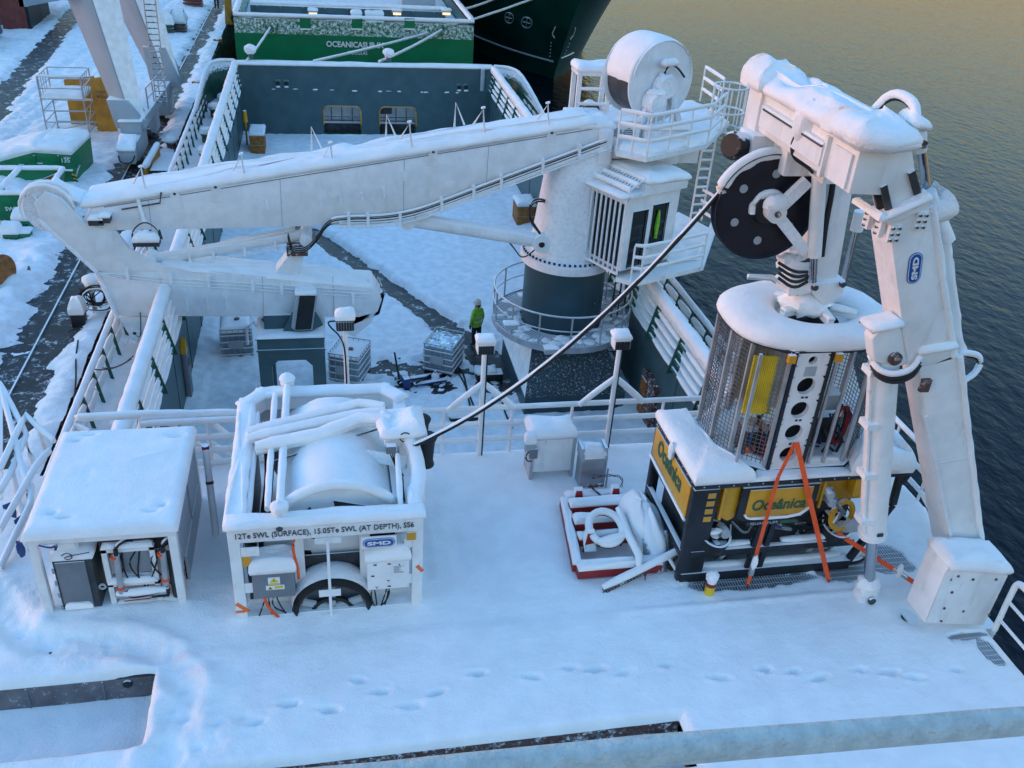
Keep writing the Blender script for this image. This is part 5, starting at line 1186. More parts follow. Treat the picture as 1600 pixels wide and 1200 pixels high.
lsnow(((1384, 346), (1456, 314)), .11, cl, LY-.12, depth=.22, jit=.03, seg=.08)
c0 = PY(1384, 346, LY-.12); MB().pillow([c0+V3((-.10, 0, 0)), c0+V3((.03, 0, 0)), c0+V3((.03, .7, 0)), c0+V3((-.10, .7, 0))], .10, .02, jit=.03, seg=.08).build('snow_cover', 'snow', cl, ang=80)
# inner telescopic section and slide bars
il = leg_box([(1369, 224), (1421, 200), (1438, 320), (1393, 344)], LY+.04, LY+LD-.08, 'inner_leg')
for pa, pb in (((1380, 290), (1391, 340)), ((1424, 268), (1436, 312))): MB().beam(PY(*pa, LY+.02), PY(*pb, LY+.02), .085, .05, up=(0, 1, 0)).build('slide_bar', 'steel_dark', il)
p, q = PY(1366, 288, LY+.16), PY(1378, 332, LY+.16); MB().beam(p, q, .05, .09).build('slide_bar', 'steel_dark', il)
# crossbeam running aft
FY = 13.32
bm_ = MB().prism([(6.42, LY+.02, 7.42), (7.02, LY+.02, 7.40), (7.02, LY+.02, 8.0), (6.86, LY+.02, 8.08), (6.42, LY+.02, 8.02)], (0, FY-LY, 0)).build('crossbeam', 'white', LF, bevel=.03)
MB().pillow([(6.30, LY-.12, 8.02), (6.66, LY-.22, 8.02), (7.06, LY-.10, 8.02), (7.08, 11.5, 8.02), (7.06, FY-.1, 8.0), (6.7, FY+.12, 8.0), (6.34, FY-.05, 8.0), (6.32, 11.5, 8.02)], .28, .05, r=.26, jit=.05, top=.07, seg=.18, rings=6).build('snow_cover', 'snow', bm_, ang=80)
MB().pillow([(6.26, LY-.14, 8.06), (6.66, LY-.24, 8.02), (7.08, LY-.10, 8.06), (7.10, LY+.75, 8.06), (6.24, LY+.75, 8.06)], .32, .03, r=.28, jit=.06, top=.08).build('snow_cover', 'snow', bm_, ang=80)
MB().pillow([(6.26, FY-.55, 8.02), (6.98, FY-.55, 8.02), (6.98, FY+.12, 8.02), (6.26, FY+.12, 8.02)], .40, .05, r=.3, jit=.06, top=.08).build('snow_cover', 'snow', bm_, ang=80)
P_ = smooth([(7.02, LY+.9, 8.2), (7.1, LY+.7, 8.5), (7.2, LY+.3, 8.45), (7.15, LY+.1, 8.15)], 2); o = MB().tube(P_, .035, 8).build('hose', 'rubber', bm_); snow_on(o, [P_], .05, .06)
MB().bx(6.34, 6.42, LY+.75, FY-.6, 7.55, 7.86).build('rail_channel', 'white', bm_); MB().bx(6.31, 6.34, LY+.75, FY-.7, 7.80, 7.83).build('rail_edge', 'steel_dark', bm_); MB().bx(6.36, 6.42, LY+.70, LY+.78, 7.42, 7.95).build('rail_stop', 'white', bm_)
MB().bx(6.38, 6.42, LY+.1, LY+.55, 7.46, 7.9).build('end_plate', 'white', bm_)
MB().lathe([(0, -.24), (.19, -.24), (.21, -.17), (.21, .17), (.17, .24), (0, .24)], (6.15, 12.85, 7.2), ax=(-.7, -.5, .2), n=22).build('hydraulic_motor', 'black', LF)
for k in range(8):
    a = k*math.pi/4; MB().beam(V3((5.99, 12.73+.2*math.cos(a), 7.24+.2*math.sin(a))), V3((6.29, 12.95+.2*math.cos(a), 7.16+.2*math.sin(a))), .03, .03).build('motor_rib', 'steel_dark', LF)
MB().bx(6.25, 6.6, 12.6, 13.1, 7.0, 7.42).build('motor_mount', 'white', LF)
# far leg: telescopic sections, foot on deck
fl_ = MB().beam((6.70, 13.12, 7.6), (7.4, 13.2, 6.2), .46, .42).build('far_inner_leg', 'white', LF)
MB().beam((7.0, 13.3, 6.95), (10.35, 13.6, .7), .50, .58).build('far_lower_leg', 'white_crane', LF)
MB().bx(9.9, 10.9, 13.3, 13.9, -.14, .85).build('far_foot_box', 'white', LF, bevel=.05); capbox(LF, 9.9, 10.9, 13.3, 13.9, .85, .3, .04, r=.2)
MB().bx(6.36, 6.95, 12.85, FY-.02, 7.2, 8.0).build('far_head_block', 'white', LF, bevel=.03)
p = V3((6.55, 12.87, 7.2))
for dx in (-.12, .12): MB().beam(p+V3((dx, 0, 0)), p+V3((dx+.24, 0, -.5)), .07, .05, up=(0, 1, 0)).build('slide_bar', 'steel_dark', fl_)
o = MB().bx(6.55, 7.2, 12.85, 13.5, 6.62, 6.72).build('far_collar', 'white', LF); MB().pillow([(6.5, 12.81, 6.72), (7.2, 12.81, 6.72), (7.2, 13.05, 6.72), (6.5, 13.05, 6.72)], .10, .03, seg=.1).build('snow_cover', 'snow', o, ang=80)
for k in range(6): MB().lathe([(.025, 0), (.025, .03), (0, .03)], (6.62+.16*(k % 3), 12.85, 6.55-.09*(k//3)), ax=(0, -1, 0), n=6).build('collar_bolt', 'steel_dark', o)
# main ram on the near side
r0, r1 = PY(1358, 912, 10.4), PY(1384, 520, 10.3)
m0 = r0.lerp(r1, .24)
rm = MB().tube([m0, r1], .215, 24).build('ram_barrel', 'white', LF)
MB().tube([r0, m0], .095, 18).build('ram_rod', 'chrome', LF); MB().tube([m0-(r1-r0).normalized()*.04, m0+(r1-r0).normalized()*.06], .235, 24).build('ram_gland', 'white', rm)
MB().tube([m0+V3((-.24, -.1, .1)), r1+V3((-.24, -.1, -.1))], .03, 8).build('ram_pipe', 'white', rm)
for t in (.1, .35, .6, .85):
    p = m0.lerp(r1, t); MB().bx(p.x-.32, p.x-.1, p.y-.2, p.y+.05, p.z-.05, p.z+.05).build('pipe_clamp', 'white', rm)
MB().bx(m0.x-.08, m0.x+.02, m0.y-.24, m0.y-.22, m0.z+.1, m0.z+.16).build('serial_plate', 'text_dark', rm)
o = MB().bx(r0.x-.17, r0.x+.17, r0.y-.14, r0.y+.16, -.14, .30).build('ram_clevis', 'white_frost', LF, bevel=.06); MB().ell(r0+V3((-.02, 0, .02)), .21, .18, .16, jit=.2).build('snow_clump', 'snow', o)
MB().lathe([(0, -.04), (.07, -.04), (.07, 0), (0, 0)], (r0.x+.02, r0.y-.16, .06), 'Y', 10).build('clevis_pin', 'steel_dark', o)
P_ = smooth([PY(1358, 556, 10.3), PY(1368, 580, 10.1), PY(1395, 590, 9.95), PY(1425, 580, 9.95), PY(1437, 560, 10.0)], 2)
for k in range(3):
    Q = [p+V3((0, -.03*k, -.035*k)) for p in P_]; h = MB().tube(Q, .025, 8).build('hose', 'rubber', LF)
    if k == 0: snow_on(h, [Q], .035, .05)
P_ = smooth([PY(1497, 555, 10.2), PY(1525, 556, 10.3), PY(1532, 570, 10.3), PY(1520, 590, 10.2), PY(1497, 602, 10.15)], 2); h = MB().tube(P_, .035, 8).build('hose', 'rubber', LF); snow_on(h, [P_], .04, .05)
p = PY(1443, 600, LY); MB().bx(p.x-.07, p.x+.07, LY-.07, LY, p.z-.1, p.z+.1).build('valve_block', 'rust', LF)
# ---------------- docking head hung from the beam
HY = 12.4
ax0 = PY(1275, 462, HY); ax1 = PY(1322, 265, HY); hx = (ax0.x+ax1.x)/2
dk = MB().prism([PY(x, y, HY-.2) for x, y in ((1268, 440), (1308, 440), (1338, 265), (1295, 262))], (0, .5, 0)).build('docking_column', 'white', LF, bevel=.02)
MB().prism([PY(x, y, HY-.32) for x, y in ((1264, 445), (1322, 438), (1318, 458), (1300, 475), (1285, 475), (1268, 458))], (0, .7, 0)).build('swivel_plate', 'white', LF, bevel=.02)
for px, py in ((1272, 448), (1315, 443)): MB().lathe([(.05, 0), (.05, .06), (0, .06)], PY(px, py, HY-.32), ax=(0, -1, 0), n=10).build('swivel_pin', 'steel_dark', LF)
o = MB().tube([PY(1281, 262, HY-.35), PY(1272, 400, HY-.35)], .11, 14).build('damper', 'white', LF); MB().tube([PY(1272, 398, HY-.35), PY(1270, 440, HY-.35)], .06, 12).build('damper_rod', 'chrome', o)
MB().tube([PY(1345, 330, HY+.2), PY(1338, 360, HY+.2)], .10, 12).build('damper', 'white', LF); MB().tube([PY(1338, 358, HY+.2), PY(1318, 440, HY+.2)], .055, 12).build('damper_rod', 'chrome', LF)
P_ = smooth([PY(1294, 258, HY-.3), PY(1304, 262, HY-.3), PY(1300, 300, HY-.3), PY(1290, 350, HY-.3), PY(1284, 400, HY-.3)], 2)
MB().tube(P_, .045, 8).build('hose', 'rubber', LF)
# arms tying the docking column and the sheave to the beam
for P_ in ([(1268, 270), (1270, 250), (1300, 190), (1320, 180), (1300, 255), (1285, 285)],):
    MB().prism([PY(x, y, HY-.5) for x, y in P_], (0, .2, 0)).build('head_arm', 'white', LF, bevel=.02)
MB().bx(6.6, 8.0, HY-.25, HY+.35, 6.95, 7.38).build('head_carrier', 'white', LF, bevel=.04); MB().beam((6.8, HY, 7.6), (7.7, HY, 7.3), .5, .4).build('carrier_arm', 'white', LF)
o = MB().bx(7.0, 7.3, HY-.7, HY-.2, 7.0, 7.2).build('lamp_bracket', 'white', LF); a = PY(1308, 232, HY-.8)
MB().ell(a, .22, .2, .25, jit=.12).build('snow_clump', 'snow', LF); MB().beam(a+V3((0, .1, -.1)), a+V3((.3, .5, .3)), .08, .08).build('lamp_arm', 'white', LF)
MB().ell(PY(1262, 190, HY-.9)+V3((0, 0, 0)), .2, .2, .3, jit=.1).build('snow_clump', 'snow', LF)
for k in range(5):
    P_ = smooth([PY(1298-k, 182+k, HY-.8), PY(1262-3*k, 195+4*k, HY-.9), PY(1238+2*k, 215+3*k, HY-.8), PY(1236+4*k, 245, HY-.7), PY(1262+2*k, 262+2*k, HY-.55)], 3); MB().tube(P_, .022, 6).build('hose', 'rubber', LF)
# sheave
sc = PY(1195, 322, HY)
sh = MB().lathe([(0, -.07), (.80, -.07), (.83, -.10), (.83, -.07), (.76, -.02), (.76, .02), (.83, .07), (.83, .10), (.80, .07), (0, .07)], sc, 'Y', 64).build('sheave', 'sheave', LF)
for k in range(6):
    a = k*math.pi/3+.45; MB().lathe([(0, 0), (.065, 0), (.065, .008), (0, .008)], sc+V3((.53*math.cos(a), -.072, .53*math.sin(a))), ax=(0, -1, 0), n=16).build('lightening_hole', 'lgrey', sh)
P_ = [sc+V3((.80*math.cos(a), 0, .80*math.sin(a))) for a in [math.pi*(.30+.62*k/24) for k in range(25)]]
MB().tube(P_, .085, 8, ry=.12, jit=.1, rs=[.5]+[1]*23+[.5]).build('snow_cover', 'snow', sh, ang=80)
MB().lathe([(.0, -.16), (.22, -.16), (.26, -.08), (.26, -.06)], sc, 'Y', 22).build('sheave_hub', 'black', sh)
P_ = [sc+V3((.25*math.cos(a), -.1, .25*math.sin(a))) for a in [math.pi*(.15+.95*k/12) for k in range(13)]]; MB().tube(P_, .055, 8, jit=.5).build('snow_clump', 'snow', sh, ang=80)
hubp = sc + V3((.05, -.25, 0))
for (px, py) in ((1262, 282), (1258, 392)): MB().beam(hubp, PY(px, py, HY-.30), .12, .17).build('sheave_arm', 'white_frost', LF)
MB().lathe([(0, -.1), (.15, -.1), (.15, .1), (0, .1)], hubp, 'Y', 18).build('arm_boss', 'white', LF); MB().lathe([(0, -.03), (.05, -.03), (.05, 0), (0, 0)], hubp+V3((0, -.1, 0)), 'Y', 8).build('boss_bolt', 'rust', LF)
MB().ell(hubp+V3((-.02, -.02, .14)), .2, .14, .13, jit=.2).build('snow_clump', 'snow', LF)
# snow wrapped swivel under the sheave
for k, (px, py, r) in enumerate(((1245, 415, .30), (1243, 440, .34), (1258, 470, .40), (1230, 405, .16))):
    MB().ell(PY(px, py, HY), r, r*.9, r*.62, 14, 8, .22).build('snow_clump', 'snow_rough', LF)
MB().tube([PY(1245, 400, HY), PY(1255, 490, HY)], .2, 14).build('swivel_barrel', 'steel_dark', LF)
for k in range(4):
    P_ = smooth([PY(1216, 410+8*k, HY-.35), PY(1240, 425+9*k, HY-.45), PY(1262, 425+5*k, HY-.4)], 2); MB().tube(P_, .025, 6).build('hose', 'rubber', LF)
P_ = [PY(1168, 434, HY), PY(1205, 436, HY), PY(1218, 445, HY)]; o = MB().tube(P_, .03, 8).build('latch_lever', 'galv', LF); snow_on(o, [P_], .04, .04)

# ---------------- umbilical from winch to sheave
um = thing('umbilical_cable', 'black umbilical cable with snow on top running from the winch up to the black sheave', 'cable', (1.5, 12.4, 0))
u0 = V3((1.25, 12.42, 2.30)); u1 = sc + V3((-.76*math.cos(math.radians(36)), 0, .76*math.sin(math.radians(36))))
P_ = lerp_path(u0, u1, 26, .60); o = MB().tube(P_, .036, 10).build('jacket', 'rubber', um)
MB().tube([p+V3((0, .006, .030)) for p in P_], .030, 8, ry=.022, jit=.2).build('snow_cover', 'snow', um, ang=80)

# ---------------- tether cage
TC = (7.72, 12.42); hX, hY = 1.34, 1.02; tz0, tz1 = 2.24, 4.42
tm = thing('tether_cage', 'round cornered mesh cage with a snowy top and white holed front panel on the vehicle', 'tether cage', (TC[0], TC[1], 2.12))
def plan(z, k=1.0, dx=0.0):
    a, b = hX*k, hY*k; c = .62*k
    return [V3((TC[0]+x+dx, TC[1]+y, z)) for x, y in ((-a, -b+c+.2), (-a+.16, -b+.38), (-a+c+.02, -b), (a-c, -b), (a-.16, -b+.36), (a, -b+c+.2), (a, b-c), (a-c, b), (-a+c, b), (-a, b-c))]
MB().prism(plan(tz0-.10), (0, 0, .10)).build('base_ring', 'white', tm); MB().tube(plan(tz0-.10, 1.02), .055, 8, closed=True).build('base_bumper', 'black', tm)
P_ = plan(tz0, .99); q_ = plan(tz0, .84)
sb = MB()
for i in range(10): sb.pillow([P_[i], P_[(i+1) % 10], q_[(i+1) % 10], q_[i]], .05, .0, jit=.01, seg=.15, rings=2)
tag(sb.build('base_snow', 'snow', tm, ang=80))
MB().tube(plan(tz1-.02, 1.0), .045, 8, closed=True).build('top_ring', 'black', tm)
for i, p in enumerate(plan(tz0)):
    q = plan(tz1)[i]; MB().beam(p, q, .07, .05).build('cage_post', 'galv', tm)
pl0, pl1 = plan(tz0), plan(tz1)
mm = MB()
for i in range(10):
    a, b, c, d = pl0[i], pl0[(i+1) % 10], pl1[(i+1) % 10], pl1[i]
    if i == 2: continue
    k = max(2, int((b-a).length/.075))
    for t in range(1, k): mm.beam(a.lerp(b, t/k), d.lerp(c, t/k), .009, .009)
    for t in range(1, 29): mm.beam(a.lerp(d, t/29), b.lerp(c, t/29), .009, .009)
tag(mm.build('wire_mesh', 'mesh', tm), kind='stuff')
ac = MB()
for i in (0, 1):
    a, b, c, d = pl0[i], pl0[(i+1) % 10], pl1[(i+1) % 10], pl1[i]; ac.prism([a.lerp(d, .5), b.lerp(c, .5), c, d], (0, .01, 0))
ac.build('clear_guard', 'acrylic', tm)
# front: white panel with five holes, dark edge strips and side bays
fy = TC[1]-hY-.04
wx0, wx1 = 7.10, 7.66
strip = MB().bx(wx0-.06, wx0, fy-.02, fy+.05, tz0-.06, tz1).bx(wx1, wx1+.06, fy-.02, fy+.05, tz0-.06, tz1).build('panel_edge', 'rov_black', tm)
holes = [(tz0+.22, .15), (tz0+.66, .155), (tz0+1.10, .155), (tz0+1.55, .155), (tz0+2.02, .075)]
def holed(x0, x1, z0, z1, y, th, hs, n=28):
    """panel with round through-holes: each hole sits in its own square cell"""
    mb = MB(); xc = (x0+x1)/2; zs = [z0]
    cells = []
    for (zc, r) in hs: cells.append((zc-r-.03, zc+r+.03, zc, r))
    z = z0
    for (a, b, zc, r) in cells:
        if a > z: mb.bx(x0, x1, y, y+th, z, a)
        sq_, ci = [], []
        for k in range(n):
            t = 2*math.pi*k/n; c, s = math.cos(t), math.sin(t); hw_, hh = (x1-x0)/2, (b-a)/2; g = min(hw_/abs(c) if abs(c) > 1e-6 else 9, hh/abs(s) if abs(s) > 1e-6 else 9)
            sq_.append((xc+c*g, zc+s*g)); ci.append((xc+c*r, zc+s*r))
        vs = [(p[0], yy, p[1]) for yy in (y, y+th) for L_ in (sq_, ci) for p in L_]; fs = []
        for k in range(n):
            j = (k+1) % n; fs += [(k, j, n+j, n+k), (2*n+k, 3*n+k, 3*n+j, 2*n+j), (n+k, n+j, 3*n+j, 3*n+k), (k, 2*n+k, 2*n+j, j)]
        mb.add(vs, fs); z = b
    if z < z1: mb.bx(x0, x1, y, y+th, z, z1)
    return mb
wp = holed(wx0, wx1, tz0-.06, tz1-.02, fy, .03, holes).build('holed_panel', 'white', tm)
for zc, r in holes: MB().lathe([(r, .0), (r+.002, .0), (r+.002, .07), (r, .07)], ((wx0+wx1)/2, fy+.02, zc), 'Y', 28, closed=True).build('hole_tube', 'white', wp)
MB().bx(wx0+.02, wx1-.02, fy+.22, fy+.24, tz0, tz1-.05).build('shade_backing', 'black', tm)  # added black sheet, stands in for the shade seen through the holes
MB().bx(wx0+.18, wx1-.18, fy-.004, fy-.001, tz1-.445, tz1-.265).build('data_plate', 'lgrey', wp)
for zc in (tz0+.44, tz0+.90, tz0+1.34): 
    for dx in (-.04, .03): MB().bx((wx0+wx1)/2+dx, (wx0+wx1)/2+dx+.05, fy-.003, fy-.001, zc-.02, zc+.02).build('stencil_mark', 'text_dark', wp)
for x in (wx0-.12, wx1+.12): MB().bx(x-.06, x+.06, fy-.08, fy, tz1-.16, tz1-.02).build('yellow_block', 'yellow', tm); 
for x in (6.46, 6.98, 7.78, 8.05): MB().bx(x, x+.05, fy+.0, fy+.04, tz0, tz1-.02).build('cage_upright', 'galv', tm)
# machinery inside
MB().lathe([(0, -.45), (.86, -.45), (.86, -.40), (.52, -.38), (.52, .38), (.86, .40), (.86, .45), (0, .45)], (TC[0]-.45, TC[1]+.10, tz0+1.22), ax=(.75, -.5, 0), n=36).build('tether_drum', 'lgrey', tm)
MB().lathe([(.62, -.36), (.62, .36)], (TC[0]-.45, TC[1]+.10, tz0+1.22), ax=(.75, -.5, 0), n=36).build('tether', 'yellow_rope', tm)
yt = MB()
for k in range(15): yt.tube([(6.50+k*.032, fy+.22-.004*k, tz0+.95), (6.50+k*.032, fy+.22-.004*k, tz0+2.02)], .02, 6)
tag(yt.build('tether_layers', 'yellow_rope', tm))
MB().bx(TC[0]-1.0, TC[0]-.55, TC[1]-.75, TC[1]-.3, tz0, tz0+.5).build('valve_pack', 'steel_dark', tm, bevel=.03); MB().bx(TC[0]+.15, TC[0]+.9, TC[1]-.5, TC[1]+.3, tz0, tz0+.55).build('electronics_pod', 'steel_dark', tm, bevel=.04)
MB().bx(TC[0]+.2, TC[0]+.7, TC[1]-.6, TC[1]-.2, tz0+.75, tz0+1.05).build('junction_box', 'lgrey', tm, bevel=.02); MB().bx(TC[0]-.95, TC[0]-.80, TC[1]-.80, TC[1]-.68, tz0+.1, tz0+.22).build('orange_connector', 'orange_tag', tm)
for k in range(30):
    x = TC[0]+random.choice((-1, -1, 1))*random.uniform(.25, .95); y = TC[1]-random.uniform(.35, .85)
    P_ = smooth([(x, y, tz0+random.uniform(.3, .9)), (x+random.uniform(-.3, .3), y-.1, tz0+random.uniform(.1, .6)), (x+random.uniform(-.3, .3), y, tz0+.05)], 2)
    MB().tube(P_, random.choice((.014, .02, .026)), 6).build('hose', random.choice(('rubber', 'white', 'galv', 'rubber', 'red', 'blue_jack')), tm)
P_ = [V3((TC[0]-.85, TC[1]-.55, tz0+1.55)) + V3((.2*math.cos(a), -.1*math.cos(a), .28*math.sin(a))) for a in [2*math.pi*k/24 for k in range(24)]]; MB().tube(P_, .05, 8, closed=True).build('guide_wheel', 'rubber', tm)
for k in range(3):
    P_ = [V3((TC[0]+.62+.04*k, TC[1]-.75, tz0+.55)) + V3((.12*math.cos(a), 0, .38*math.sin(a))) for a in [2*math.pi*q/20 for q in range(20)]]; MB().tube(P_, .022, 6, closed=True).build('hose_loop', 'red' if k else 'rubber', tm)
# top: snowy ring with an opening and spokes
inner = [V3((TC[0]+.12+.62*math.cos(2*math.pi*k/40), TC[1]+.02+.50*math.sin(2*math.pi*k/40), 0)) for k in range(40)]
outer = []
for k in range(40):
    a = 2*math.pi*k/40; c, s = math.cos(a), math.sin(a); q = (abs(c)**2.7+abs(s)**2.7)**(-1/2.7); outer.append(V3((TC[0]+(hX+.06)*q*c, TC[1]+(hY+.06)*q*s, 0)))
vs = []; fs = []; prof_ = [(0.0, .0), (-.05, .08), (-.03, .2), (.08, .31), (.22, .37), (.45, .39), (.68, .36), (.86, .30), (.96, .20), (1.0, .06), (1.0, -.02)]
for t, h in prof_:
    for k in range(40):
        p = outer[k].lerp(inner[k], t); vs.append(V3((p.x, p.y, tz1+h*.78 + (.05*n1(p.x*2.3, p.y*2.3) if h > .15 else 0))))
n_ = len(prof_)
for i in range(n_-1):
    for k in range(40): fs.append((i*40+k, i*40+(k+1) % 40, (i+1)*40+(k+1) % 40, (i+1)*40+k))
for k in range(40): fs.append(((n_-1)*40+k, (n_-1)*40+(k+1) % 40, (k+1) % 40, k))
MB().add(vs, fs).build('snow_cover', 'snow', tm, ang=80)
MB().lathe([(.45, tz1-.3), (.66, tz1-.3), (.66, tz1+.02), (.45, tz1+.02)], (TC[0]+.12, TC[1]+.02, 0), 'Z', 30, closed=True).build('docking_ring', 'steel_dark', tm)
MB().lathe([(0, tz1-.35), (.6, tz1-.35)], (TC[0]+.12, TC[1]+.02, 0), 'Z', 30).build('docking_floor', 'steel_dark', tm)
for a in (3.5, 4.7, 5.6, .6, 2.4):
    p = V3((TC[0]+.12, TC[1]+.02, tz1+.24)); e = p+V3((.72*math.cos(a), .60*math.sin(a), .0)); o = MB().beam(p, e, .10, .12).build('top_spoke', 'white', tm); snow_on(o, [[p, e]], .07, .06)
MB().lathe([(.16, -.5), (.20, .1), (.28, .35), (.2, .45), (0, .45)], (TC[0]+.12, TC[1]+.02, tz1), 'Z', 20).build('bullet', 'steel_dark', tm)
P_ = [(8.15, fy+.22, tz1+.38), (8.62, fy+.25, tz1+.42), (8.66, fy+.25, tz1+.48)]; MB().tube(P_, .02, 6).build('release_pin', 'rust', tm)

# ---------------- remotely operated vehicle
RX0, RX1, RY0, RY1, RZ = 5.80, 9.62, 11.22, 13.12, 2.10
rv = thing('underwater_vehicle', 'yellow and black remotely operated underwater vehicle with snow on its top', 'underwater vehicle', (7.7, 12.15, -.10))
fb = .11
def bar(a, b, w=fb, h=fb, name='frame_bar', m='rov_black', up=(0, 0, 1), bevel=.012): 
    return MB().beam(a, b, w, h, up=up).build(name, m, rv, bevel=bevel)
for y in (RY0, RY1): bar((RX0-.05, y, RZ-.06), (RX1, y, RZ-.06))
for x in (RX0, RX1-.05): bar((x, RY0, RZ-.061), (x, RY1, RZ-.061))
MB().bx(RX0-.06, RX0+.40, RY0-.06, RY0+.06, .0, RZ-.12).build('corner_column', 'rov_black', rv, bevel=.015)
MB().bx(RX0-.06, RX0+.12, RY1-.10, RY1+.05, .0, RZ-.12).build('corner_column', 'rov_black', rv, bevel=.015)
bar((RX1-.1, RY0, RZ-.1), (RX1-.05, RY0, 1.35)); bar((RX1-.05, RY0, 1.35), (9.05, RY0, .10)); bar((RX1-.05, RY1, RZ-.1), (RX1-.05, RY1, 0))
bar((RX0, RY0, .06), (9.05, RY0, .06), .16, .2, 'skid'); bar((RX0, RY1, .06), (9.05, RY1, .06), .16, .2, 'skid')
P_ = smooth([(8.95, RY0, .06), (9.25, RY0, .05), (9.38, RY0, .16), (9.34, RY0, .22)], 2); MB().tube(P_, .06, 8).build('skid_tip', 'rov_black', rv)
bar((RX0+.1, RY0-.02, .58), (9.0, RY0-.02, .58), .10, .14, 'lower_bar'); snow_on(rv, [[(RX0+.4, RY0+.02, .66), (7.0, RY0+.02, .66)], [(7.6, RY0+.02, .66), (8.95, RY0+.02, .66)], [(RX0+.4, RY0+.1, .13), (8.9, RY0+.1, .13)]], .06, .05)
bar((RX0-.02, RY0, .58), (RX0-.02, RY1, .58), .10, .14, 'lower_bar'); bar((RX0-.02, RY0, 1.22), (RX0-.02, RY1, 1.22), .08, .10, 'lower_bar')
bar((RX0-.02, RY0+.2, .05), (RX0-.02, RY1-.2, .05), .12, .16, 'skid')
for x in (7.05, 7.28): bar((x, RY0-.03, .08), (x+.06, RY0-.03, 1.22), .10, .07, 'crash_bar')
# yellow buoyancy
fo = MB().bx(RX0+.08, RX1-.15, RY0+.25, RY1-.1, 1.30, RZ-.10).build('float_block', 'yellow', rv, bevel=.05)
lf = MB().prism([(6.34, RY0+.02, RZ-.14), (6.62, RY0+.02, RZ-.14), (6.62, RY0+.02, 1.28), (6.50, RY0+.02, 1.20), (6.32, RY0+.02, 1.32)], (0, .5, 0)).build('front_float', 'yellow', rv, bevel=.03)
MB().prism([(7.98, RY0+.02, RZ-.14), (8.12, RY0+.02, RZ-.14), (8.06, RY0+.02, 1.45), (7.98, RY0+.02, 1.5)], (0, .4, 0)).build('front_float', 'yellow', rv, bevel=.02)
MB().prism([(8.72, RY0+.02, RZ-.14), (9.30, RY0+.02, RZ-.14), (9.2, RY0+.02, 1.70), (8.95, RY0+.02, 1.5), (8.74, RY0+.02, 1.55)], (0, .5, 0)).build('front_float', 'yellow', rv, bevel=.02)
pf_ = MB().prism([(6.60, RY0-.07, RZ-.13), (8.0, RY0-.07, RZ-.13), (8.0, RY0-.07, 1.42), (7.82, RY0-.07, 1.26), (6.72, RY0-.07, 1.26), (6.60, RY0-.07, 1.34)], (0, .07, 0)).build('panel_frame', 'rov_black', rv, bevel=.01)
MB().prism([(6.73, RY0-.095, RZ-.17), (7.88, RY0-.095, RZ-.17), (7.88, RY0-.095, 1.48), (7.72, RY0-.095, 1.36), (6.80, RY0-.095, 1.36), (6.73, RY0-.095, 1.40)], (0, .024, 0)).build('name_panel', 'yellow', pf_, bevel=.006)
MB().tube(smooth([(6.72, RY0-.10, 1.42), (6.78, RY0-.11, 1.345), (7.0, RY0-.11, 1.335), (7.68, RY0-.11, 1.335), (7.9, RY0-.10, 1.5)], 1), .028, 6, jit=.3).build('snow_line', 'snow', pf_, ang=80)
text('name_letters', 'Oceânica', 'text_green', pf_, (6.82, RY0-.097, 1.50), (1, 0, 0), (0, 0, 1), width=.98, bold=.02, shear=.12, height=.23)
MB().prism([(6.82, RY0-.06, 1.14), (7.82, RY0-.06, 1.14), (7.74, RY0-.06, 1.235), (6.82, RY0-.06, 1.235)], (0, .05, 0)).build('model_plate', 'text_dark', rv)
MB().prism([(7.44, RY0-.064, 1.15), (7.78, RY0-.064, 1.15), (7.72, RY0-.064, 1.22), (7.44, RY0-.064, 1.22)], (0, .003, 0)).build('green_mark', 'text_green', rv)
text('model_letters', 'QUANTUM', 'lgrey', rv, (6.88, RY0-.064, 1.16), (1, 0, 0), (0, 0, 1), height=.055, width=.5, bold=.02)
for k in range(4): MB().bx(6.0, 6.14, RY0-.066, RY0-.061, RZ-.30-k*.165, RZ-.20-k*.165).build('vent_slot', 'yellow', rv)
MB().bx(6.28, 6.33, RY0-.04, RY0+.02, 1.30, RZ-.14).build('yellow_edge', 'yellow', rv)
MB().bx(8.10, 8.14, RY0-.03, RY0+.02, 1.40, RZ-.14).build('yellow_edge', 'yellow', rv)
# left side panel with name
sp_ = MB().prism([(RX0-.075, RY0+.08, RZ-.14), (RX0-.075, RY1-.02, RZ-.14), (RX0-.075, RY1-.02, 1.38), (RX0-.075, RY0+.08, 1.30)], (.03, 0, 0)).build('side_panel', 'yellow', rv, bevel=.006)
text('side_letters', 'Oceânica', 'text_green', sp_, (RX0-.077, RY1-.28, 1.56), (0, -1, 0), (0, 0, 1), width=1.2, height=.34, bold=.03, shear=.12)
MB().tube([(RX0-.08, RY0+.05, 1.28), (RX0-.08, RY1, 1.32)], .03, 6, jit=.3).build('snow_line', 'snow', sp_, ang=80)
for k in range(9):
    for z in (RZ-.06, 1.25): MB().lathe([(.014, 0), (.014, .01), (0, .01)], (RX0-.06, RY0+.1+k*.22, z), ax=(-1, 0, 0), n=6).build('rivet', 'galv', rv)
for k in range(14): MB().lathe([(.014, 0), (.014, .01), (0, .01)], (RX0+.1+k*.26, RY0-.056, RZ-.06), ax=(0, -1, 0), n=6).build('rivet', 'galv', rv)
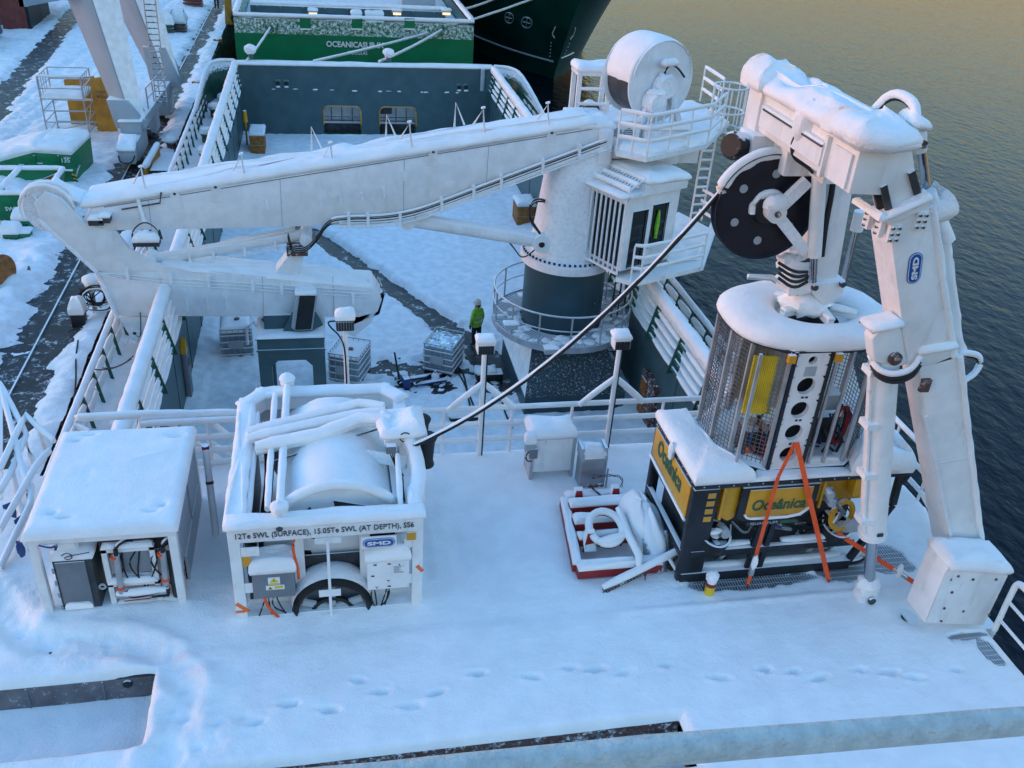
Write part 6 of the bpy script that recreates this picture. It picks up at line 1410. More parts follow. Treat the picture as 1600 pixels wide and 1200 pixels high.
# inner works: thrusters, cameras, manipulators, ducts
MB().bx(RX0+.2, 9.0, RY0+.35, RY1-.2, .15, 1.28).build('inner_chassis', 'steel_dark', rv, bevel=.03)
for x in (6.25, 8.55):
    th_ = MB().lathe([(.25, -.14), (.29, -.14), (.29, .14), (.25, .14)], (x+.1, RY0+.12, .78), ax=(.1, -.35, 1), n=24, closed=True).build('thruster_duct', 'black', rv)
    MB().lathe([(0, -.15), (.08, -.12), (.09, .1), (0, .15)], (x+.1, RY0+.12, .78), ax=(.1, -.35, 1), n=14).build('thruster_hub', 'black', th_)
    for k in range(4):
        a = k*math.pi/2; MB().beam(V3((x+.1, RY0+.12, .78)), V3((x+.1+.25*math.cos(a), RY0+.12+.25*math.sin(a), .82)), .09, .015).build('propeller_blade', 'black', th_)
MB().lathe([(.22, -.03), (.30, -.03), (.30, .03), (.22, .03)], (8.6, RY0-.05, 1.22), ax=(.3, -.9, .2), n=26, a0=0, closed=True).build('yellow_ring', 'yellow', rv)
for k in range(26):
    x = random.uniform(6.3, 8.95); z = random.uniform(.2, 1.1)
    P_ = smooth([(x, RY0+.3, z), (x+random.uniform(-.25, .25), RY0+.05, z+random.uniform(-.2, .2)), (x+random.uniform(-.4, .4), RY0+.15, z+random.uniform(-.3, .3))], 2)
    MB().tube(P_, random.choice((.015, .022, .03)), 6).build('hose', random.choice(('rubber', 'rubber', 'steel_dark', 'blue_jack', 'grey', 'wood')), rv)
for (x, y, z, r) in ((8.3, RY0+.02, 1.55, .08), (8.42, RY0, 1.15, .07), (6.5, RY0+.1, .95, .08), (8.2, RY0-.02, 1.75, .07)):
    MB().lathe([(0, -.14), (r, -.14), (r, .1), (r*.8, .14), (0, .14)], (x, y, z), 'Y', 16).build('camera_pod', random.choice(('black', 'lgrey')), rv)
for P_ in ([(8.25, RY0, 1.80), (8.38, RY0-.08, 1.55), (8.55, RY0-.12, 1.35), (8.4, RY0-.14, 1.15)],):
    MB().tube(P_, .05, 10).build('manipulator_arm', 'grey', rv)
MB().prism([(8.45, RY0-.10, .85), (9.02, RY0-.10, .85), (9.45, RY0-.10, 1.38), (9.0, RY0-.10, 1.30)], (0, .03, 0)).build('tool_basket', 'galv', rv)
MB().ell((8.75, RY0+.05, .92), .14, .10, .04, jit=.3).build('snow_clump', 'snow', rv)
MB().ell((6.3, RY0-.02, 1.04), .12, .07, .04, jit=.3).build('snow_clump', 'snow', rv)
for (x, z) in ((6.2, .3), (6.6, .25), (8.3, .28), (8.7, .3)): MB().beam((x, RY0+.2, .15), (x+.25, RY0+.2, .5), .04, .05).build('skid_brace', 'lgrey', rv)
# snow on the vehicle top
tp_ = MB().prism([(RX0, RY0, RZ-.01), (RX1, RY0, RZ-.01), (RX1, RY1, RZ-.01), (RX0, RY1, RZ-.01)], (0, 0, .012)).build('top_skin', 'yellow', rv)
MB().pillow([(RX0-.08, RY0-.08, RZ), (6.75, RY0-.08, RZ), (6.62, RY0+.35, RZ), (6.42, RY0+.75, RZ), (6.3, RY1+.08, RZ), (RX0-.08, RY1+.08, RZ)], .22, .02, r=.12, jit=.02).build('snow_cover', 'snow', tp_, ang=80)
MB().pillow([(6.72, RY0-.08, RZ), (8.55, RY0-.08, RZ), (8.45, RY0+.22, RZ), (6.9, RY0+.2, RZ)], .06, .0, r=.05, jit=.02).build('snow_cover', 'snow', tp_, ang=80)
MB().pillow([(8.5, RY0-.08, RZ), (RX1+.05, RY0-.1, RZ), (RX1+.1, RY1, RZ), (8.95, RY1, RZ), (8.85, RY0+.6, RZ)], .40, .03, r=.2, jit=.05, top=.08).build('snow_cover', 'snow', tp_, ang=80)
for x in (6.62, 8.35): MB().lathe([(.05, .02), (.18, .02), (.18, .09), (.05, .09)], (x, RY0+.36, RZ), 'Z', 20, closed=True).build('top_port', 'lgrey', tp_)
MB().bx(7.0, 8.5, RY0+.3, RY1-.3, RZ+.01, tz0-.1).build('latch_block', 'rov_black', rv)
P_ = smooth([(9.5, RY0+.3, RZ), (9.75, RY0+.2, RZ-.02), (9.8, RY0+.1, RZ-.15), (9.6, RY0, RZ-.3)], 2); MB().tube(P_, .05, 8).build('lifting_rope', 'rubber', rv)
MB().ell((RX0-.12, RY0+.95, RZ-.02), .06, .08, .18, jit=.2).build('snow_tag', 'white_frost', rv)

# ---------------- orange straps
def strap(a, b, label, w=.05, buckle=False, mid=None):
    a = V3(a); b = V3(b); t = thing('ratchet_strap', label, 'strap', b, 'orange ratchet straps on the vehicle')
    d = (b-a).normalized(); P_ = dense([a, b] if mid is None else [a, mid, b], .3); [MB().beam(p_, q_, w*1.7, .012, up=(0, 1, 0)).build('webbing', 'orange', t) for p_, q_ in zip(([a, b] if mid is None else [a, mid, b]), ([b] if mid is None else [mid, b]))]
    if buckle:
        p = (mid or a).lerp(b, .72); q = (mid or a).lerp(b, .90); MB().beam(p, q, .09, .07).build('buckle', 'galv', t, bevel=.02); MB().ell(p.lerp(q, .4)+V3((0, -.02, .05)), .06, .05, .16, jit=.2).build('snow_cover', 'snow', t)
    MB().tube(smooth([b+V3((0, 0, .06)), b, b+V3((.02, .02, -.08))], 1), .016, 6).build('hook', 'steel_dark', t); return t
c_ = V3((7.42, fy-.05, tz0+.48))
strap(c_, PZ(1168, 915, 0), 'orange ratchet strap with snowy buckle running down to the left in front', .04, True, PY(1216, 745, RY0-.14))
strap(c_+V3((.02, -.01, .02)), PZ(1295, 908, 0), 'orange ratchet strap crossing the name panel down to the right', .05, False, PY(1257, 745, RY0-.14))
strap(PY(1308, 833, 11.1), PZ(1428, 910, 0), 'orange ratchet strap lying from the skid towards the frame foot', .05, True)
# ================================================================== rails, lights and loose gear on the upper deck
RYY = 15.40
rl_ = thing('deck_railing', 'white snow covered guard railing along the aft edge of the upper deck', 'railing', (4, RYY, -.14))
for z in (1.02, .64, .26): rail(rl_, dense([(1.35, RYY, z), (9.8, RYY, z)], .8), .033, name='rail', h=.055)
for px in (693, 800, 894, 1035):
    x = PY(px, 640, RYY).x; MB().tube([(x, RYY, -.14), (x, RYY, 1.02)], .033, 8).build('post', 'white', rl_)
for x in (1.5, 8.8, 9.7): MB().tube([(x, RYY, -.14), (x, RYY, 1.02)], .033, 8).build('post', 'white', rl_)
# second railing, left of the winch
r2 = thing('deck_railing', 'white snow covered railing with rounded ends between the power unit and the winch', 'railing', (-2.5, RYY, -.14))
for z in (1.02, .64, .34, .05): rail(r2, [(-3.6, RYY, z), (-1.3, RYY, z)], .04, name='rail', h=.065)
for x0, x1, z in ((-4.75, -2.6, 1.14), (-3.62, -1.7, 1.10)):
    P_ = smooth([(x0, RYY+.12, .0), (x0, RYY+.12, z-.02), (x0+.12, RYY+.12, z), (x1-.2, RYY+.12, z), (x1, RYY+.12, z-.1)], 2); rail(r2, P_, .05, name='rounded_rail', h=.075)
for x in (-3.3, -2.4, -1.5): MB().tube([(x, RYY, -.14), (x, RYY, 1.1)], .033, 8).build('post', 'white', r2)
# stair rails going down aft, beyond the railing
sr = thing('stair_railing', 'snow covered handrails of a stair descending aft behind the railing', 'stair', (-2.6, 16.0, -.4))
for dx in (0, .75):
    P_ = [V3((-3.2+dx, 15.55, 1.0)), V3((-1.6+dx, 16.1, -1.2))]; Q_ = [p-V3((0, 0, .5)) for p in P_]; W_ = [p-V3((0, 0, 1.0)) for p in P_]
    rail(sr, P_, .04, name='handrail'); rail(sr, Q_, .03, name='mid_rail'); MB().beam(W_[0], W_[1], .06, .2).build('stringer', 'white', sr)
for k in range(7):
    t = (k+.5)/7; a = V3((-3.2, 15.55, 0)).lerp(V3((-1.6, 16.1, -2.2)), t); MB().beam(a, a+V3((.75, 0, 0)), .22, .03).build('tread', 'white', sr)
# light poles with braces
def light_pole(px, py, label):
    b = PZ(px, py, 0); b.y = RYY+.0; x = b.x
    t = thing('light_pole', label, 'light pole', (x, RYY-.07, -.14), 'floodlight poles on the aft railing')
    y = RYY-.07
    MB().tube([(x, y, -.14), (x, y, 2.42)], .055, 10).build('pole', 'white', t)
    MB().tube([(x+.05, y-.03, -.1), (x+.05, y-.03, 2.4)], .018, 6).build('cable', 'rubber', t)
    for s in (-1, 1):
        P_ = [(x, y, 1.66), (x+.68*s, y+.03, 1.03)]; o = MB().tube(P_, .045, 8).build('brace', 'white', t); snow_on(o, [P_], .045, .06)
    h = MB().bx(x-.17, x+.17, y-.16, y+.12, 2.40, 2.64).build('lamp_head', 'white', t, bevel=.03)
    MB().bx(x-.15, x+.15, y-.175, y-.155, 2.42, 2.61).build('lamp_lens', 'black', h, bevel=.005)
    for k in range(6): MB().bx(x-.13+k*.05, x-.12+k*.05, y-.185, y-.174, 2.43, 2.60).build('lens_rib', 'steel_dark', h)
    MB().pillow([(x-.18, y-.17, 2.64), (x+.18, y-.17, 2.64), (x+.18, y+.13, 2.64), (x-.18, y+.13, 2.64)], .13, .02, r=.10).build('snow_cover', 'snow', h, ang=80)
    return t
light_pole(748, 705, 'white light pole with snow capped lamp, left one of the two on the railing braces')
light_pole(946, 695, 'white light pole with snow capped lamp, right one of the two on the railing braces')
# third lamp, behind the winch
x, y = PY(542, 600, 15.9).x, 15.9
t = thing('light_pole', 'white light pole with a square lamp rising behind the winch', 'light pole', (x, y, -.4), 'floodlight poles on the aft railing')
MB().tube([(x+.03, y, -4.4), (x, y, 2.75)], .05, 10).build('pole', 'white', t); MB().tube(smooth([(x-.02, y-.03, -.4), (x, y-.06, 2.0), (x-.05, y-.06, 2.5), (x-.3, y, 2.75), (x-.32, y, 2.85), (x-.15, y, 2.85)], 2), .016, 6).build('cable', 'rubber', t)
h = MB().bx(x-.17, x+.17, y-.16, y+.12, 2.7, 2.94).build('lamp_head', 'steel_dark', t, bevel=.03); MB().bx(x-.15, x+.15, y-.175, y-.155, 2.72, 2.91).build('lamp_lens', 'black', h)
for k in range(6): MB().bx(x-.13+k*.05, x-.12+k*.05, y-.185, y-.174, 2.73, 2.90).build('lens_rib', 'grey', h)
MB().pillow([(x-.18, y-.17, 2.94), (x+.18, y-.17, 2.94), (x+.18, y+.13, 2.94), (x-.18, y+.13, 2.94)], .17, .02, r=.12).build('snow_cover', 'snow', h, ang=80)
# cabinets by the railing
c1 = thing('control_cabinet', 'white control cabinet with a rounded snow cap near the railing', 'cabinet', (4.15, 14.5, -.14))
MB().bx(3.80, 4.62, 14.38, 14.85, .12, .92).build('body', 'white', c1, bevel=.02); MB().bx(3.84, 4.58, 14.365, 14.379, .18, .90).build('door', 'white', c1, bevel=.006)
for x in (3.76, 4.6): MB().bx(x, x+.06, 14.36, 14.9, -.14, .96).build('side_frame', 'lgrey', c1)
capbox(c1, 3.72, 4.64, 14.34, 14.92, .94, .26, .02, r=.16)
MB().bx(3.60, 3.80, 14.25, 14.34, .74, .92).build('bracket', 'lgrey', c1); MB().bx(3.70, 3.86, 14.24, 14.30, .56, .78).build('switch_bracket', 'grey', c1); capbox(c1, 3.60, 3.80, 14.22, 14.40, .92, .24, .02, r=.12)
MB().tube(smooth([(3.72, 14.3, .74), (3.62, 14.25, .62), (3.66, 14.25, .5), (3.76, 14.28, .48)], 2), .014, 6).build('cable', 'rubber', c1)
c2 = thing('steel_box', 'bare stainless steel box with open snowy top beside the white cabinet', 'box', (4.95, 14.15, -.14))
MB().bx(4.70, 5.22, 13.98, 14.34, -.14, .66).build('body', 'stainless', c2, bevel=.015); capbox(c2, 4.72, 5.20, 14.0, 14.32, .66, .22, .0, r=.14, jit=.06, top=.05)
for x in (4.69, 5.16): MB().prism([(x, 13.97, .62), (x, 14.36, .62), (x, 14.36, .86), (x, 14.05, .86)], (.06, 0, 0)).build('lug_plate', 'lgrey', c2)
# red tool frame
rf = thing('tool_frame', 'red steel tool frame half buried in snow beside the vehicle', 'frame', (4.8, 12.4, -.14))
fx0, fx1, fy0, fy1 = 4.02, 5.55, 11.42, 13.55
def rbar(a, b, w=.16, h=.16, name='bar', cap=.10):
    o = MB().beam(a, b, w, h).build(name, 'red', rf, bevel=.01); a = V3(a); b = V3(b); d = (b-a).normalized(); s = V3((-d.y, d.x, 0))*(w/2); u = V3((0, 0, h/2))
    MB().pillow([a-s+u, b-s+u, b+s+u, a+s+u], cap, .0, r=.07, jit=.02, top=.02).build('snow_cover', 'snow', o, ang=80); return o
rbar((fx0, fy0+.08, .10), (fx1, fy0+.08, .10), .22, .18); rbar((fx0+.25, fy1-.1, .10), (fx1-.1, fy1-.1, .10), .2, .18)
rbar((fx0+.02, fy0+.15, .10), (fx0+.22, fy1-.15, .10)); rbar((fx1-.08, fy0+.2, .10), (fx1-.14, fy1-.15, .10))
rbar((fx0+.18, fy0+.75, .2), (fx1-.1, fy0+.75, .2), .16, .16); rbar((fx0+.2, fy0+1.2, .22), (fx1-.1, fy0+1.2, .22), .24, .16); rbar((fx0+.22, fy0+1.62, .26), (fx1-.12, fy0+1.62, .26), .22, .16)
for (x, y) in ((fx0+.35, fy0+.55), (fx1-.2, fy0+.55), (fx0+.45, fy1-.35), (fx1-.35, fy1-.35)):
    o = MB().prism([(x-.12, y, .1), (x+.12, y, .1), (x+.05, y+.02, .50), (x-.05, y+.02, .50)], (0, .05, 0)).build('lug_plate', 'red', rf); MB().pillow([(x-.1, y-.03, .12), (x+.1, y-.03, .12), (x+.07, y+.1, .48), (x-.07, y+.1, .48)], .08, .03).build('snow_cover', 'snow', o, ang=80)
# ring and lever lying on the frame
cc = V3((4.68, 12.15, .44)); P_ = [cc+V3((.30*math.cos(a), .34*math.sin(a), .10*math.sin(a))) for a in [2*math.pi*k/24 for k in range(24)]]
o = MB().tube(P_, .05, 8, closed=True).build('ring', 'steel_dark', rf); MB().tube([p+V3((0, 0, .04)) for p in P_], .07, 8, ry=.06, closed=True, jit=.12).build('snow_cover', 'snow', o, ang=80)
P_ = [(5.02, 12.55, .52), (5.05, 11.9, .40), (5.1, 11.45, .34), (5.08, 11.32, .16)]; o = MB().tube(P_, .05, 8).build('lever', 'steel_dark', rf); snow_on(o, [P_], .06, .07)
P_ = [(4.45, 11.85, .36), (5.0, 11.95, .40)]; o = MB().tube(P_, .05, 8).build('cross_lever', 'steel_dark', rf); snow_on(o, [P_], .06, .07)
MB().tube(smooth([(4.9, 12.3, .40), (4.98, 12.1, .30), (4.92, 11.95, .22)], 2), .035, 8).build('hose', 'rubber', rf)
P_ = [(4.8, 13.5, .34), (5.05, 13.2, .2), (5.2, 12.95, .18)]; MB().tube(P_, .022, 6).build('rusty_chain', 'rust', rf); MB().beam((4.7, 13.45, .42), (5.0, 13.45, .42), .05, .05).build('handle', 'rust', rf)
# tarpaulin bundle
tb = thing('tarpaulin_bundle', 'snow laden pale tarpaulin bundle slumped between the red frame and the vehicle', 'tarpaulin', (5.5, 12.4, -.14))
def lump(c, rx, ry, rz, name, m, parent, seed, k=.18):
    vs = []; fs = []; n, mm_ = 30, 12
    for i in range(mm_+1):
        a = math.pi/2*i/mm_
        for j in range(n):
            b = 2*math.pi*j/n; g = 1 + k*2*n1(seed+math.cos(b)*1.6+i*.22, seed*2+math.sin(b)*1.6) + k*.6*n1(seed*3+b*3, i*.6)
            vs.append((c[0]+math.cos(a)*math.cos(b)*rx*g, c[1]+math.cos(a)*math.sin(b)*ry*g, c[2]+math.sin(a)*rz*g))
    for i in range(mm_):
        for j in range(n): fs.append((i*n+j, i*n+(j+1) % n, (i+1)*n+(j+1) % n, (i+1)*n+j))
    return MB().add(vs, fs).build(name, m, parent, ang=80)
lump((5.54, 12.4, -.14), .38, 1.0, .86, 'sheet', 'tarp', tb, 5.0, .10); lump((5.42, 12.5, -.1), .36, .85, .84, 'snow_cover', 'snow', tb, 5.3, .08)

MB().prism([(5.55, 11.55, -.1), (5.72, 11.5, -.1), (5.70, 11.85, .55), (5.60, 11.9, .5)], (.05, .03, 0)).build('flap', 'tarp', tb)
# snowy chain bar
cbn = thing('chain_bar', 'snow coated boom with hanging chains slanting down to the deck beside the skid', 'chain', PZ(945, 920, 0))
P_ = [PZ(942, 921, .02), PZ(1000, 893, .16), PZ(1050, 868, .30), PZ(1090, 850, .45)]
o = MB().tube(P_, .03, 8).build('bar', 'steel_dark', cbn); snow_on(o, [P_], .055, .075)
def chain(parent, path, r=.022, name='chain_link'):
    D = dense(path, .06)
    for k, (a, b) in enumerate(zip(D, D[1:])):
        d = (b-a).normalized(); s = d.cross(V3((0, 0, 1))) if abs(d.z) < .9 else V3((1, 0, 0)); s.normalize(); s2 = d.cross(s); q = s if k % 2 else s2
        m_ = (a+b)/2; P2 = [m_ + d*(.045*math.cos(t)) + q*(.022*math.sin(t)) for t in [2*math.pi*i/8 for i in range(8)]]; MB().tube(P2, .009, 5, closed=True).build(name, 'rust', parent)
chain(cbn, [p+V3((0, -.04, -.05)) for p in P_[:2]]); chain(cbn, [PZ(1008, 888, .16), PZ(1008, 905, .02)]); chain(cbn, [PZ(1060, 866, .3), PZ(1040, 892, .02)])
P2 = [PZ(1042, 870, .30), PZ(1058, 895, .03)]; o = MB().tube(P2, .03, 8).build('spike', 'steel_dark', cbn); snow_on(o, [P2], .03, .04)
o = thing('chain_hook', 'dark chain and bar hanging behind the red frame', 'chain', (5.2, 14.2, 0))
chain(o, smooth([(4.95, 13.95, .22), (5.25, 14.0, .24), (5.6, 13.95, .2), (5.45, 13.7, .02)], 1)); MB().tube([(5.25, 13.95, -.1), (5.25, 13.98, .42)], .02, 6).build('pin', 'galv', o)
# capped beacon
p = PZ(1108, 925, 0)
bc = thing('deck_beacon', 'small red and yellow striped beacon with a snow cap in front of the skid', 'beacon', (p.x, p.y, -.1))
MB().lathe([(.08, -.1), (.085, .16)], (p.x, p.y, 0), 'Z', 16).build('yellow_base', 'yellow_sign', bc); MB().lathe([(.088, .16), (.088, .24), (0, .24)], (p.x, p.y, 0), 'Z', 16).build('red_band', 'red', bc)
MB().lathe([(.085, .24), (.08, .34), (0, .34)], (p.x, p.y, 0), 'Z', 16).build('head', 'white', bc); MB().ell((p.x, p.y, .36), .12, .11, .10, jit=.15).build('snow_cover', 'snow', bc)
MB().tube(smooth([(p.x-.05, p.y, .34), (p.x-.14, p.y-.02, .26), (p.x-.13, p.y-.02, .08)], 2), .014, 6).build('cable', 'rubber', bc)
# starboard rails
r3 = thing('deck_railing', 'white starboard railing over the water behind the vehicle and frame', 'railing', (11.5, 13.4, -.14))
for z in (1.0, .55, .15): rail(r3, [(11.55, 15.4, z), (11.55, 12.9, z), (11.2, 11.4, z), (10.9, 10.4, z)], .035, name='rail', h=.05)
for (x, y) in ((11.55, 15.3), (11.55, 14.1), (11.55, 12.9), (11.2, 11.4), (10.9, 10.4)): MB().tube([(x, y, -.14), (x, y, 1.0)], .03, 8).build('post', 'white', r3)
r4 = thing('deck_railing', 'white rounded starboard railing at the right edge beside the frame foot', 'railing', (10.85, 9.3, -.14))
for z, y0 in ((1.05, 9.42), (.62, 9.42), (.2, 9.42)):
    P_ = [(10.86, y0, z), (10.86, 7.0, z)] if z < 1 else smooth([(10.86, 9.42, -.14), (10.86, 9.42, .85), (10.86, 9.38, 1.03), (10.86, 9.2, 1.07), (10.86, 7.0, 1.07)], 2)
    rail(r4, P_, .04 if z > 1 else .028, name='rail', snow=z > 1)
for y in (8.4, 7.4): MB().tube([(10.86, y, -.14), (10.86, y, 1.05)], .03, 8).build('post', 'white', r4)
# gangway rails at the left edge
r5 = thing('boarding_gangway', 'jumble of snow covered gangway handrails at the left edge of the deck', 'gangway', (-5.8, 15, -.14))
def rr(pts, r=.045): rail(r5, [PZ(x, y, z) for x, y, z in pts], r, name='handrail', h=r*1.3)
for pts in ([(0, 600, 1.0), (45, 770, .3)], [(0, 600, 1.0), (42, 680, .6)], [(0, 735, .5), (40, 650, .8), (58, 668, .7), (85, 690, .6)], [(0, 830, .2), (58, 728, .5), (78, 705, .5)], [(40, 690, .5), (50, 720, .1), (55, 740, -.1)], [(62, 672, .7), (72, 705, .1)],
            [(0, 770, .4), (20, 735, .4), (42, 680, .6)], [(0, 890, 0), (48, 790, .3), (50, 760, .3)], [(20, 740, .3), (30, 790, 0), (40, 820, -.1)], [(112, 680, .9), (118, 666, 1.0), (140, 676, .95)]): rr(pts)
MB().tube([PZ(2, 600, 1.0), PZ(38, 745, .4), PZ(45, 790, .2)], .014, 6).build('cable', 'rubber', r5); MB().beam(PZ(2, 600, 1.05), PZ(2, 780, .2), .05, .05).build('post', 'white', r5)
MB().beam((-6.3, 14.2, -.2), (-8.0, 17.0, -2.9), .9, .08).build('walkway', 'galv', r5); MB().pillow([(-6.1, 14.5, -.1), (-6.9, 14.0, -.1), (-8.3, 16.6, -2.7), (-7.5, 17.2, -2.7)], .12, .02).build('snow_cover', 'snow_rough', r5, ang=80)
for k in range(3): MB().prism([PZ(5+k*9, 795+k*12, .1), PZ(18+k*8, 790+k*10, .1), PZ(20+k*6, 800+k*10, .0)], (0, 0, .08)).build('blue_tarp_scrap', 'blue_jack', r5)
# port side fender post marked 12
fp = thing('numbered_fender', 'grey pillar with a yellow top and the number 12 on the port inner wall', 'pillar', (IX0+.1, 22, DZ))
p = PX(293, 600, IX0+.1)
MB().bx(IX0+.065, IX0+.22, p.y-.22, p.y+.22, DZ, -2.75).build('pillar', 'grey', fp, bevel=.03); MB().prism([(IX0+.065, p.y-.22, -2.75), (IX0+.065, p.y+.22, -2.75), (IX0+.065, p.y, -2.3)], (.14, 0, 0)).build('pointed_top', 'yellow', fp)
text('number', '12', 'text_dark', fp, (IX0+.222, p.y-.16, -3.2), (0, 1, 0), (0, 0, 1), height=.22, bold=.01)
# ropes over the port rail
for k, (a, b, lab) in enumerate((((160, 575), (208, 556), 'thin dark rope with a loop tied across the port gangway'), ((145, 577), (205, 561), 'thin dark line crossing the port gangway below the loop'))):
    t = thing('rope', lab, 'rope', PZ(*a, -1.5)); MB().tube(lerp_path(PZ(*a, -1.5), PZ(*b, -.95), 10, .12), .016, 6).build('strand', 'rubber', t)
for k in range(2):
    t = thing('rope', ('dark rope hanging from the port cargo rail into the hold', 'second dark rope hanging just left of it from the port cargo rail')[k], 'rope', PZ(232-k*5, 555, -.9)); a = PZ(230-k*6, 540+14*k, -.75); MB().tube(lerp_path(a, PZ(265-k*3, 650, -3.2), 10, .2), .02, 6).build('strand', 'rubber', t)
# ================================================================== main deck: tanks, pallet truck, worker, crates
def ibc(name_label, loc, rz, snow_h, foil=False):
    t = thing('ibc_tank', name_label, 'tank', loc, 'caged liquid tanks on the main deck'); x0, y0, z0 = loc
    bd = MB().bx(x0-.48, x0+.48, y0-.56, y0+.56, z0+.16, z0+1.02).build('bottle', 'ibc', t, bevel=.06)
    for x in (-.5, .5):
        for k in range(7): MB().tube([(x0+x, y0-.54+k*.18, z0+.14), (x0+x, y0-.54+k*.18, z0+1.14)], .013, 5).build('cage_bar', 'galv', t)
    for y in (-.6, .6):
        for k in range(6): MB().tube([(x0-.45+k*.18, y0+y, z0+.14), (x0-.45+k*.18, y0+y, z0+1.14)], .013, 5).build('cage_bar', 'galv', t)
    for k in range(5):
        z = z0+.2+k*.235; P_ = [(x0-.5, y0-.6, z), (x0+.5, y0-.6, z), (x0+.5, y0+.6, z), (x0-.5, y0+.6, z)]
        o = MB().tube(P_, .02, 6, closed=True).build('cage_hoop', 'galv', t)
        if k < 4: MB().tube([(a, b, c+.022) for a, b, c in P_], .026, 6, ry=.018, closed=True).build('hoop_snow', 'snow', o)
    for x in (-.42, 0, .42): MB().bx(x0+x-.06, x0+x+.06, y0-.58, y0+.58, z0, z0+.12).build('pallet_foot', 'steel_dark', t)
    MB().bx(x0-.5, x0+.5, y0-.6, y0+.6, z0+.12, z0+.16).build('pallet', 'steel_dark', t)
    MB().bx(x0-.25, x0+.2, y0-.625, y0-.615, z0+.45, z0+.75).build('label_plate', 'lgrey', t)
    if foil:
        n = 14; vs = []; fs = []
        for i in range(n+1):
            for j in range(n+1):
                u_, v_ = i/n, j/n; e = min(u_, v_, 1-u_, 1-v_)*4; vs.append((x0-.47+.94*u_, y0-.57+1.14*v_, z0+1.06+.05*n1(i*.9, j*.9)+.12*n1(i*.45+7, j*.45)*min(1, e) + .05*(1-abs(u_-v_))*min(1, e)))
        for i in range(n):
            for j in range(n): fs.append((i*(n+1)+j, (i+1)*(n+1)+j, (i+1)*(n+1)+j+1, i*(n+1)+j+1))
        MB().add(vs, fs).build('foil_cover', 'foil', t, ang=20)
    else:
        MB().pillow([(x0-.5, y0-.6, z0+1.02), (x0+.5, y0-.6, z0+1.02), (x0+.5, y0+.6, z0+1.02), (x0-.5, y0+.6, z0+1.02)], snow_h, .0, jit=.02).build('snow_cover', 'snow', t, ang=80)
        MB().lathe([(.09, 0), (.09, .05), (0, .05)], (x0+.05, y0-.05, z0+1.02+snow_h-.01), 'Z', 14).build('lid', 'rust', t)
    t.rotation_euler.z = rz; return t
ibc('caged tank topped with crumpled silver foil beside the worker', (3.65, 26.6, DZ), math.radians(-27), 0, True)
ibc('caged tank with a thin flat snow layer and dark lid behind the winch', (.55, 26.2, DZ), math.radians(-22), .06)
t = ibc('snow covered caged tank under the crane jib by the port wall', (-3.1, 28.2, DZ), math.radians(3), .22)
MB().tube([(-2.75, 27.55, -3.9), (-2.75, 27.55, -3.3), (-2.5, 27.6, -3.1), (-2.3, 27.7, -3.6)], .05, 6).build('white_frame', 'white', t)
# pallet truck
pj = thing('pallet_truck', 'blue hand pallet truck under the foil topped tank', 'pallet truck', (2.4, 25.95, DZ))
d = V3((.96, .22, 0)).normalized(); n_ = V3((-d.y, d.x, 0)); b0 = PZ(632, 598, DZ+.1)
for s in (-.2, .2): MB().beam(b0+n_*s+d*.25, b0+n_*s+d*1.35, .17, .07).build('fork', 'blue_jack', pj, bevel=.01)
MB().beam(b0+n_*-.3+V3((0, 0, .12)), b0+n_*.3+V3((0, 0, .12)), .22, .36).build('body', 'blue_jack', pj, bevel=.03)
hb = b0-d*.18; MB().tube([hb+V3((0, 0, .15)), hb+n_*.1+V3((-.12, 0, 1.12))], .03, 8).build('handle', 'black', pj)
for s in (-.09, .09): MB().lathe([(0, -.03), (.1, -.03), (.1, .03), (0, .03)], b0-d*.12+n_*s+V3((0, 0, .0)), ax=n_, n=14).build('steer_wheel', 'black', pj)
for s in (-.2, .2): MB().lathe([(0, -.05), (.06, -.05), (.06, .05), (0, .05)], b0+d*1.25+n_*s+V3((0, 0, -.04)), ax=n_, n=12).build('fork_wheel', 'lgrey', pj)
MB().ell(b0+n_*.05+V3((0, 0, .32)), .14, .14, .05, jit=.2).build('snow_cover', 'snow', pj)
p = PZ(680, 596, DZ); o = thing('plastic_bottle', 'small white plastic container standing by the pallet truck forks', 'container', p); MB().lathe([(.12, 0), (.13, .05), (.13, .26), (.1, .3), (.04, .31), (.04, .36), (0, .36)], p, 'Z', 16).build('body', 'sign_white', o); MB().lathe([(.045, .36), (.045, .40), (0, .40)], p, 'Z', 12).build('cap', 'red', o)

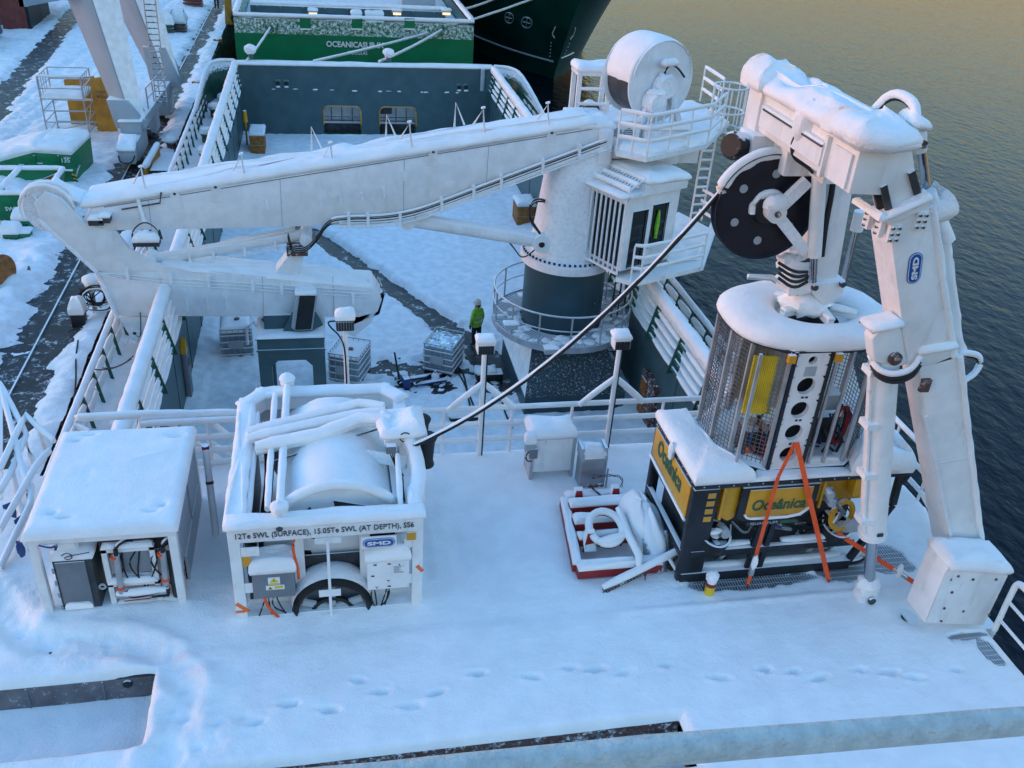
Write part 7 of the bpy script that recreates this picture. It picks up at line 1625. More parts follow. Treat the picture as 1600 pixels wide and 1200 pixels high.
# ---------------- people (skin modifier grown over a posed skeleton)
def person(loc, face, label, jacket, cap=True, scale=1.0):
    """face = heading in radians (0 looks towards -Y)"""
    V = {'pel': (0, 0, .95, .15), 'wst': (0, 0, 1.08, .145), 'chs': (0, .01, 1.32, .175), 'nck0': (0, .0, 1.46, .10), 'nck': (0, -.01, 1.53, .06), 'hd': (0, -.03, 1.63, .095), 'hd2': (0, -.02, 1.74, .085),
         'ls': (.19, .01, 1.42, .085), 'le': (.27, .02, 1.14, .066), 'lw': (.25, -.06, .90, .045), 'lh': (.245, -.08, .82, .045),
         'rs': (-.19, .01, 1.42, .085), 're': (-.27, .03, 1.14, .066), 'rw': (-.26, -.02, .89, .045), 'rh': (-.255, -.04, .81, .045),
         'lhip': (.10, 0, .90, .115), 'lk': (.12, -.02, .50, .085), 'la': (.12, .02, .12, .062), 'lt': (.13, -.15, .05, .05),
         'rhip': (-.10, 0, .90, .115), 'rk': (-.13, .01, .50, .085), 'ra': (-.14, .05, .12, .062), 'rt': (-.16, -.11, .05, .05)}
    E_ = ['pel wst', 'wst chs', 'chs nck0', 'nck0 nck', 'nck hd', 'hd hd2', 'chs ls', 'ls le', 'le lw', 'lw lh', 'chs rs', 'rs re', 're rw', 'rw rh', 'pel lhip', 'lhip lk', 'lk la', 'la lt', 'pel rhip', 'rhip rk', 'rk ra', 'ra rt']
    K = list(V); vs = [V[k][:3] for k in K]; es = [(K.index(a), K.index(b)) for a, b in (e.split() for e in E_)]
    rad = [V[k][3] for k in K]
    for s, nm in ((1, 'l'), (-1, 'r')):     # five fingers on each hand
        hx, hy, hz = V[nm+'h'][:3]
        for f in range(5):
            if f == 4: pts = [(hx, hy-.05, hz-.0), (hx-.01*s, hy-.085, hz-.05)]
            else: pts = [(hx, hy-.035+.022*f, hz-.06), (hx-.012*s, hy-.045+.022*f, hz-.105-.008*(1-abs(f-1.3)))]
            i = len(vs); vs += pts; rad += [.012, .009]; es += [(K.index(nm+'h'), i), (i, i+1)]
    me = bpy.data.meshes.new('body'); me.from_pydata(vs, es, []); o = bpy.data.objects.new('tmp', me); COL.objects.link(o)
    o.modifiers.new('s', 'SKIN'); sub = o.modifiers.new('u', 'SUBSURF'); sub.levels = sub.render_levels = 2
    for i, r in enumerate(rad): me.skin_vertices[0].data[i].radius = (r, r)
    me.skin_vertices[0].data[0].use_root = True
    dg = bpy.context.evaluated_depsgraph_get(); m2 = bpy.data.meshes.new_from_object(o.evaluated_get(dg)); bpy.data.objects.remove(o)
    m2.materials.clear()
    for k in (jacket, 'trouser', 'skin', 'boot', 'black'): m2.materials.append(M[k])
    for p in m2.polygons:
        c = p.center; p.use_smooth = True
        arm = abs(c.x) > .2 and c.z > .7
        p.material_index = 4 if (arm and c.z < .88) else (2 if c.z > 1.52 else (0 if (c.z > .88 and (c.z > .98 or not arm or c.z > .88)) and (arm or c.z > .90) else (3 if c.z < .2 else 1)))
    t = thing('person', label, 'person', loc)
    b = bpy.data.objects.new('body', m2); COL.objects.link(b); b.parent = t; OFF[b.name] = V3(loc)
    L_ = V3(loc)
    jk = MB().lathe([(.17, .80), (.205, .82), (.20, .95), (.19, 1.1), (.205, 1.3), (.15, 1.44), (.10, 1.48)], L_, 'Z', 20).build('jacket_body', jacket, t, ang=80)
    for v in jk.data.vertices: v.co.y *= .72; v.co.x *= 1.02
    for zb in (1.0, 1.18):
        bd_ = MB().lathe([(.207, zb), (.212, zb+.02), (.209, zb+.04)], L_, 'Z', 20).build('reflective_band', 'lgrey', t, ang=80)
        for v in bd_.data.vertices: v.co.y *= .72; v.co.x *= 1.02
    MB().lathe([(.10, 1.46), (.115, 1.50), (.09, 1.55)], L_+V3((0, -.01, 0)), 'Z', 16).build('collar', jacket, t, ang=80)
    if cap:
        hm = MB().lathe([(.155, 1.70), (.16, 1.71), (.128, 1.715), (.125, 1.78), (.10, 1.845), (.05, 1.875), (0, 1.88)], L_+V3((0, -.02, 0)), 'Z', 20).build('helmet', 'helmet', t, ang=60)
        MB().prism([L_+V3(q) for q in ((-.09, -.12, 1.705), (.09, -.12, 1.705), (.06, -.21, 1.69), (-.06, -.21, 1.69))], (0, 0, .012)).build('peak', 'helmet', hm)
        MB().lathe([(.118, 1.60), (.122, 1.70)], L_+V3((0, -.0, 0)), 'Z', 16, a0=math.pi*.05, a1=math.pi*.95).build('hood', 'black', hm)
    for s in (-1, 1): MB().ell(L_+V3((.036*s, -.118, 1.665)), .012, .008, .009, 8, 4).build('eye', 'black', t)
    MB().ell(L_+V3((0, -.128, 1.64)), .014, .02, .022, 8, 4).build('nose', 'skin', t); MB().ell(L_+V3((0, -.115, 1.595)), .03, .01, .008, 8, 4).build('mouth', 'rust', t)
    for s in (-1, 1): MB().ell(L_+V3((.098*s, -.02, 1.645)), .014, .025, .034, 8, 4).build('ear', 'skin', t)
    t.rotation_euler.z = face; t.scale = (scale,)*3; return t
person((4.98, 28.1, DZ-.02), math.radians(215), 'person in a green high visibility jacket and white hard hat standing by the path', 'hivis', scale=.97)

# wooden crates with snow lids
def crate(x, y, w, d_, h, label, side=True):
    t = thing('wooden_crate', label, 'crate', (x, y, DZ), 'snow topped wooden crates on the main deck')
    MB().bx(x-w/2, x+w/2, y-d_/2, y+d_/2, DZ, DZ+h).build('box', 'wood', t, bevel=.02)
    for k in range(3): MB().bx(x-w/2-.02, x+w/2+.02, y-d_/2-.02, y-d_/2, DZ+.05+k*(h-.2)/2, DZ+.15+k*(h-.2)/2).build('plank', 'wood', t)
    MB().pillow([(x-w/2-.03, y-d_/2-.05, DZ+h), (x+w/2+.03, y-d_/2-.05, DZ+h), (x+w/2+.03, y+d_/2, DZ+h), (x-w/2-.03, y+d_/2, DZ+h)], .18, .02, r=.1).build('snow_cover', 'snow', t, ang=80); return t
crate(-3.45, 50.3, .75, 1.5, 1.15, 'snow topped wooden crate in the far port corner by the bulkhead')
crate(8.95, 39.6, .8, 1.2, 1.1, 'snow topped wooden crate by the starboard wall behind the crane')
t = thing('yellow_post', 'slim yellow post standing beside the crate in the port corner', 'post', (-4.05, 50.8, DZ)); MB().lathe([(.05, 0), (.05, 1.5), (.14, 1.5), (.10, 2.1), (0, 2.15)], (-4.05, 50.8, DZ), 'Z', 10).build('post', 'yellow', t)
t = thing('fire_cabinet', 'orange brown cabinet recess in the starboard wall beside the light pole', 'cabinet', (9.4, 22.4, DZ)); MB().bx(9.3, 9.5, 21.9, 23.0, -4.3, -2.7).build('door', 'rust', t); MB().bx(9.26, 9.30, 22.5, 22.95, -4.1, -2.9).build('panel', 'wood', t)
# gear below the railing: dark hose reels, wedge and cables
for k, (px, py, lab) in enumerate(((722, 655, 'dark rubber wedge lying in snow below the railing'), (762, 588, 'dark pump lying by the pedestal corner'))):
    p = PZ(px, py, DZ+.1); t = thing('deck_gear', lab, 'equipment', p); MB().bx(p.x-.4, p.x+.5, p.y-.2, p.y+.25, DZ, DZ+.28).build('body', 'black', t, bevel=.06); MB().pillow([(p.x-.42, p.y-.1, DZ+.26), (p.x+.3, p.y-.1, DZ+.26), (p.x+.3, p.y+.3, DZ+.26), (p.x-.42, p.y+.3, DZ+.26)], .14, .02, jit=.06).build('snow_cover', 'snow', t, ang=80)
for pts, lab in (([(780, 598), (786, 640), (800, 670)], 'black hose lying on the deck left of the pedestal base'), ([(650, 600), (720, 560), (735, 640)], 'thin hose on the deck by the tanks'), ([(712, 578), (726, 600), (742, 640)], 'thin dark cable running towards the railing')):
    t = thing('deck_hose', lab, 'hose', PZ(*pts[0], DZ)); MB().tube([p+V3((0, 0, .03)) for p in smooth([PZ(x, y, DZ+.16) for x, y in pts], 3)], .03, 6).build('hose', 'rubber', t)
# mooring gear on the gangways: snowy mushrooms and bitts
def bitt(x, y, lab, red=False):
    t = thing('mooring_bollard', lab, 'bollard', (x, y, -2.6), 'snow capped mooring bollards on the gangways')
    for dx, r, h in ((-.0, .20, .42),):
        MB().lathe([(r, 0), (r, h), (r*1.2, h), (r*1.2, h+.08), (0, h+.08)], (x+dx, y, -2.6), 'Z', 16).build('drum', 'red' if red else 'dgreen', t); MB().ell((x+dx, y, -2.6+h+.2), r*1.5, r*1.7, .2, 12, 7, .2).build('snow_cover', 'snow', t)
    return t
names = ['nearest the jib', 'second along', 'third along', 'fourth along', 'fifth along', 'sixth along', 'last before the corner']
for k, (x, y) in enumerate(((-5.4, 37.5), (-5.6, 39.2), (-5.3, 42.5), (-5.5, 45.5), (-5.1, 48.2), (-5.5, 50.0), (-5.2, 52.0))): bitt(x, y, 'snow capped bollard on the port gangway, %s' % names[k])
for k, (x, y) in enumerate(((10.4, 52), (10.7, 49.5), (10.5, 47), (10.8, 43.5), (10.5, 42.6))): bitt(x, y, ('snow capped bollard in the aft starboard corner', 'tall snow capped bollard on the starboard gangway', 'red post bollard on the starboard gangway', 'low snow capped bollard on the starboard gangway', 'snow capped bollard on the starboard gangway nearest the crane')[k], k == 2)
t = thing('green_locker', 'dark green vent housing with snow on the starboard gangway under the crane cab', 'vent', (10.6, 30.2, -2.6)); MB().lathe([(.45, 0), (.45, 1.5), (.0, 1.6)], (10.6, 30.2, -2.6), 'Z', 20).build('housing', 'dgreen', t); MB().ell((10.6, 30.2, -1.0), .5, .5, .22, jit=.1).build('snow_cover', 'snow', t); MB().bx(11.1, 11.25, 29.7, 30.4, -2.6, -.9).build('side_plate', 'dgreen', t)
for k, px in enumerate((660, 680)):
    p = PZ(105+k*40, px, -2.5)
t = thing('snowy_bracket', 'snow covered bracket heap on the port gangway behind the power unit', 'bracket', (-5.2, 20.0, -2.5)); MB().tube(smooth([(-5.5, 19.7, -2.5), (-5.3, 20.0, -2.0), (-5.1, 20.2, -2.0), (-4.95, 20.0, -2.5)], 1), .07, 8).build('frame', 'red', t); MB().ell((-5.2, 20.05, -1.95), .25, .2, .14, jit=.2).build('snow_cover', 'snow', t)
# ================================================================== quayside
# portal crane leg
pc = thing('quay_crane', 'huge grey portal crane legs standing on rail bogies on the quay', 'quay crane', (-8.8, 49, QZ))
a0, a1 = PY(207, 190, 46), PY(146, 0, 46); top = a0 + (a1-a0)*2.2
def qbeam(p0, p1, w0, d0, w1, d1, name, m='crane_grey'):
    """box leg with section along X (w) and Y (d)"""
    vs = []
    for p, w_, d_ in ((p0, w0, d0), (p1, w1, d1)): vs += [p+V3((-w_/2, -d_/2, 0)), p+V3((w_/2, -d_/2, 0)), p+V3((w_/2, d_/2, 0)), p+V3((-w_/2, d_/2, 0))]
    return MB().add(vs, [(3, 2, 1, 0), (4, 5, 6, 7)]+[(i, (i+1) % 4, 4+(i+1) % 4, 4+i) for i in range(4)]).build(name, m, pc, bevel=.03)
def qleg(p0, p1, r0, r1, name):
    """square leg set on its corner: one face to the left, the snowy one to the right"""
    vs = []
    for p, r in ((p0, r0), (p1, r1)): vs += [p+V3((.15*r, -r, 0)), p+V3((r, -.15*r, 0)), p+V3((-.15*r, r, 0)), p+V3((-r, .15*r, 0))]
    o = MB().add(vs, [(3, 2, 1, 0), (4, 5, 6, 7)]+[(i, (i+1) % 4, 4+(i+1) % 4, 4+i) for i in range(4)]).build(name, 'crane_grey', pc, bevel=.03)
    q = V3((.02, -.025, .01)); MB().add([vs[0].lerp(vs[1], .04)+q, vs[0].lerp(vs[1], .97)+q, vs[4].lerp(vs[5], .97)+q, vs[4].lerp(vs[5], .04)+q], [(0, 1, 2, 3)]).build('snow_cover', 'snow_rough', o); return o
lg1 = qleg(a0, top, .62, 1.75, 'near_leg')
b0_, b1_ = PY(258, 118, 53.5), PY(212, 0, 53.5); ftop = b0_ + (b1_-b0_)*2.6
qleg(b0_, ftop, .75, 1.9, 'far_leg')
MB().beam(V3((top.x-30, 46, 4.6)), V3((a1.x+.4, 46, 4.6)), 1.2, 1.9).build('portal_girder', 'crane_grey', pc)
sl0, sl1 = V3((-8.75, 45.0, -1.75)), V3((-8.35, 54.6, -1.75))
sb_ = MB().beam(sl0, sl1, .95, .55).build('sill_beam', 'crane_grey', pc, bevel=.03); MB().pillow([sl0+V3((-.5, -.05, .28)), sl0+V3((.5, -.05, .28)), sl1+V3((.5, 0, .28)), sl1+V3((-.5, 0, .28))], .08, .03, seg=.4).build('snow_cover', 'snow', sb_, ang=80)
qbeam(a0+V3((.05, 0, -.1)), a0+V3((-.4, 0, 1.2)), 1.3, 1.7, .9, 1.6, 'leg_shoe'); qbeam(b0_+V3((.1, 0, -.4)), b0_+V3((-.3, 0, 1.6)), 1.5, 1.6, 1.1, 1.5, 'leg_shoe')
for y, L_ in ((45.2, 2.6), (49.0, 1.2), (52.8, 2.4)):
    x = -8.75+(y-45)*.04; b_ = MB().bx(x-.42, x+.42, y-L_/2, y+L_/2, QZ+.25, -2.05).build('bogie', 'crane_grey', pc, bevel=.05)
    for k in (-1, 1): MB().lathe([(0, -.12), (.32, -.12), (.32, .12), (0, .12)], (x, y+k*L_*.3, QZ+.27), 'X', 18).build('wheel', 'steel_dark', b_)
e_ = V3((-8.75, 43.6, 0)); bf = MB().bx(-9.1, -8.4, 43.2, 44.0, QZ+.3, -2.3).build('bumper', 'lgrey', pc, bevel=.05); MB().pillow([(-9.12, 43.15, -2.3), (-8.38, 43.15, -2.3), (-8.38, 44.3, -1.95), (-9.12, 44.3, -1.95)], .2, .04).build('snow_cover', 'snow', bf, ang=80)
MB().tube(smooth([(-9.1, 43.2, -2.5), (-9.0, 42.9, -2.75), (-8.5, 42.9, -2.75), (-8.4, 43.2, -2.5)], 2), .03, 6).build('hose', 'rubber', bf)
for k in range(26):      # ladder beside the near leg
    p = a0.lerp(top, .06+k*.022)+V3((1.15+k*.045, .9, 0)); MB().tube([p, p+V3((.5, 0, 0))], .03, 5).build('ladder_rung', 'steel_dark', pc)
for s in (0, .5): MB().tube([a0.lerp(top, .06)+V3((1.15+s, .9, 0)), a0.lerp(top, .06+25*.022)+V3((2.27+s, .9, 0))], .03, 5).build('ladder_stile', 'galv', pc)
for z in (.5, 1.0): MB().tube([V3((-8.2, 47.0, -1.4+z)), V3((-7.9, 51.5, -1.4+z))], .035, 6).build('sill_rail', 'galv', pc)
for k in range(4): MB().tube([V3((-8.2+.07*k, 47+k*1.4, -1.45)), V3((-8.2+.07*k, 47+k*1.4, -.4))], .035, 6).build('sill_post', 'galv', pc)
# skip 135
sk = thing('waste_skip', 'bright green covered waste skip numbered 135 with snow on its lid', 'skip', (-12, 42.5, QZ))
Yf = 41.3
fpts = [(-60, 268), (52, 238), (112, 242), (118, 288), (-60, 300)]
P_ = [PY(x, y, Yf) for x, y in fpts]
for p in P_[3:]: p.z = QZ-.02
bd = MB().prism(P_, (.25, 2.7, 0)).build('body', 'skip_green', sk, bevel=.03)
q0, q1, q2 = P_[0], P_[1], P_[2]
MB().pillow([q1+V3((0, .05, .02)), q2+V3((-.02, .05, .02)), q2+V3((.22, 2.65, .02)), q1+V3((.25, 2.65, .02))], .35, .05, r=.25, jit=.03).build('snow_cover', 'snow', sk, ang=80)
MB().pillow([q0+V3((0, .05, .02)), q1+V3((.1, .05, .02)), q1+V3((.35, 2.65, .02)), q0+V3((.25, 2.65, .02))], .35, .05, r=.25, jit=.03).build('snow_cover', 'snow', sk, ang=80)
l0, l1 = PY(-60, 268, Yf-.06), PY(114, 268, Yf-.06); l0.z = l1.z
o = MB().beam(l0, l1, .12, .10).build('rim', 'skip_green', sk); snow_on(o, [[l0, l0.lerp(l1, .66)], [l0.lerp(l1, .9), l1]], .06, .05)
for px in (53, 91): a = PY(px, 243, Yf-.03); b = PY(px+1, 266, Yf-.03); MB().beam(a, b, .07, .08).build('rib', 'skip_green', sk)
text('number', '135', 'sign_white', sk, PY(97, 254, Yf-.02), (1, 0, 0), (0, 0, 1), height=.19, bold=.02); text('small_print', 'NVOC', 'sign_white', sk, PY(100, 247.5, Yf-.02), (1, 0, 0), (0, 0, 1), height=.07, bold=.01)
for (x, y) in ((29, 257), (30, 261), (58, 255)): p = PY(x, y, Yf-.02); MB().bx(p.x, p.x+.22, p.y-.006, p.y, p.z-.02, p.z+.02).build('print_line', 'sign_white', sk)
for (xa, ya, xb, yb) in ((112, 273, 119, 288), (8, 270, 22, 283)):
    for k in range(5):
        p = PY(xa+(xb-xa)*k/5, ya+(yb-ya)*k/5, Yf-.03); MB().prism([p+V3((0, 0, 0)), p+V3((.12, 0, -.10)), p+V3((.16, 0, -.03)), p+V3((.04, 0, .07))], (0, -.01, 0)).build('hazard_stripe', 'yellow_sign' if k % 2 == 0 else 'black', sk)
MB().tube(smooth([PY(119, 275, Yf-.05), PY(123, 262, Yf-.1), PY(120, 270, Yf-.1), PY(125, 258, Yf)], 2), .03, 6).build('latch', 'galv', sk)
# open skip
s2 = thing('open_skip', 'dark green open skip heaped with snow in front of the covered skip', 'skip', (-12, 38, QZ))
x0, x1, y0, y1, zt = -14.5, -10.55, 36.6, 39.6, -2.0
def wallq(a, b, c, d, nm='wall', m='skip_green'): return MB().prism([a, b, c, d], (0, .06, 0) if abs(a[1]-b[1]) < .4 else (.06, 0, 0)).build(nm, m, s2)
wallq((x0, y0+.25, QZ), (x1-.25, y0+.25, QZ), (x1, y0, zt), (x0, y0, zt)); wallq((x0, y1-.2, QZ), (x1-.2, y1-.2, QZ), (x1, y1, zt), (x0, y1, zt)); MB().prism([(x1-.25, y0+.25, QZ), (x1-.25, y1-.2, QZ), (x1, y1, zt), (x1, y0, zt)], (.05, 0, 0)).build('wall', 'skip_green', s2)
heightfield('load_snow', x0, x1-.02, y0+.05, y1-.05, .12, lambda X, Y: zt-.3+.28*fbm(X*1.2, Y*1.2), 'snow_rough', kind=None).parent = s2; bpy.data.objects['load_snow'].location = -OFF[s2.name]
for P_ in ([(x0, y0, zt+.02), (x1, y0, zt+.02)], [(x1, y0, zt+.02), (x1, y1, zt+.02)], [(x0, y1, zt+.02), (x1, y1, zt+.02)], [(-12.3, y0, zt+.02), (-12.2, y1, zt+.02)]): snow_on(s2, [P_], .09, .1)
for (xa, ya) in ((-12.9, 37.5), (-11.2, 38.8)): MB().prism([(xa, ya, zt-.4), (xa+.5, ya+.3, zt-.3), (xa+.5, ya+.35, zt+.05), (xa, ya+.05, zt-.1)], (.04, 0, 0)).build('scrap_board', 'wood', s2)
text('lettering', 'SWL 2', 'sign_white', s2, PY(9, 329, y0-.0)+V3((0, -.02, 0)), (1, 0, 0), (0, 0, 1), height=.16, bold=.01)
# green plastic bins
for k, (px, py, lab) in enumerate(((38, 366, 'taller green plastic bin with a snow cap by the open skip'), (20, 378, 'low green plastic crate with snow at its left'), (37, 377, 'low green plastic crate with snow at its right'))):
    p = PZ(px, py, QZ); h = .55 if k == 0 else .32
    t = thing('plastic_bin', lab, 'bin', p, 'green plastic bins on the quay'); MB().bx(p.x-.3, p.x+.26, p.y-.05, p.y+.4, QZ-.05, QZ+h).build('bin', 'skip_green', t, bevel=.03)
    for j in range(3): MB().bx(p.x-.24+j*.18, p.x-.14+j*.18, p.y-.06, p.y-.05, QZ+.08, QZ+h-.1).build('slot', 'dgreen', t)
    MB().pillow([(p.x-.32, p.y-.07, QZ+h), (p.x+.28, p.y-.07, QZ+h), (p.x+.28, p.y+.42, QZ+h), (p.x-.32, p.y+.42, QZ+h)], .36 if k < 2 else .14, .03, r=.15).build('snow_cover', 'snow', t, ang=80)
# wooden cable reel
cr_ = thing('cable_reel', 'wooden cable reel standing at the left edge of the quay', 'cable reel', (-10.9, 30.6, QZ))
for dx in (0, .75):
    c = V3((-10.75-dx, 30.7-dx*.5, QZ+.62)); f_ = MB().lathe([(0, -.04), (.62, -.04), (.62, .04), (0, .04)], c, ax=(.85, -.5, 0), n=28).build('flange', 'wood', cr_)
    for k in range(5):
        a = k*1.256; MB().lathe([(.03, 0), (.03, .02), (0, .02)], c+V3((.034, -.02, 0))+V3((.26*math.cos(a), .44*math.cos(a), .5*math.sin(a)))*.8, ax=(.85, -.5, 0), n=6).build('bolt', 'steel_dark', f_)
MB().lathe([(.35, 0), (.35, -.85)], (-10.75, 30.7, QZ+.62), ax=(.85, -.5, 0), n=20).build('core', 'wood', cr_); MB().prism([(-10.3, 31.5, QZ), (-10.1, 31.6, QZ), (-10.15, 31.6, QZ+.45)], (.05, 0, 0)).build('chock', 'wood', cr_)
# hose coil stand and black box
cs = thing('hose_stand', 'snow topped stand with a tangle of coiled hoses on the quay', 'hose stand', PZ(150, 490, QZ))
p = PZ(150, 492, QZ); MB().beam(p, p+V3((.0, 0, 1.15)), .12, .12).build('post', 'lgrey', cs); MB().ell(p+V3((.1, 0, 1.2)), .35, .25, .28, jit=.2).build('snow_cover', 'snow', cs)
for k in range(9):
    c = p+V3((.1+random.uniform(-.1, .15), -.12-.02*k, .75+random.uniform(-.15, .1))); r = random.uniform(.3, .5); P_ = [c+V3((r*math.cos(a), .03*math.sin(3*a), r*.85*math.sin(a))) for a in [2*math.pi*i/22 for i in range(22)]]
    o = MB().tube(P_, .022, 6, closed=True).build('hose', random.choice(('rubber', 'white_frost')), cs)
for k in range(4): MB().beam(p+V3((-.35+.2*k, -.2, .35)), p+V3((.45-.25*k, -.2, 1.05)), .03, .03).build('tangle_bar', 'rubber', cs)
p = PZ(124, 508, QZ); t = thing('black_box', 'black box with a tall snow cap beside the hose stand', 'box', p); MB().bx(p.x-.2, p.x+.2, p.y-.1, p.y+.3, QZ-.05, QZ+.42).build('box', 'black', t, bevel=.02); MB().pillow([(p.x-.22, p.y-.12, QZ+.42), (p.x+.22, p.y-.12, QZ+.42), (p.x+.22, p.y+.32, QZ+.42), (p.x-.22, p.y+.32, QZ+.42)], .5, .03, r=.22).build('snow_cover', 'snow', t, ang=80)
for pts, lab in (([(122, 532), (118, 560), (119, 590), (116, 625)], 'thin black cable lying in the snow along the quay edge'), ([(130, 512), (110, 515), (106, 522), (110, 527)], 'short bent black cable in front of the black box')):
    t = thing('quay_cable', lab, 'cable', PZ(*pts[0], QZ+.2)); MB().tube(smooth([PZ(x, y, QZ+.24) for x, y in pts], 3), .025, 6).build('cable', 'rubber', t)
t = thing('yellow_barrier', 'snow topped yellow barrier leaning over the quay edge by the crane jib', 'barrier', PZ(240, 265, QZ)); a, b = PZ(228, 275, QZ), PZ(248, 238, QZ+.4); MB().beam(a, b, .12, .55).build('panel', 'ply', t); snow_on(t, [[a+V3((0, 0, .3)), b+V3((0, 0, .3))]], .13, .13)
MB().bx(a.x+.2, b.x+1.0, a.y, b.y+.5, QZ-.1, QZ+.25).build('dark_fender', 'black', t)
p = PZ(269, 236, QZ); t = thing('bollard', 'low quay bollard buried in snow beside the barrier', 'bollard', p); MB().lathe([(.25, 0), (.22, .35), (.3, .45), (0, .5)], p, 'Z', 14).build('bollard', 'rust', t); MB().ell(p+V3((0, 0, .55)), .33, .33, .22, jit=.15).build('snow_cover', 'snow', t)
for px, py, lab in ((309, 134, 'small brown bollard on the quay edge level with the aft bulkhead'), (341, 67, 'far small brown bollard on the quay edge')):
    p = PZ(px, py, QZ); t = thing('bollard', lab, 'bollard', p); MB().bx(p.x-.3, p.x+.3, p.y-.2, p.y+.2, QZ, QZ+.3).build('block', 'wood', t); MB().ell(p+V3((0, 0, .32)), .33, .26, .12, jit=.1).build('snow_cover', 'snow', t)
# scaffold tower
sf_ = thing('scaffold_tower', 'galvanised scaffold tower with snowy platforms on the quay', 'scaffold', (-12, 48, QZ))
sx0, sx1, sy0, sy1, sh_ = -13.1, -11.2, 47.6, 49.6, 3.1
for x in (sx0, sx1):
    for y in (sy0, sy1): MB().tube([(x, y, QZ+.12), (x, y, QZ+sh_)], .035, 8).build('standard', 'galv', sf_); MB().lathe([(0, -.04), (.1, -.04), (.1, .04), (0, .04)], (x, y, QZ+.08), 'X', 12).build('castor', 'black', sf_)
for z in (.45, .95, 1.5, 2.05, 2.55, 3.08):
    for y in (sy0, sy1): MB().tube([(sx0, y, QZ+z), (sx1, y, QZ+z)], .03, 6).build('ledger', 'galv', sf_)
    for x in (sx0, sx1): MB().tube([(x, sy0, QZ+z), (x, sy1, QZ+z)], .03, 6).build('transom', 'galv', sf_)
for x in (sx0, sx1):
    for k in range(4): MB().tube([(x, sy0+.4*k+.2, QZ+2.05), (x, sy0+.4*k+.2, QZ+3.08)], .02, 6).build('guard_post', 'galv', sf_)
for a, b in (((sx0, sy0, .45), (sx1, sy1, .45)), ((sx1, sy0, .5), (sx1, sy1, 2.0))): MB().tube([V3(a)+V3((0, 0, QZ)), V3(b)+V3((0, 0, QZ))], .022, 6).build('brace', 'galv', sf_)
MB().bx(sx0, sx1, sy0, sy1, QZ+2.03, QZ+2.08).build('platform', 'ply', sf_); MB().pillow([(sx0+.03, sy0, QZ+2.08), (sx1-.03, sy0, QZ+2.08), (sx1-.03, sy1, QZ+2.08), (sx0+.03, sy1, QZ+2.08)], .16, .0).build('snow_cover', 'snow', sf_, ang=80)
snow_on(sf_, [[(sx0, sy0, QZ+3.08), (sx1, sy0, QZ+3.08)], [(sx0, sy1, QZ+1.5), (sx1, sy1, QZ+1.5)]], .05, .06)
for k, (xa, ya, xb, yb, h, lab) in enumerate(((-11.15, 49.2, -10.15, 48.9, 2.9, 'tall orange plywood sheet standing right of the scaffold tower'), (-12.6, 50.2, -11.1, 50.0, 2.6, 'orange plywood sheet standing behind the scaffold tower'))):
    t = thing('plywood_sheet', lab, 'plywood sheet', (xa, ya, QZ), 'orange plywood sheets by the scaffold'); MB().prism([(xa, ya, QZ), (xb, yb, QZ), (xb+.02, yb, QZ+h), (xa+.02, ya, QZ+h-.25)], (0, .06, 0)).build('sheet', 'ply', t)
    if k == 0: text('stencil', 'NVOC A', 'rust', t, V3((xa+.25, ya-.09, QZ+2.0)), (xb-xa, yb-ya, 0), (0, 0, 1), height=.13, bold=.01); text('stencil', 'BERGEN', 'rust', t, V3((xa+.25, ya-.09, QZ+1.78)), (xb-xa, yb-ya, 0), (0, 0, 1), height=.12, bold=.01)
# ladder lying in snow, pallets, far sheds
p = PZ(175, 160, QZ); t = thing('ladder', 'snowy ladder lying on the quay beside the crane leg', 'ladder', p)
for s in (0, .4): MB().beam(PZ(166, 150+s*14, QZ+.25), PZ(190, 165+s*14, QZ+.25), .06, .08).build('stile', 'galv', t)
for k in range(5): a = PZ(166, 150, QZ+.25).lerp(PZ(190, 165, QZ+.25), k/4); MB().beam(a, a+(PZ(166, 155.6, QZ+.25)-PZ(166, 150, QZ+.25)), .04, .04).build('rung', 'galv', t)
for k, (px, py, lab) in enumerate(((302, 11, 'stack of snowy pallets near the top edge of the quay'), (275, 50, 'dark crate stack under heaped snow beside the far crane leg'), (256, 52, 'dark green trolley with snow beside the crate stack'))):
    p = PZ(px, py, QZ); t = thing('pallet_stack', lab, 'pallets', p)
    for j in range(5 if k == 0 else 3): MB().bx(p.x-.8+.05*j, p.x+.8, p.y-.5, p.y+.6, QZ+.05+j*.24, QZ+.2+j*.24).build('pallet', ('red_shed', 'steel_dark', 'dgreen')[k], t); 
    h = QZ+.05+(5 if k == 0 else 3)*.24-.05; MB().pillow([(p.x-.85, p.y-.5, h), (p.x+.85, p.y-.5, h), (p.x+.85, p.y+.6, h), (p.x-.85, p.y+.6, h)], .3 if k == 0 else .9, .05, jit=.1).build('snow_cover', 'snow', t, ang=80)
p = PZ(30, 42, QZ); sd2 = thing('quay_shed', 'long flat roofed shed with a red brown wall and snowy roof at the far left', 'shed', (-22, 78, QZ))
MB().bx(-32, -20.4, 74.5, 76.0, QZ, QZ+2.6).build('red_wall', 'red_shed', sd2); MB().bx(-32, -20.4, 76.0, 81, QZ, QZ+3.0).build('body', 'steel_dark', sd2); MB().prism([(-20.4, 74.5, QZ+1.6), (-17.2, 80.5, QZ+1.6), (-17.2, 80.5, QZ+2.9), (-20.4, 74.5, QZ+2.9)], (-.3, 0, 0)).build('side_fascia', 'crane_grey', sd2); MB().bx(-22, -20.2, 74.6, 78, QZ, QZ+1.6).build('doorway', 'black', sd2)
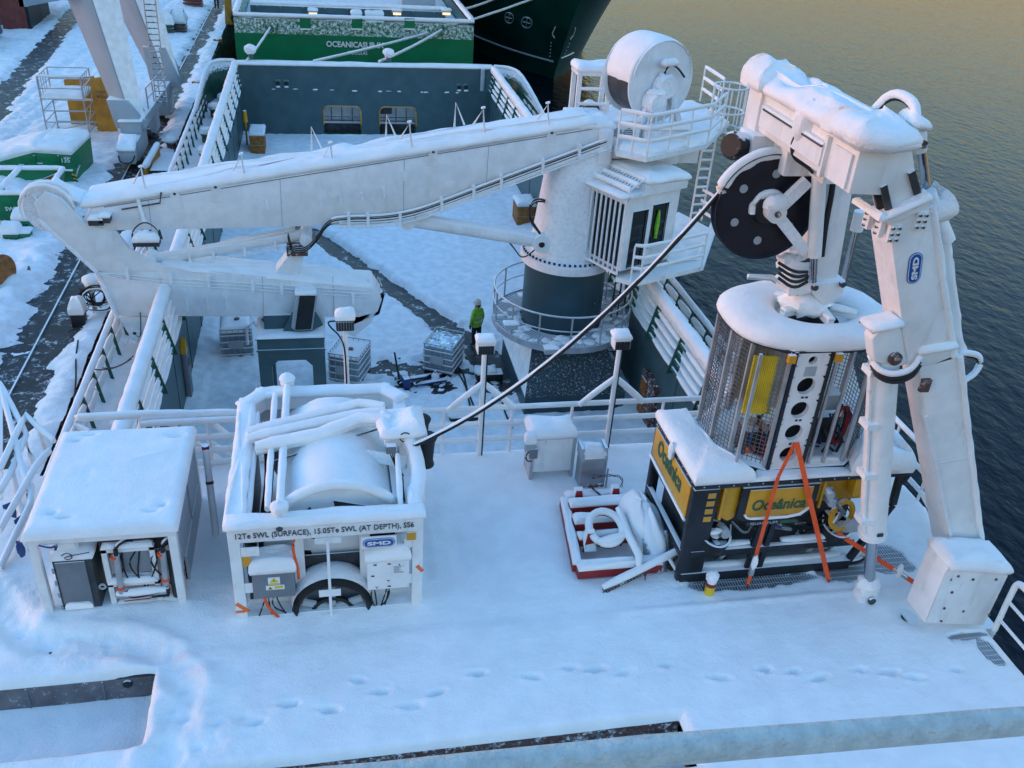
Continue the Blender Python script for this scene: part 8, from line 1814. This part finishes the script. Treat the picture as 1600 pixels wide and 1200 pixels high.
MB().prism([(-32, 74.2, QZ+2.9), (-20.2, 74.2, QZ+2.9), (-17.0, 80.7, QZ+2.9), (-20, 84, QZ+2.9), (-32, 84, QZ+2.9)], (0, 0, .12)).build('roof', 'grey', sd2); MB().pillow([(-32, 74.2, QZ+3.02), (-20.2, 74.2, QZ+3.02), (-17.0, 80.7, QZ+3.02), (-20, 84, QZ+3.02), (-32, 84, QZ+3.02)], .3, .06, seg=.8).build('snow_cover', 'snow', sd2, ang=80)
for k, (x, y, lab) in enumerate(((-22.8, 70.6, 'snow roofed dark van parked below the shed'), (-22.6, 67.6, 'second snow roofed vehicle nearer than the dark van'))):
    t = thing('parked_van', lab, 'van', (x, y, QZ)); MB().bx(x-2.4, x+1.6, y-.9, y+.9, QZ+.35, QZ+1.75).build('body', 'dgreen' if k else 'steel_dark', t, bevel=.15); MB().bx(x-2.0, x+1.62, y-.93, y-.9, QZ+1.15, QZ+1.6).build('window', 'glass', t)
    for dx in (-1.6, .9): MB().lathe([(0, -.12), (.35, -.12), (.35, .12), (0, .12)], (x+dx, y-.85, QZ+.35), 'Y', 18).build('wheel', 'rubber', t)
    MB().bx(x+1.6, x+1.66, y-.8, y-.5, QZ+.7, QZ+.9).build('headlight', 'lgrey', t); MB().bx(x+1.6, x+1.66, y+.5, y+.8, QZ+.7, QZ+.9).build('headlight', 'lgrey', t)
    MB().pillow([(x-2.4, y-.9, QZ+1.75), (x+1.6, y-.9, QZ+1.75), (x+1.6, y+.9, QZ+1.75), (x-2.4, y+.9, QZ+1.75)], .35, .04, r=.25).build('snow_cover', 'snow', t, ang=80)
person((PZ(339, 14, QZ).x, PZ(339, 14, QZ).y, QZ), math.radians(170), 'person in dark blue clothing on the quay, cut off by the top edge', 'trouser')
t = thing('orange_board', 'narrow orange board leaning at the quay edge beside the green stern', 'board', PZ(352, 34, QZ)); a = PZ(352, 40, QZ); MB().prism([a, a+V3((.5, .3, .9)), a+V3((.6, .6, 3.2)), a+V3((.1, .2, 2.2))], (.06, 0, 0)).build('board', 'ply', t); MB().prism([a+V3((.05, -.05, .1)), a+V3((.6, 0, .1)), a+V3((.3, 0, .9))], (0, .06, 0)).build('offcut', 'ply', t)
# ================================================================== other vessels
s2y = 62.0
v2 = thing('green_vessel', 'green hulled vessel moored astern with its name and port on the stern', 'ship', (2.4, s2y, -7.2))
gx0, gx1 = -5.15, 9.85
MB().bx(gx0, gx1, s2y, s2y+60, -9, -.55).build('hull', 'green_hull', v2)
MB().bx(gx0+.02, gx1-.02, s2y+.01, s2y+.3, -.55, .30).build('stern_bulwark', 'green_frost', v2)
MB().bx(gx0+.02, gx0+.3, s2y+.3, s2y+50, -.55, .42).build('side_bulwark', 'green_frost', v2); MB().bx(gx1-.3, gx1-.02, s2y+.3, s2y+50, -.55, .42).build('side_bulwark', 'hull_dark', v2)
for P_ in ([(gx0, s2y+.15, .36), (gx1, s2y+.15, .42)], [(gx0+.12, s2y+.2, .5), (gx0+.12, s2y+30, .5)], [(gx1-.12, s2y+.2, .5), (gx1-.12, s2y+30, .5)]): snow_on(v2, [P_], .16, .14, step=.6)
for px in (477, 558, 640):
    p = PY(px, 37, s2y); o = MB().bx(p.x-.33, p.x+.33, s2y-.03, s2y+.01, p.z-.3, p.z+.32).build('freeing_port', 'green_hull', v2); MB().bx(p.x-.34, p.x+.34, s2y-.12, s2y, p.z-.36, p.z-.28).build('port_snow', 'snow', o, bevel=.03)
for px, py in ((423, 43), (690, 47)):
    p = PY(px, py, s2y); MB().lathe([(.22, -.12), (.36, -.12), (.40, 0), (.36, .05), (.22, .05)], (p.x, s2y-.02, p.z), 'Y', 22, closed=True).build('mooring_eye', 'green_frost', v2)
p = PY(510, 73, s2y); text('ship_name', 'OCEANICASUB IX', 'sign_white', v2, (p.x, s2y-.01, p.z), (1, 0, 0), (0, 0, 1), width=PY(600, 73, s2y).x-p.x, height=.36, bold=.03)
p = PY(544, 85, s2y); text('port_name', 'DOUGLAS', 'sign_white', v2, (p.x, s2y-.01, p.z), (1, 0, 0), (0, 0, 1), width=PY(574, 85, s2y).x-p.x, height=.22, bold=.0)
MB().bx(gx0+.3, gx1-.3, s2y+.3, s2y+50, -.54, -.5).build('deck', 'ship_deck', v2); MB().pillow([(gx0+.3, s2y+.3, -.5), (gx1-.3, s2y+.3, -.5), (gx1-.3, s2y+50, -.5), (gx0+.3, s2y+50, -.5)], .2, 0, seg=1.5).build('deck_snow', 'snow_rough', v2, ang=80)
ib = MB().bx(gx0+.8, gx1-1.3, 66, 66.2, -.5, .45).build('inner_bulwark', 'ship_grey', v2); snow_on(ib, [[(gx0+.8, 66.1, .5), (gx1-1.3, 66.1, .55)]], .14, .13, step=.6)
for k in range(9): MB().bx(gx0+1.2+k*1.45, gx0+1.3+k*1.45, 65.9, 66, -.5, .4).build('bulwark_rib', 'ship_grey', ib)
for px, py in ((489, 20), (620, 20), (697, 20)):
    p = PY(px, py, 65.7); l = MB().bx(p.x-.32, p.x+.32, 65.5, 65.9, p.z+.02, p.z+.16).build('deck_light', 'lgrey', v2, bevel=.03); MB().bx(p.x-.26, p.x+.26, 65.46, 65.5, p.z-.10, p.z+.03).build('lamp_glass', 'lamp_lit', l); MB().beam((p.x, 65.8, p.z), (p.x, 65.9, -.5), .1, .1).build('lamp_post', 'lgrey', l)
    MB().pillow([(p.x-.33, 65.48, p.z+.16), (p.x+.33, 65.48, p.z+.16), (p.x+.33, 65.92, p.z+.16), (p.x-.33, 65.92, p.z+.16)], .14, .02).build('snow_cover', 'snow', l, ang=80)
for px, w_ in ((557, .35), (585, .6)):
    p = PY(px, 24, 65); MB().bx(p.x-w_, p.x+w_, 64.8, 65.4, -.5, .28).build('locker', 'white', v2, bevel=.04); MB().pillow([(p.x-w_, 64.8, .28), (p.x+w_, 64.8, .28), (p.x+w_, 65.4, .28), (p.x-w_, 65.4, .28)], .25, .04, r=.18).build('snow_cover', 'snow', v2, ang=80)
for k in range(6): x = gx0+2+k*.5; MB().tube([(x-1.0, 72, .6+.12*k), (x+3, 72, .6+.1*k)], .05, 6).build('deck_pipe', 'steel_dark', v2)
MB().bx(5.9, 8.3, 70.5, 73, -.4, .9).build('deckhouse', 'lgrey', v2); MB().pillow([(5.9, 70.5, .9), (8.3, 70.5, .9), (8.3, 73, .9), (5.9, 73, .9)], .3, .05).build('snow_cover', 'snow', v2, ang=80)
# dark bow
v3 = thing('dark_vessel', 'glossy dark green ship bow flaring over the water behind the crane winch', 'ship', (18.5, 80, -7.2))
NZ, NDD = 18, 26; ring_ = []
def hb(z, d):
    t = (z+9)/20; Bm = 9.3; Lc = 14*(1-t)+2.4*t; return Bm*(1-math.exp(-d/Lc))*(1 if d > 0 else 0)
def stem(z): t = max(0, (z+7.2)/16); return 81.5 - 13*t - 4*t*t*t
CX3 = 20.2
vs = []; fs = []
for i in range(NZ+1):
    z = -9 + 22*i/NZ
    for j in range(-NDD, NDD+1):
        d = (abs(j)/NDD)**1.8*45; vs.append((CX3 + (1 if j > 0 else -1)*hb(z, d), stem(z)+d, z))
W_ = 2*NDD+1
for i in range(NZ):
    for j in range(W_-1): fs.append((i*W_+j, i*W_+j+1, (i+1)*W_+j+1, (i+1)*W_+j))
hl = MB().add(vs, fs).build('hull', 'hull_dark', v3, ang=60, recalc=False)
def hpt(z, j_, s=-1, out=.05):
    d = j_; return V3((CX3 + s*(hb(z, d)+out), stem(z)+d, z))
def hline(zs, ds, r, m, nm, s=-1): MB().tube([hpt(z, d, s, .02) for z, d in zip(zs, ds)], r, 6).build(nm, m, v3)
hline([-5.6]*20, [d*.9+.4 for d in range(20)], .10, 'lgrey', 'rubbing_strake'); hline([-5.2]*8, [.3+d*.35 for d in range(8)], .06, 'white_crane', 'bow_mark', 1)
for d0 in (3.6, 5.6):
    c = hpt(-2.6, d0); P_ = [hpt(-2.6+.5*math.sin(a), d0+.55*math.cos(a)) for a in [2*math.pi*k/20 for k in range(20)]]; MB().tube(P_, .04, 5, closed=True).build('thruster_mark', 'lgrey', v3); MB().tube([hpt(-2.2, d0), hpt(-3.0, d0)], .04, 5).build('thruster_mark', 'lgrey', v3); MB().tube([hpt(-2.6, d0-.4), hpt(-2.6, d0+.4)], .04, 5).build('thruster_mark', 'lgrey', v3)
for s, d0 in ((-1, 1.0), (1, .8)):
    P_ = [hpt(z, d, s) for z, d in ((-2.4, d0), (-2.8, d0+.05), (-3.1, d0+.12), (-3.3, d0-.1), (-3.4, d0-.15))]; MB().tube(smooth(P_, 2), .05, 5).build('draught_mark', 'sign_white', v3)
    for k in range(5): p = hpt(-3.9-.32*k, d0-.05*k, s); MB().ell(p, .06, .06, .06, 6, 4).build('draught_dot', 'lgrey', v3)
# mooring ropes
def rope(a, b, lab, sag=.3, r=.06):
    t = thing('mooring_rope', lab, 'rope', a, 'mooring ropes at the stern'); P_ = lerp_path(a, b, 24, sag); MB().tube(P_, r, 8).build('rope', 'rope', t); MB().tube([p+V3((0, 0, r*.9)) for p in P_], r*1.05, 6, ry=r*.8, jit=.2).build('snow_cover', 'snow', t, ang=80); return t
sy = SY+.15
rope(PY(490, 96, sy), PY(850, -8, 74), 'long snowy mooring rope slanting from the bulkhead top up to the dark bow', .3)
rope(PY(592, 97, sy), PY(690, 47, s2y-.1), 'snowy mooring rope from the bulkhead to the right eye on the green stern', .1)
rope(PY(386, 95, sy), PY(422, 44, s2y-.1), 'short snowy mooring rope from the bulkhead to the left eye on the green stern', .06)
rope(PY(728, 14, 67), PY(790, -10, 76), 'snowy mooring rope from the green vessel to the dark bow near the top', .1)
for k, (px, py) in enumerate(((392, 92), (608, 90))):
    p = PY(px, py, sy); t = thing('snow_capped_bitt', ('snow capped bitt on the bulkhead at the left rope', 'snow capped bitt on the bulkhead at the right rope')[k], 'bitt', (p.x, sy, -.3)); MB().lathe([(.14, -.3), (.14, .1), (.2, .15), (0, .2)], (p.x, sy+.2, 0), 'Z', 14).build('post', 'ship_grey', t); MB().ell((p.x, sy+.2, .15), .32, .28, .26, jit=.2).build('snow_cover', 'snow', t)
# ================================================================== bridge wing below and in front of the camera
struct('bridge_wing', MB().bx(-1.8, 2.8, -.8, 1.10, 8.35, 8.5), 'ship_grey')
hr = thing('hand_rail', 'frosted handrail close to the camera across the bottom edge', 'railing', (1.0, 1.05, 8.5))
P_ = dense([(-1.6, 1.05, 9.58), (.06, 1.05, 9.540), (.54, 1.05, 9.527), (1.39, 1.05, 9.474), (2.6, 1.05, 9.39)], .05)
MB().tube(P_, .026, 14).build('tube', 'ice', hr)
MB().tube([p+V3((0, .002, .006)) for p in P_], .027, 14, ry=.030, jit=.10).build('rime_ice', 'ice', hr, ang=80)
for x in (-1.5, 2.5): MB().tube([(x, 1.05, 8.5), (x, 1.05, 9.45)], .022, 10).build('post', 'white', hr)
# ================================================================== end
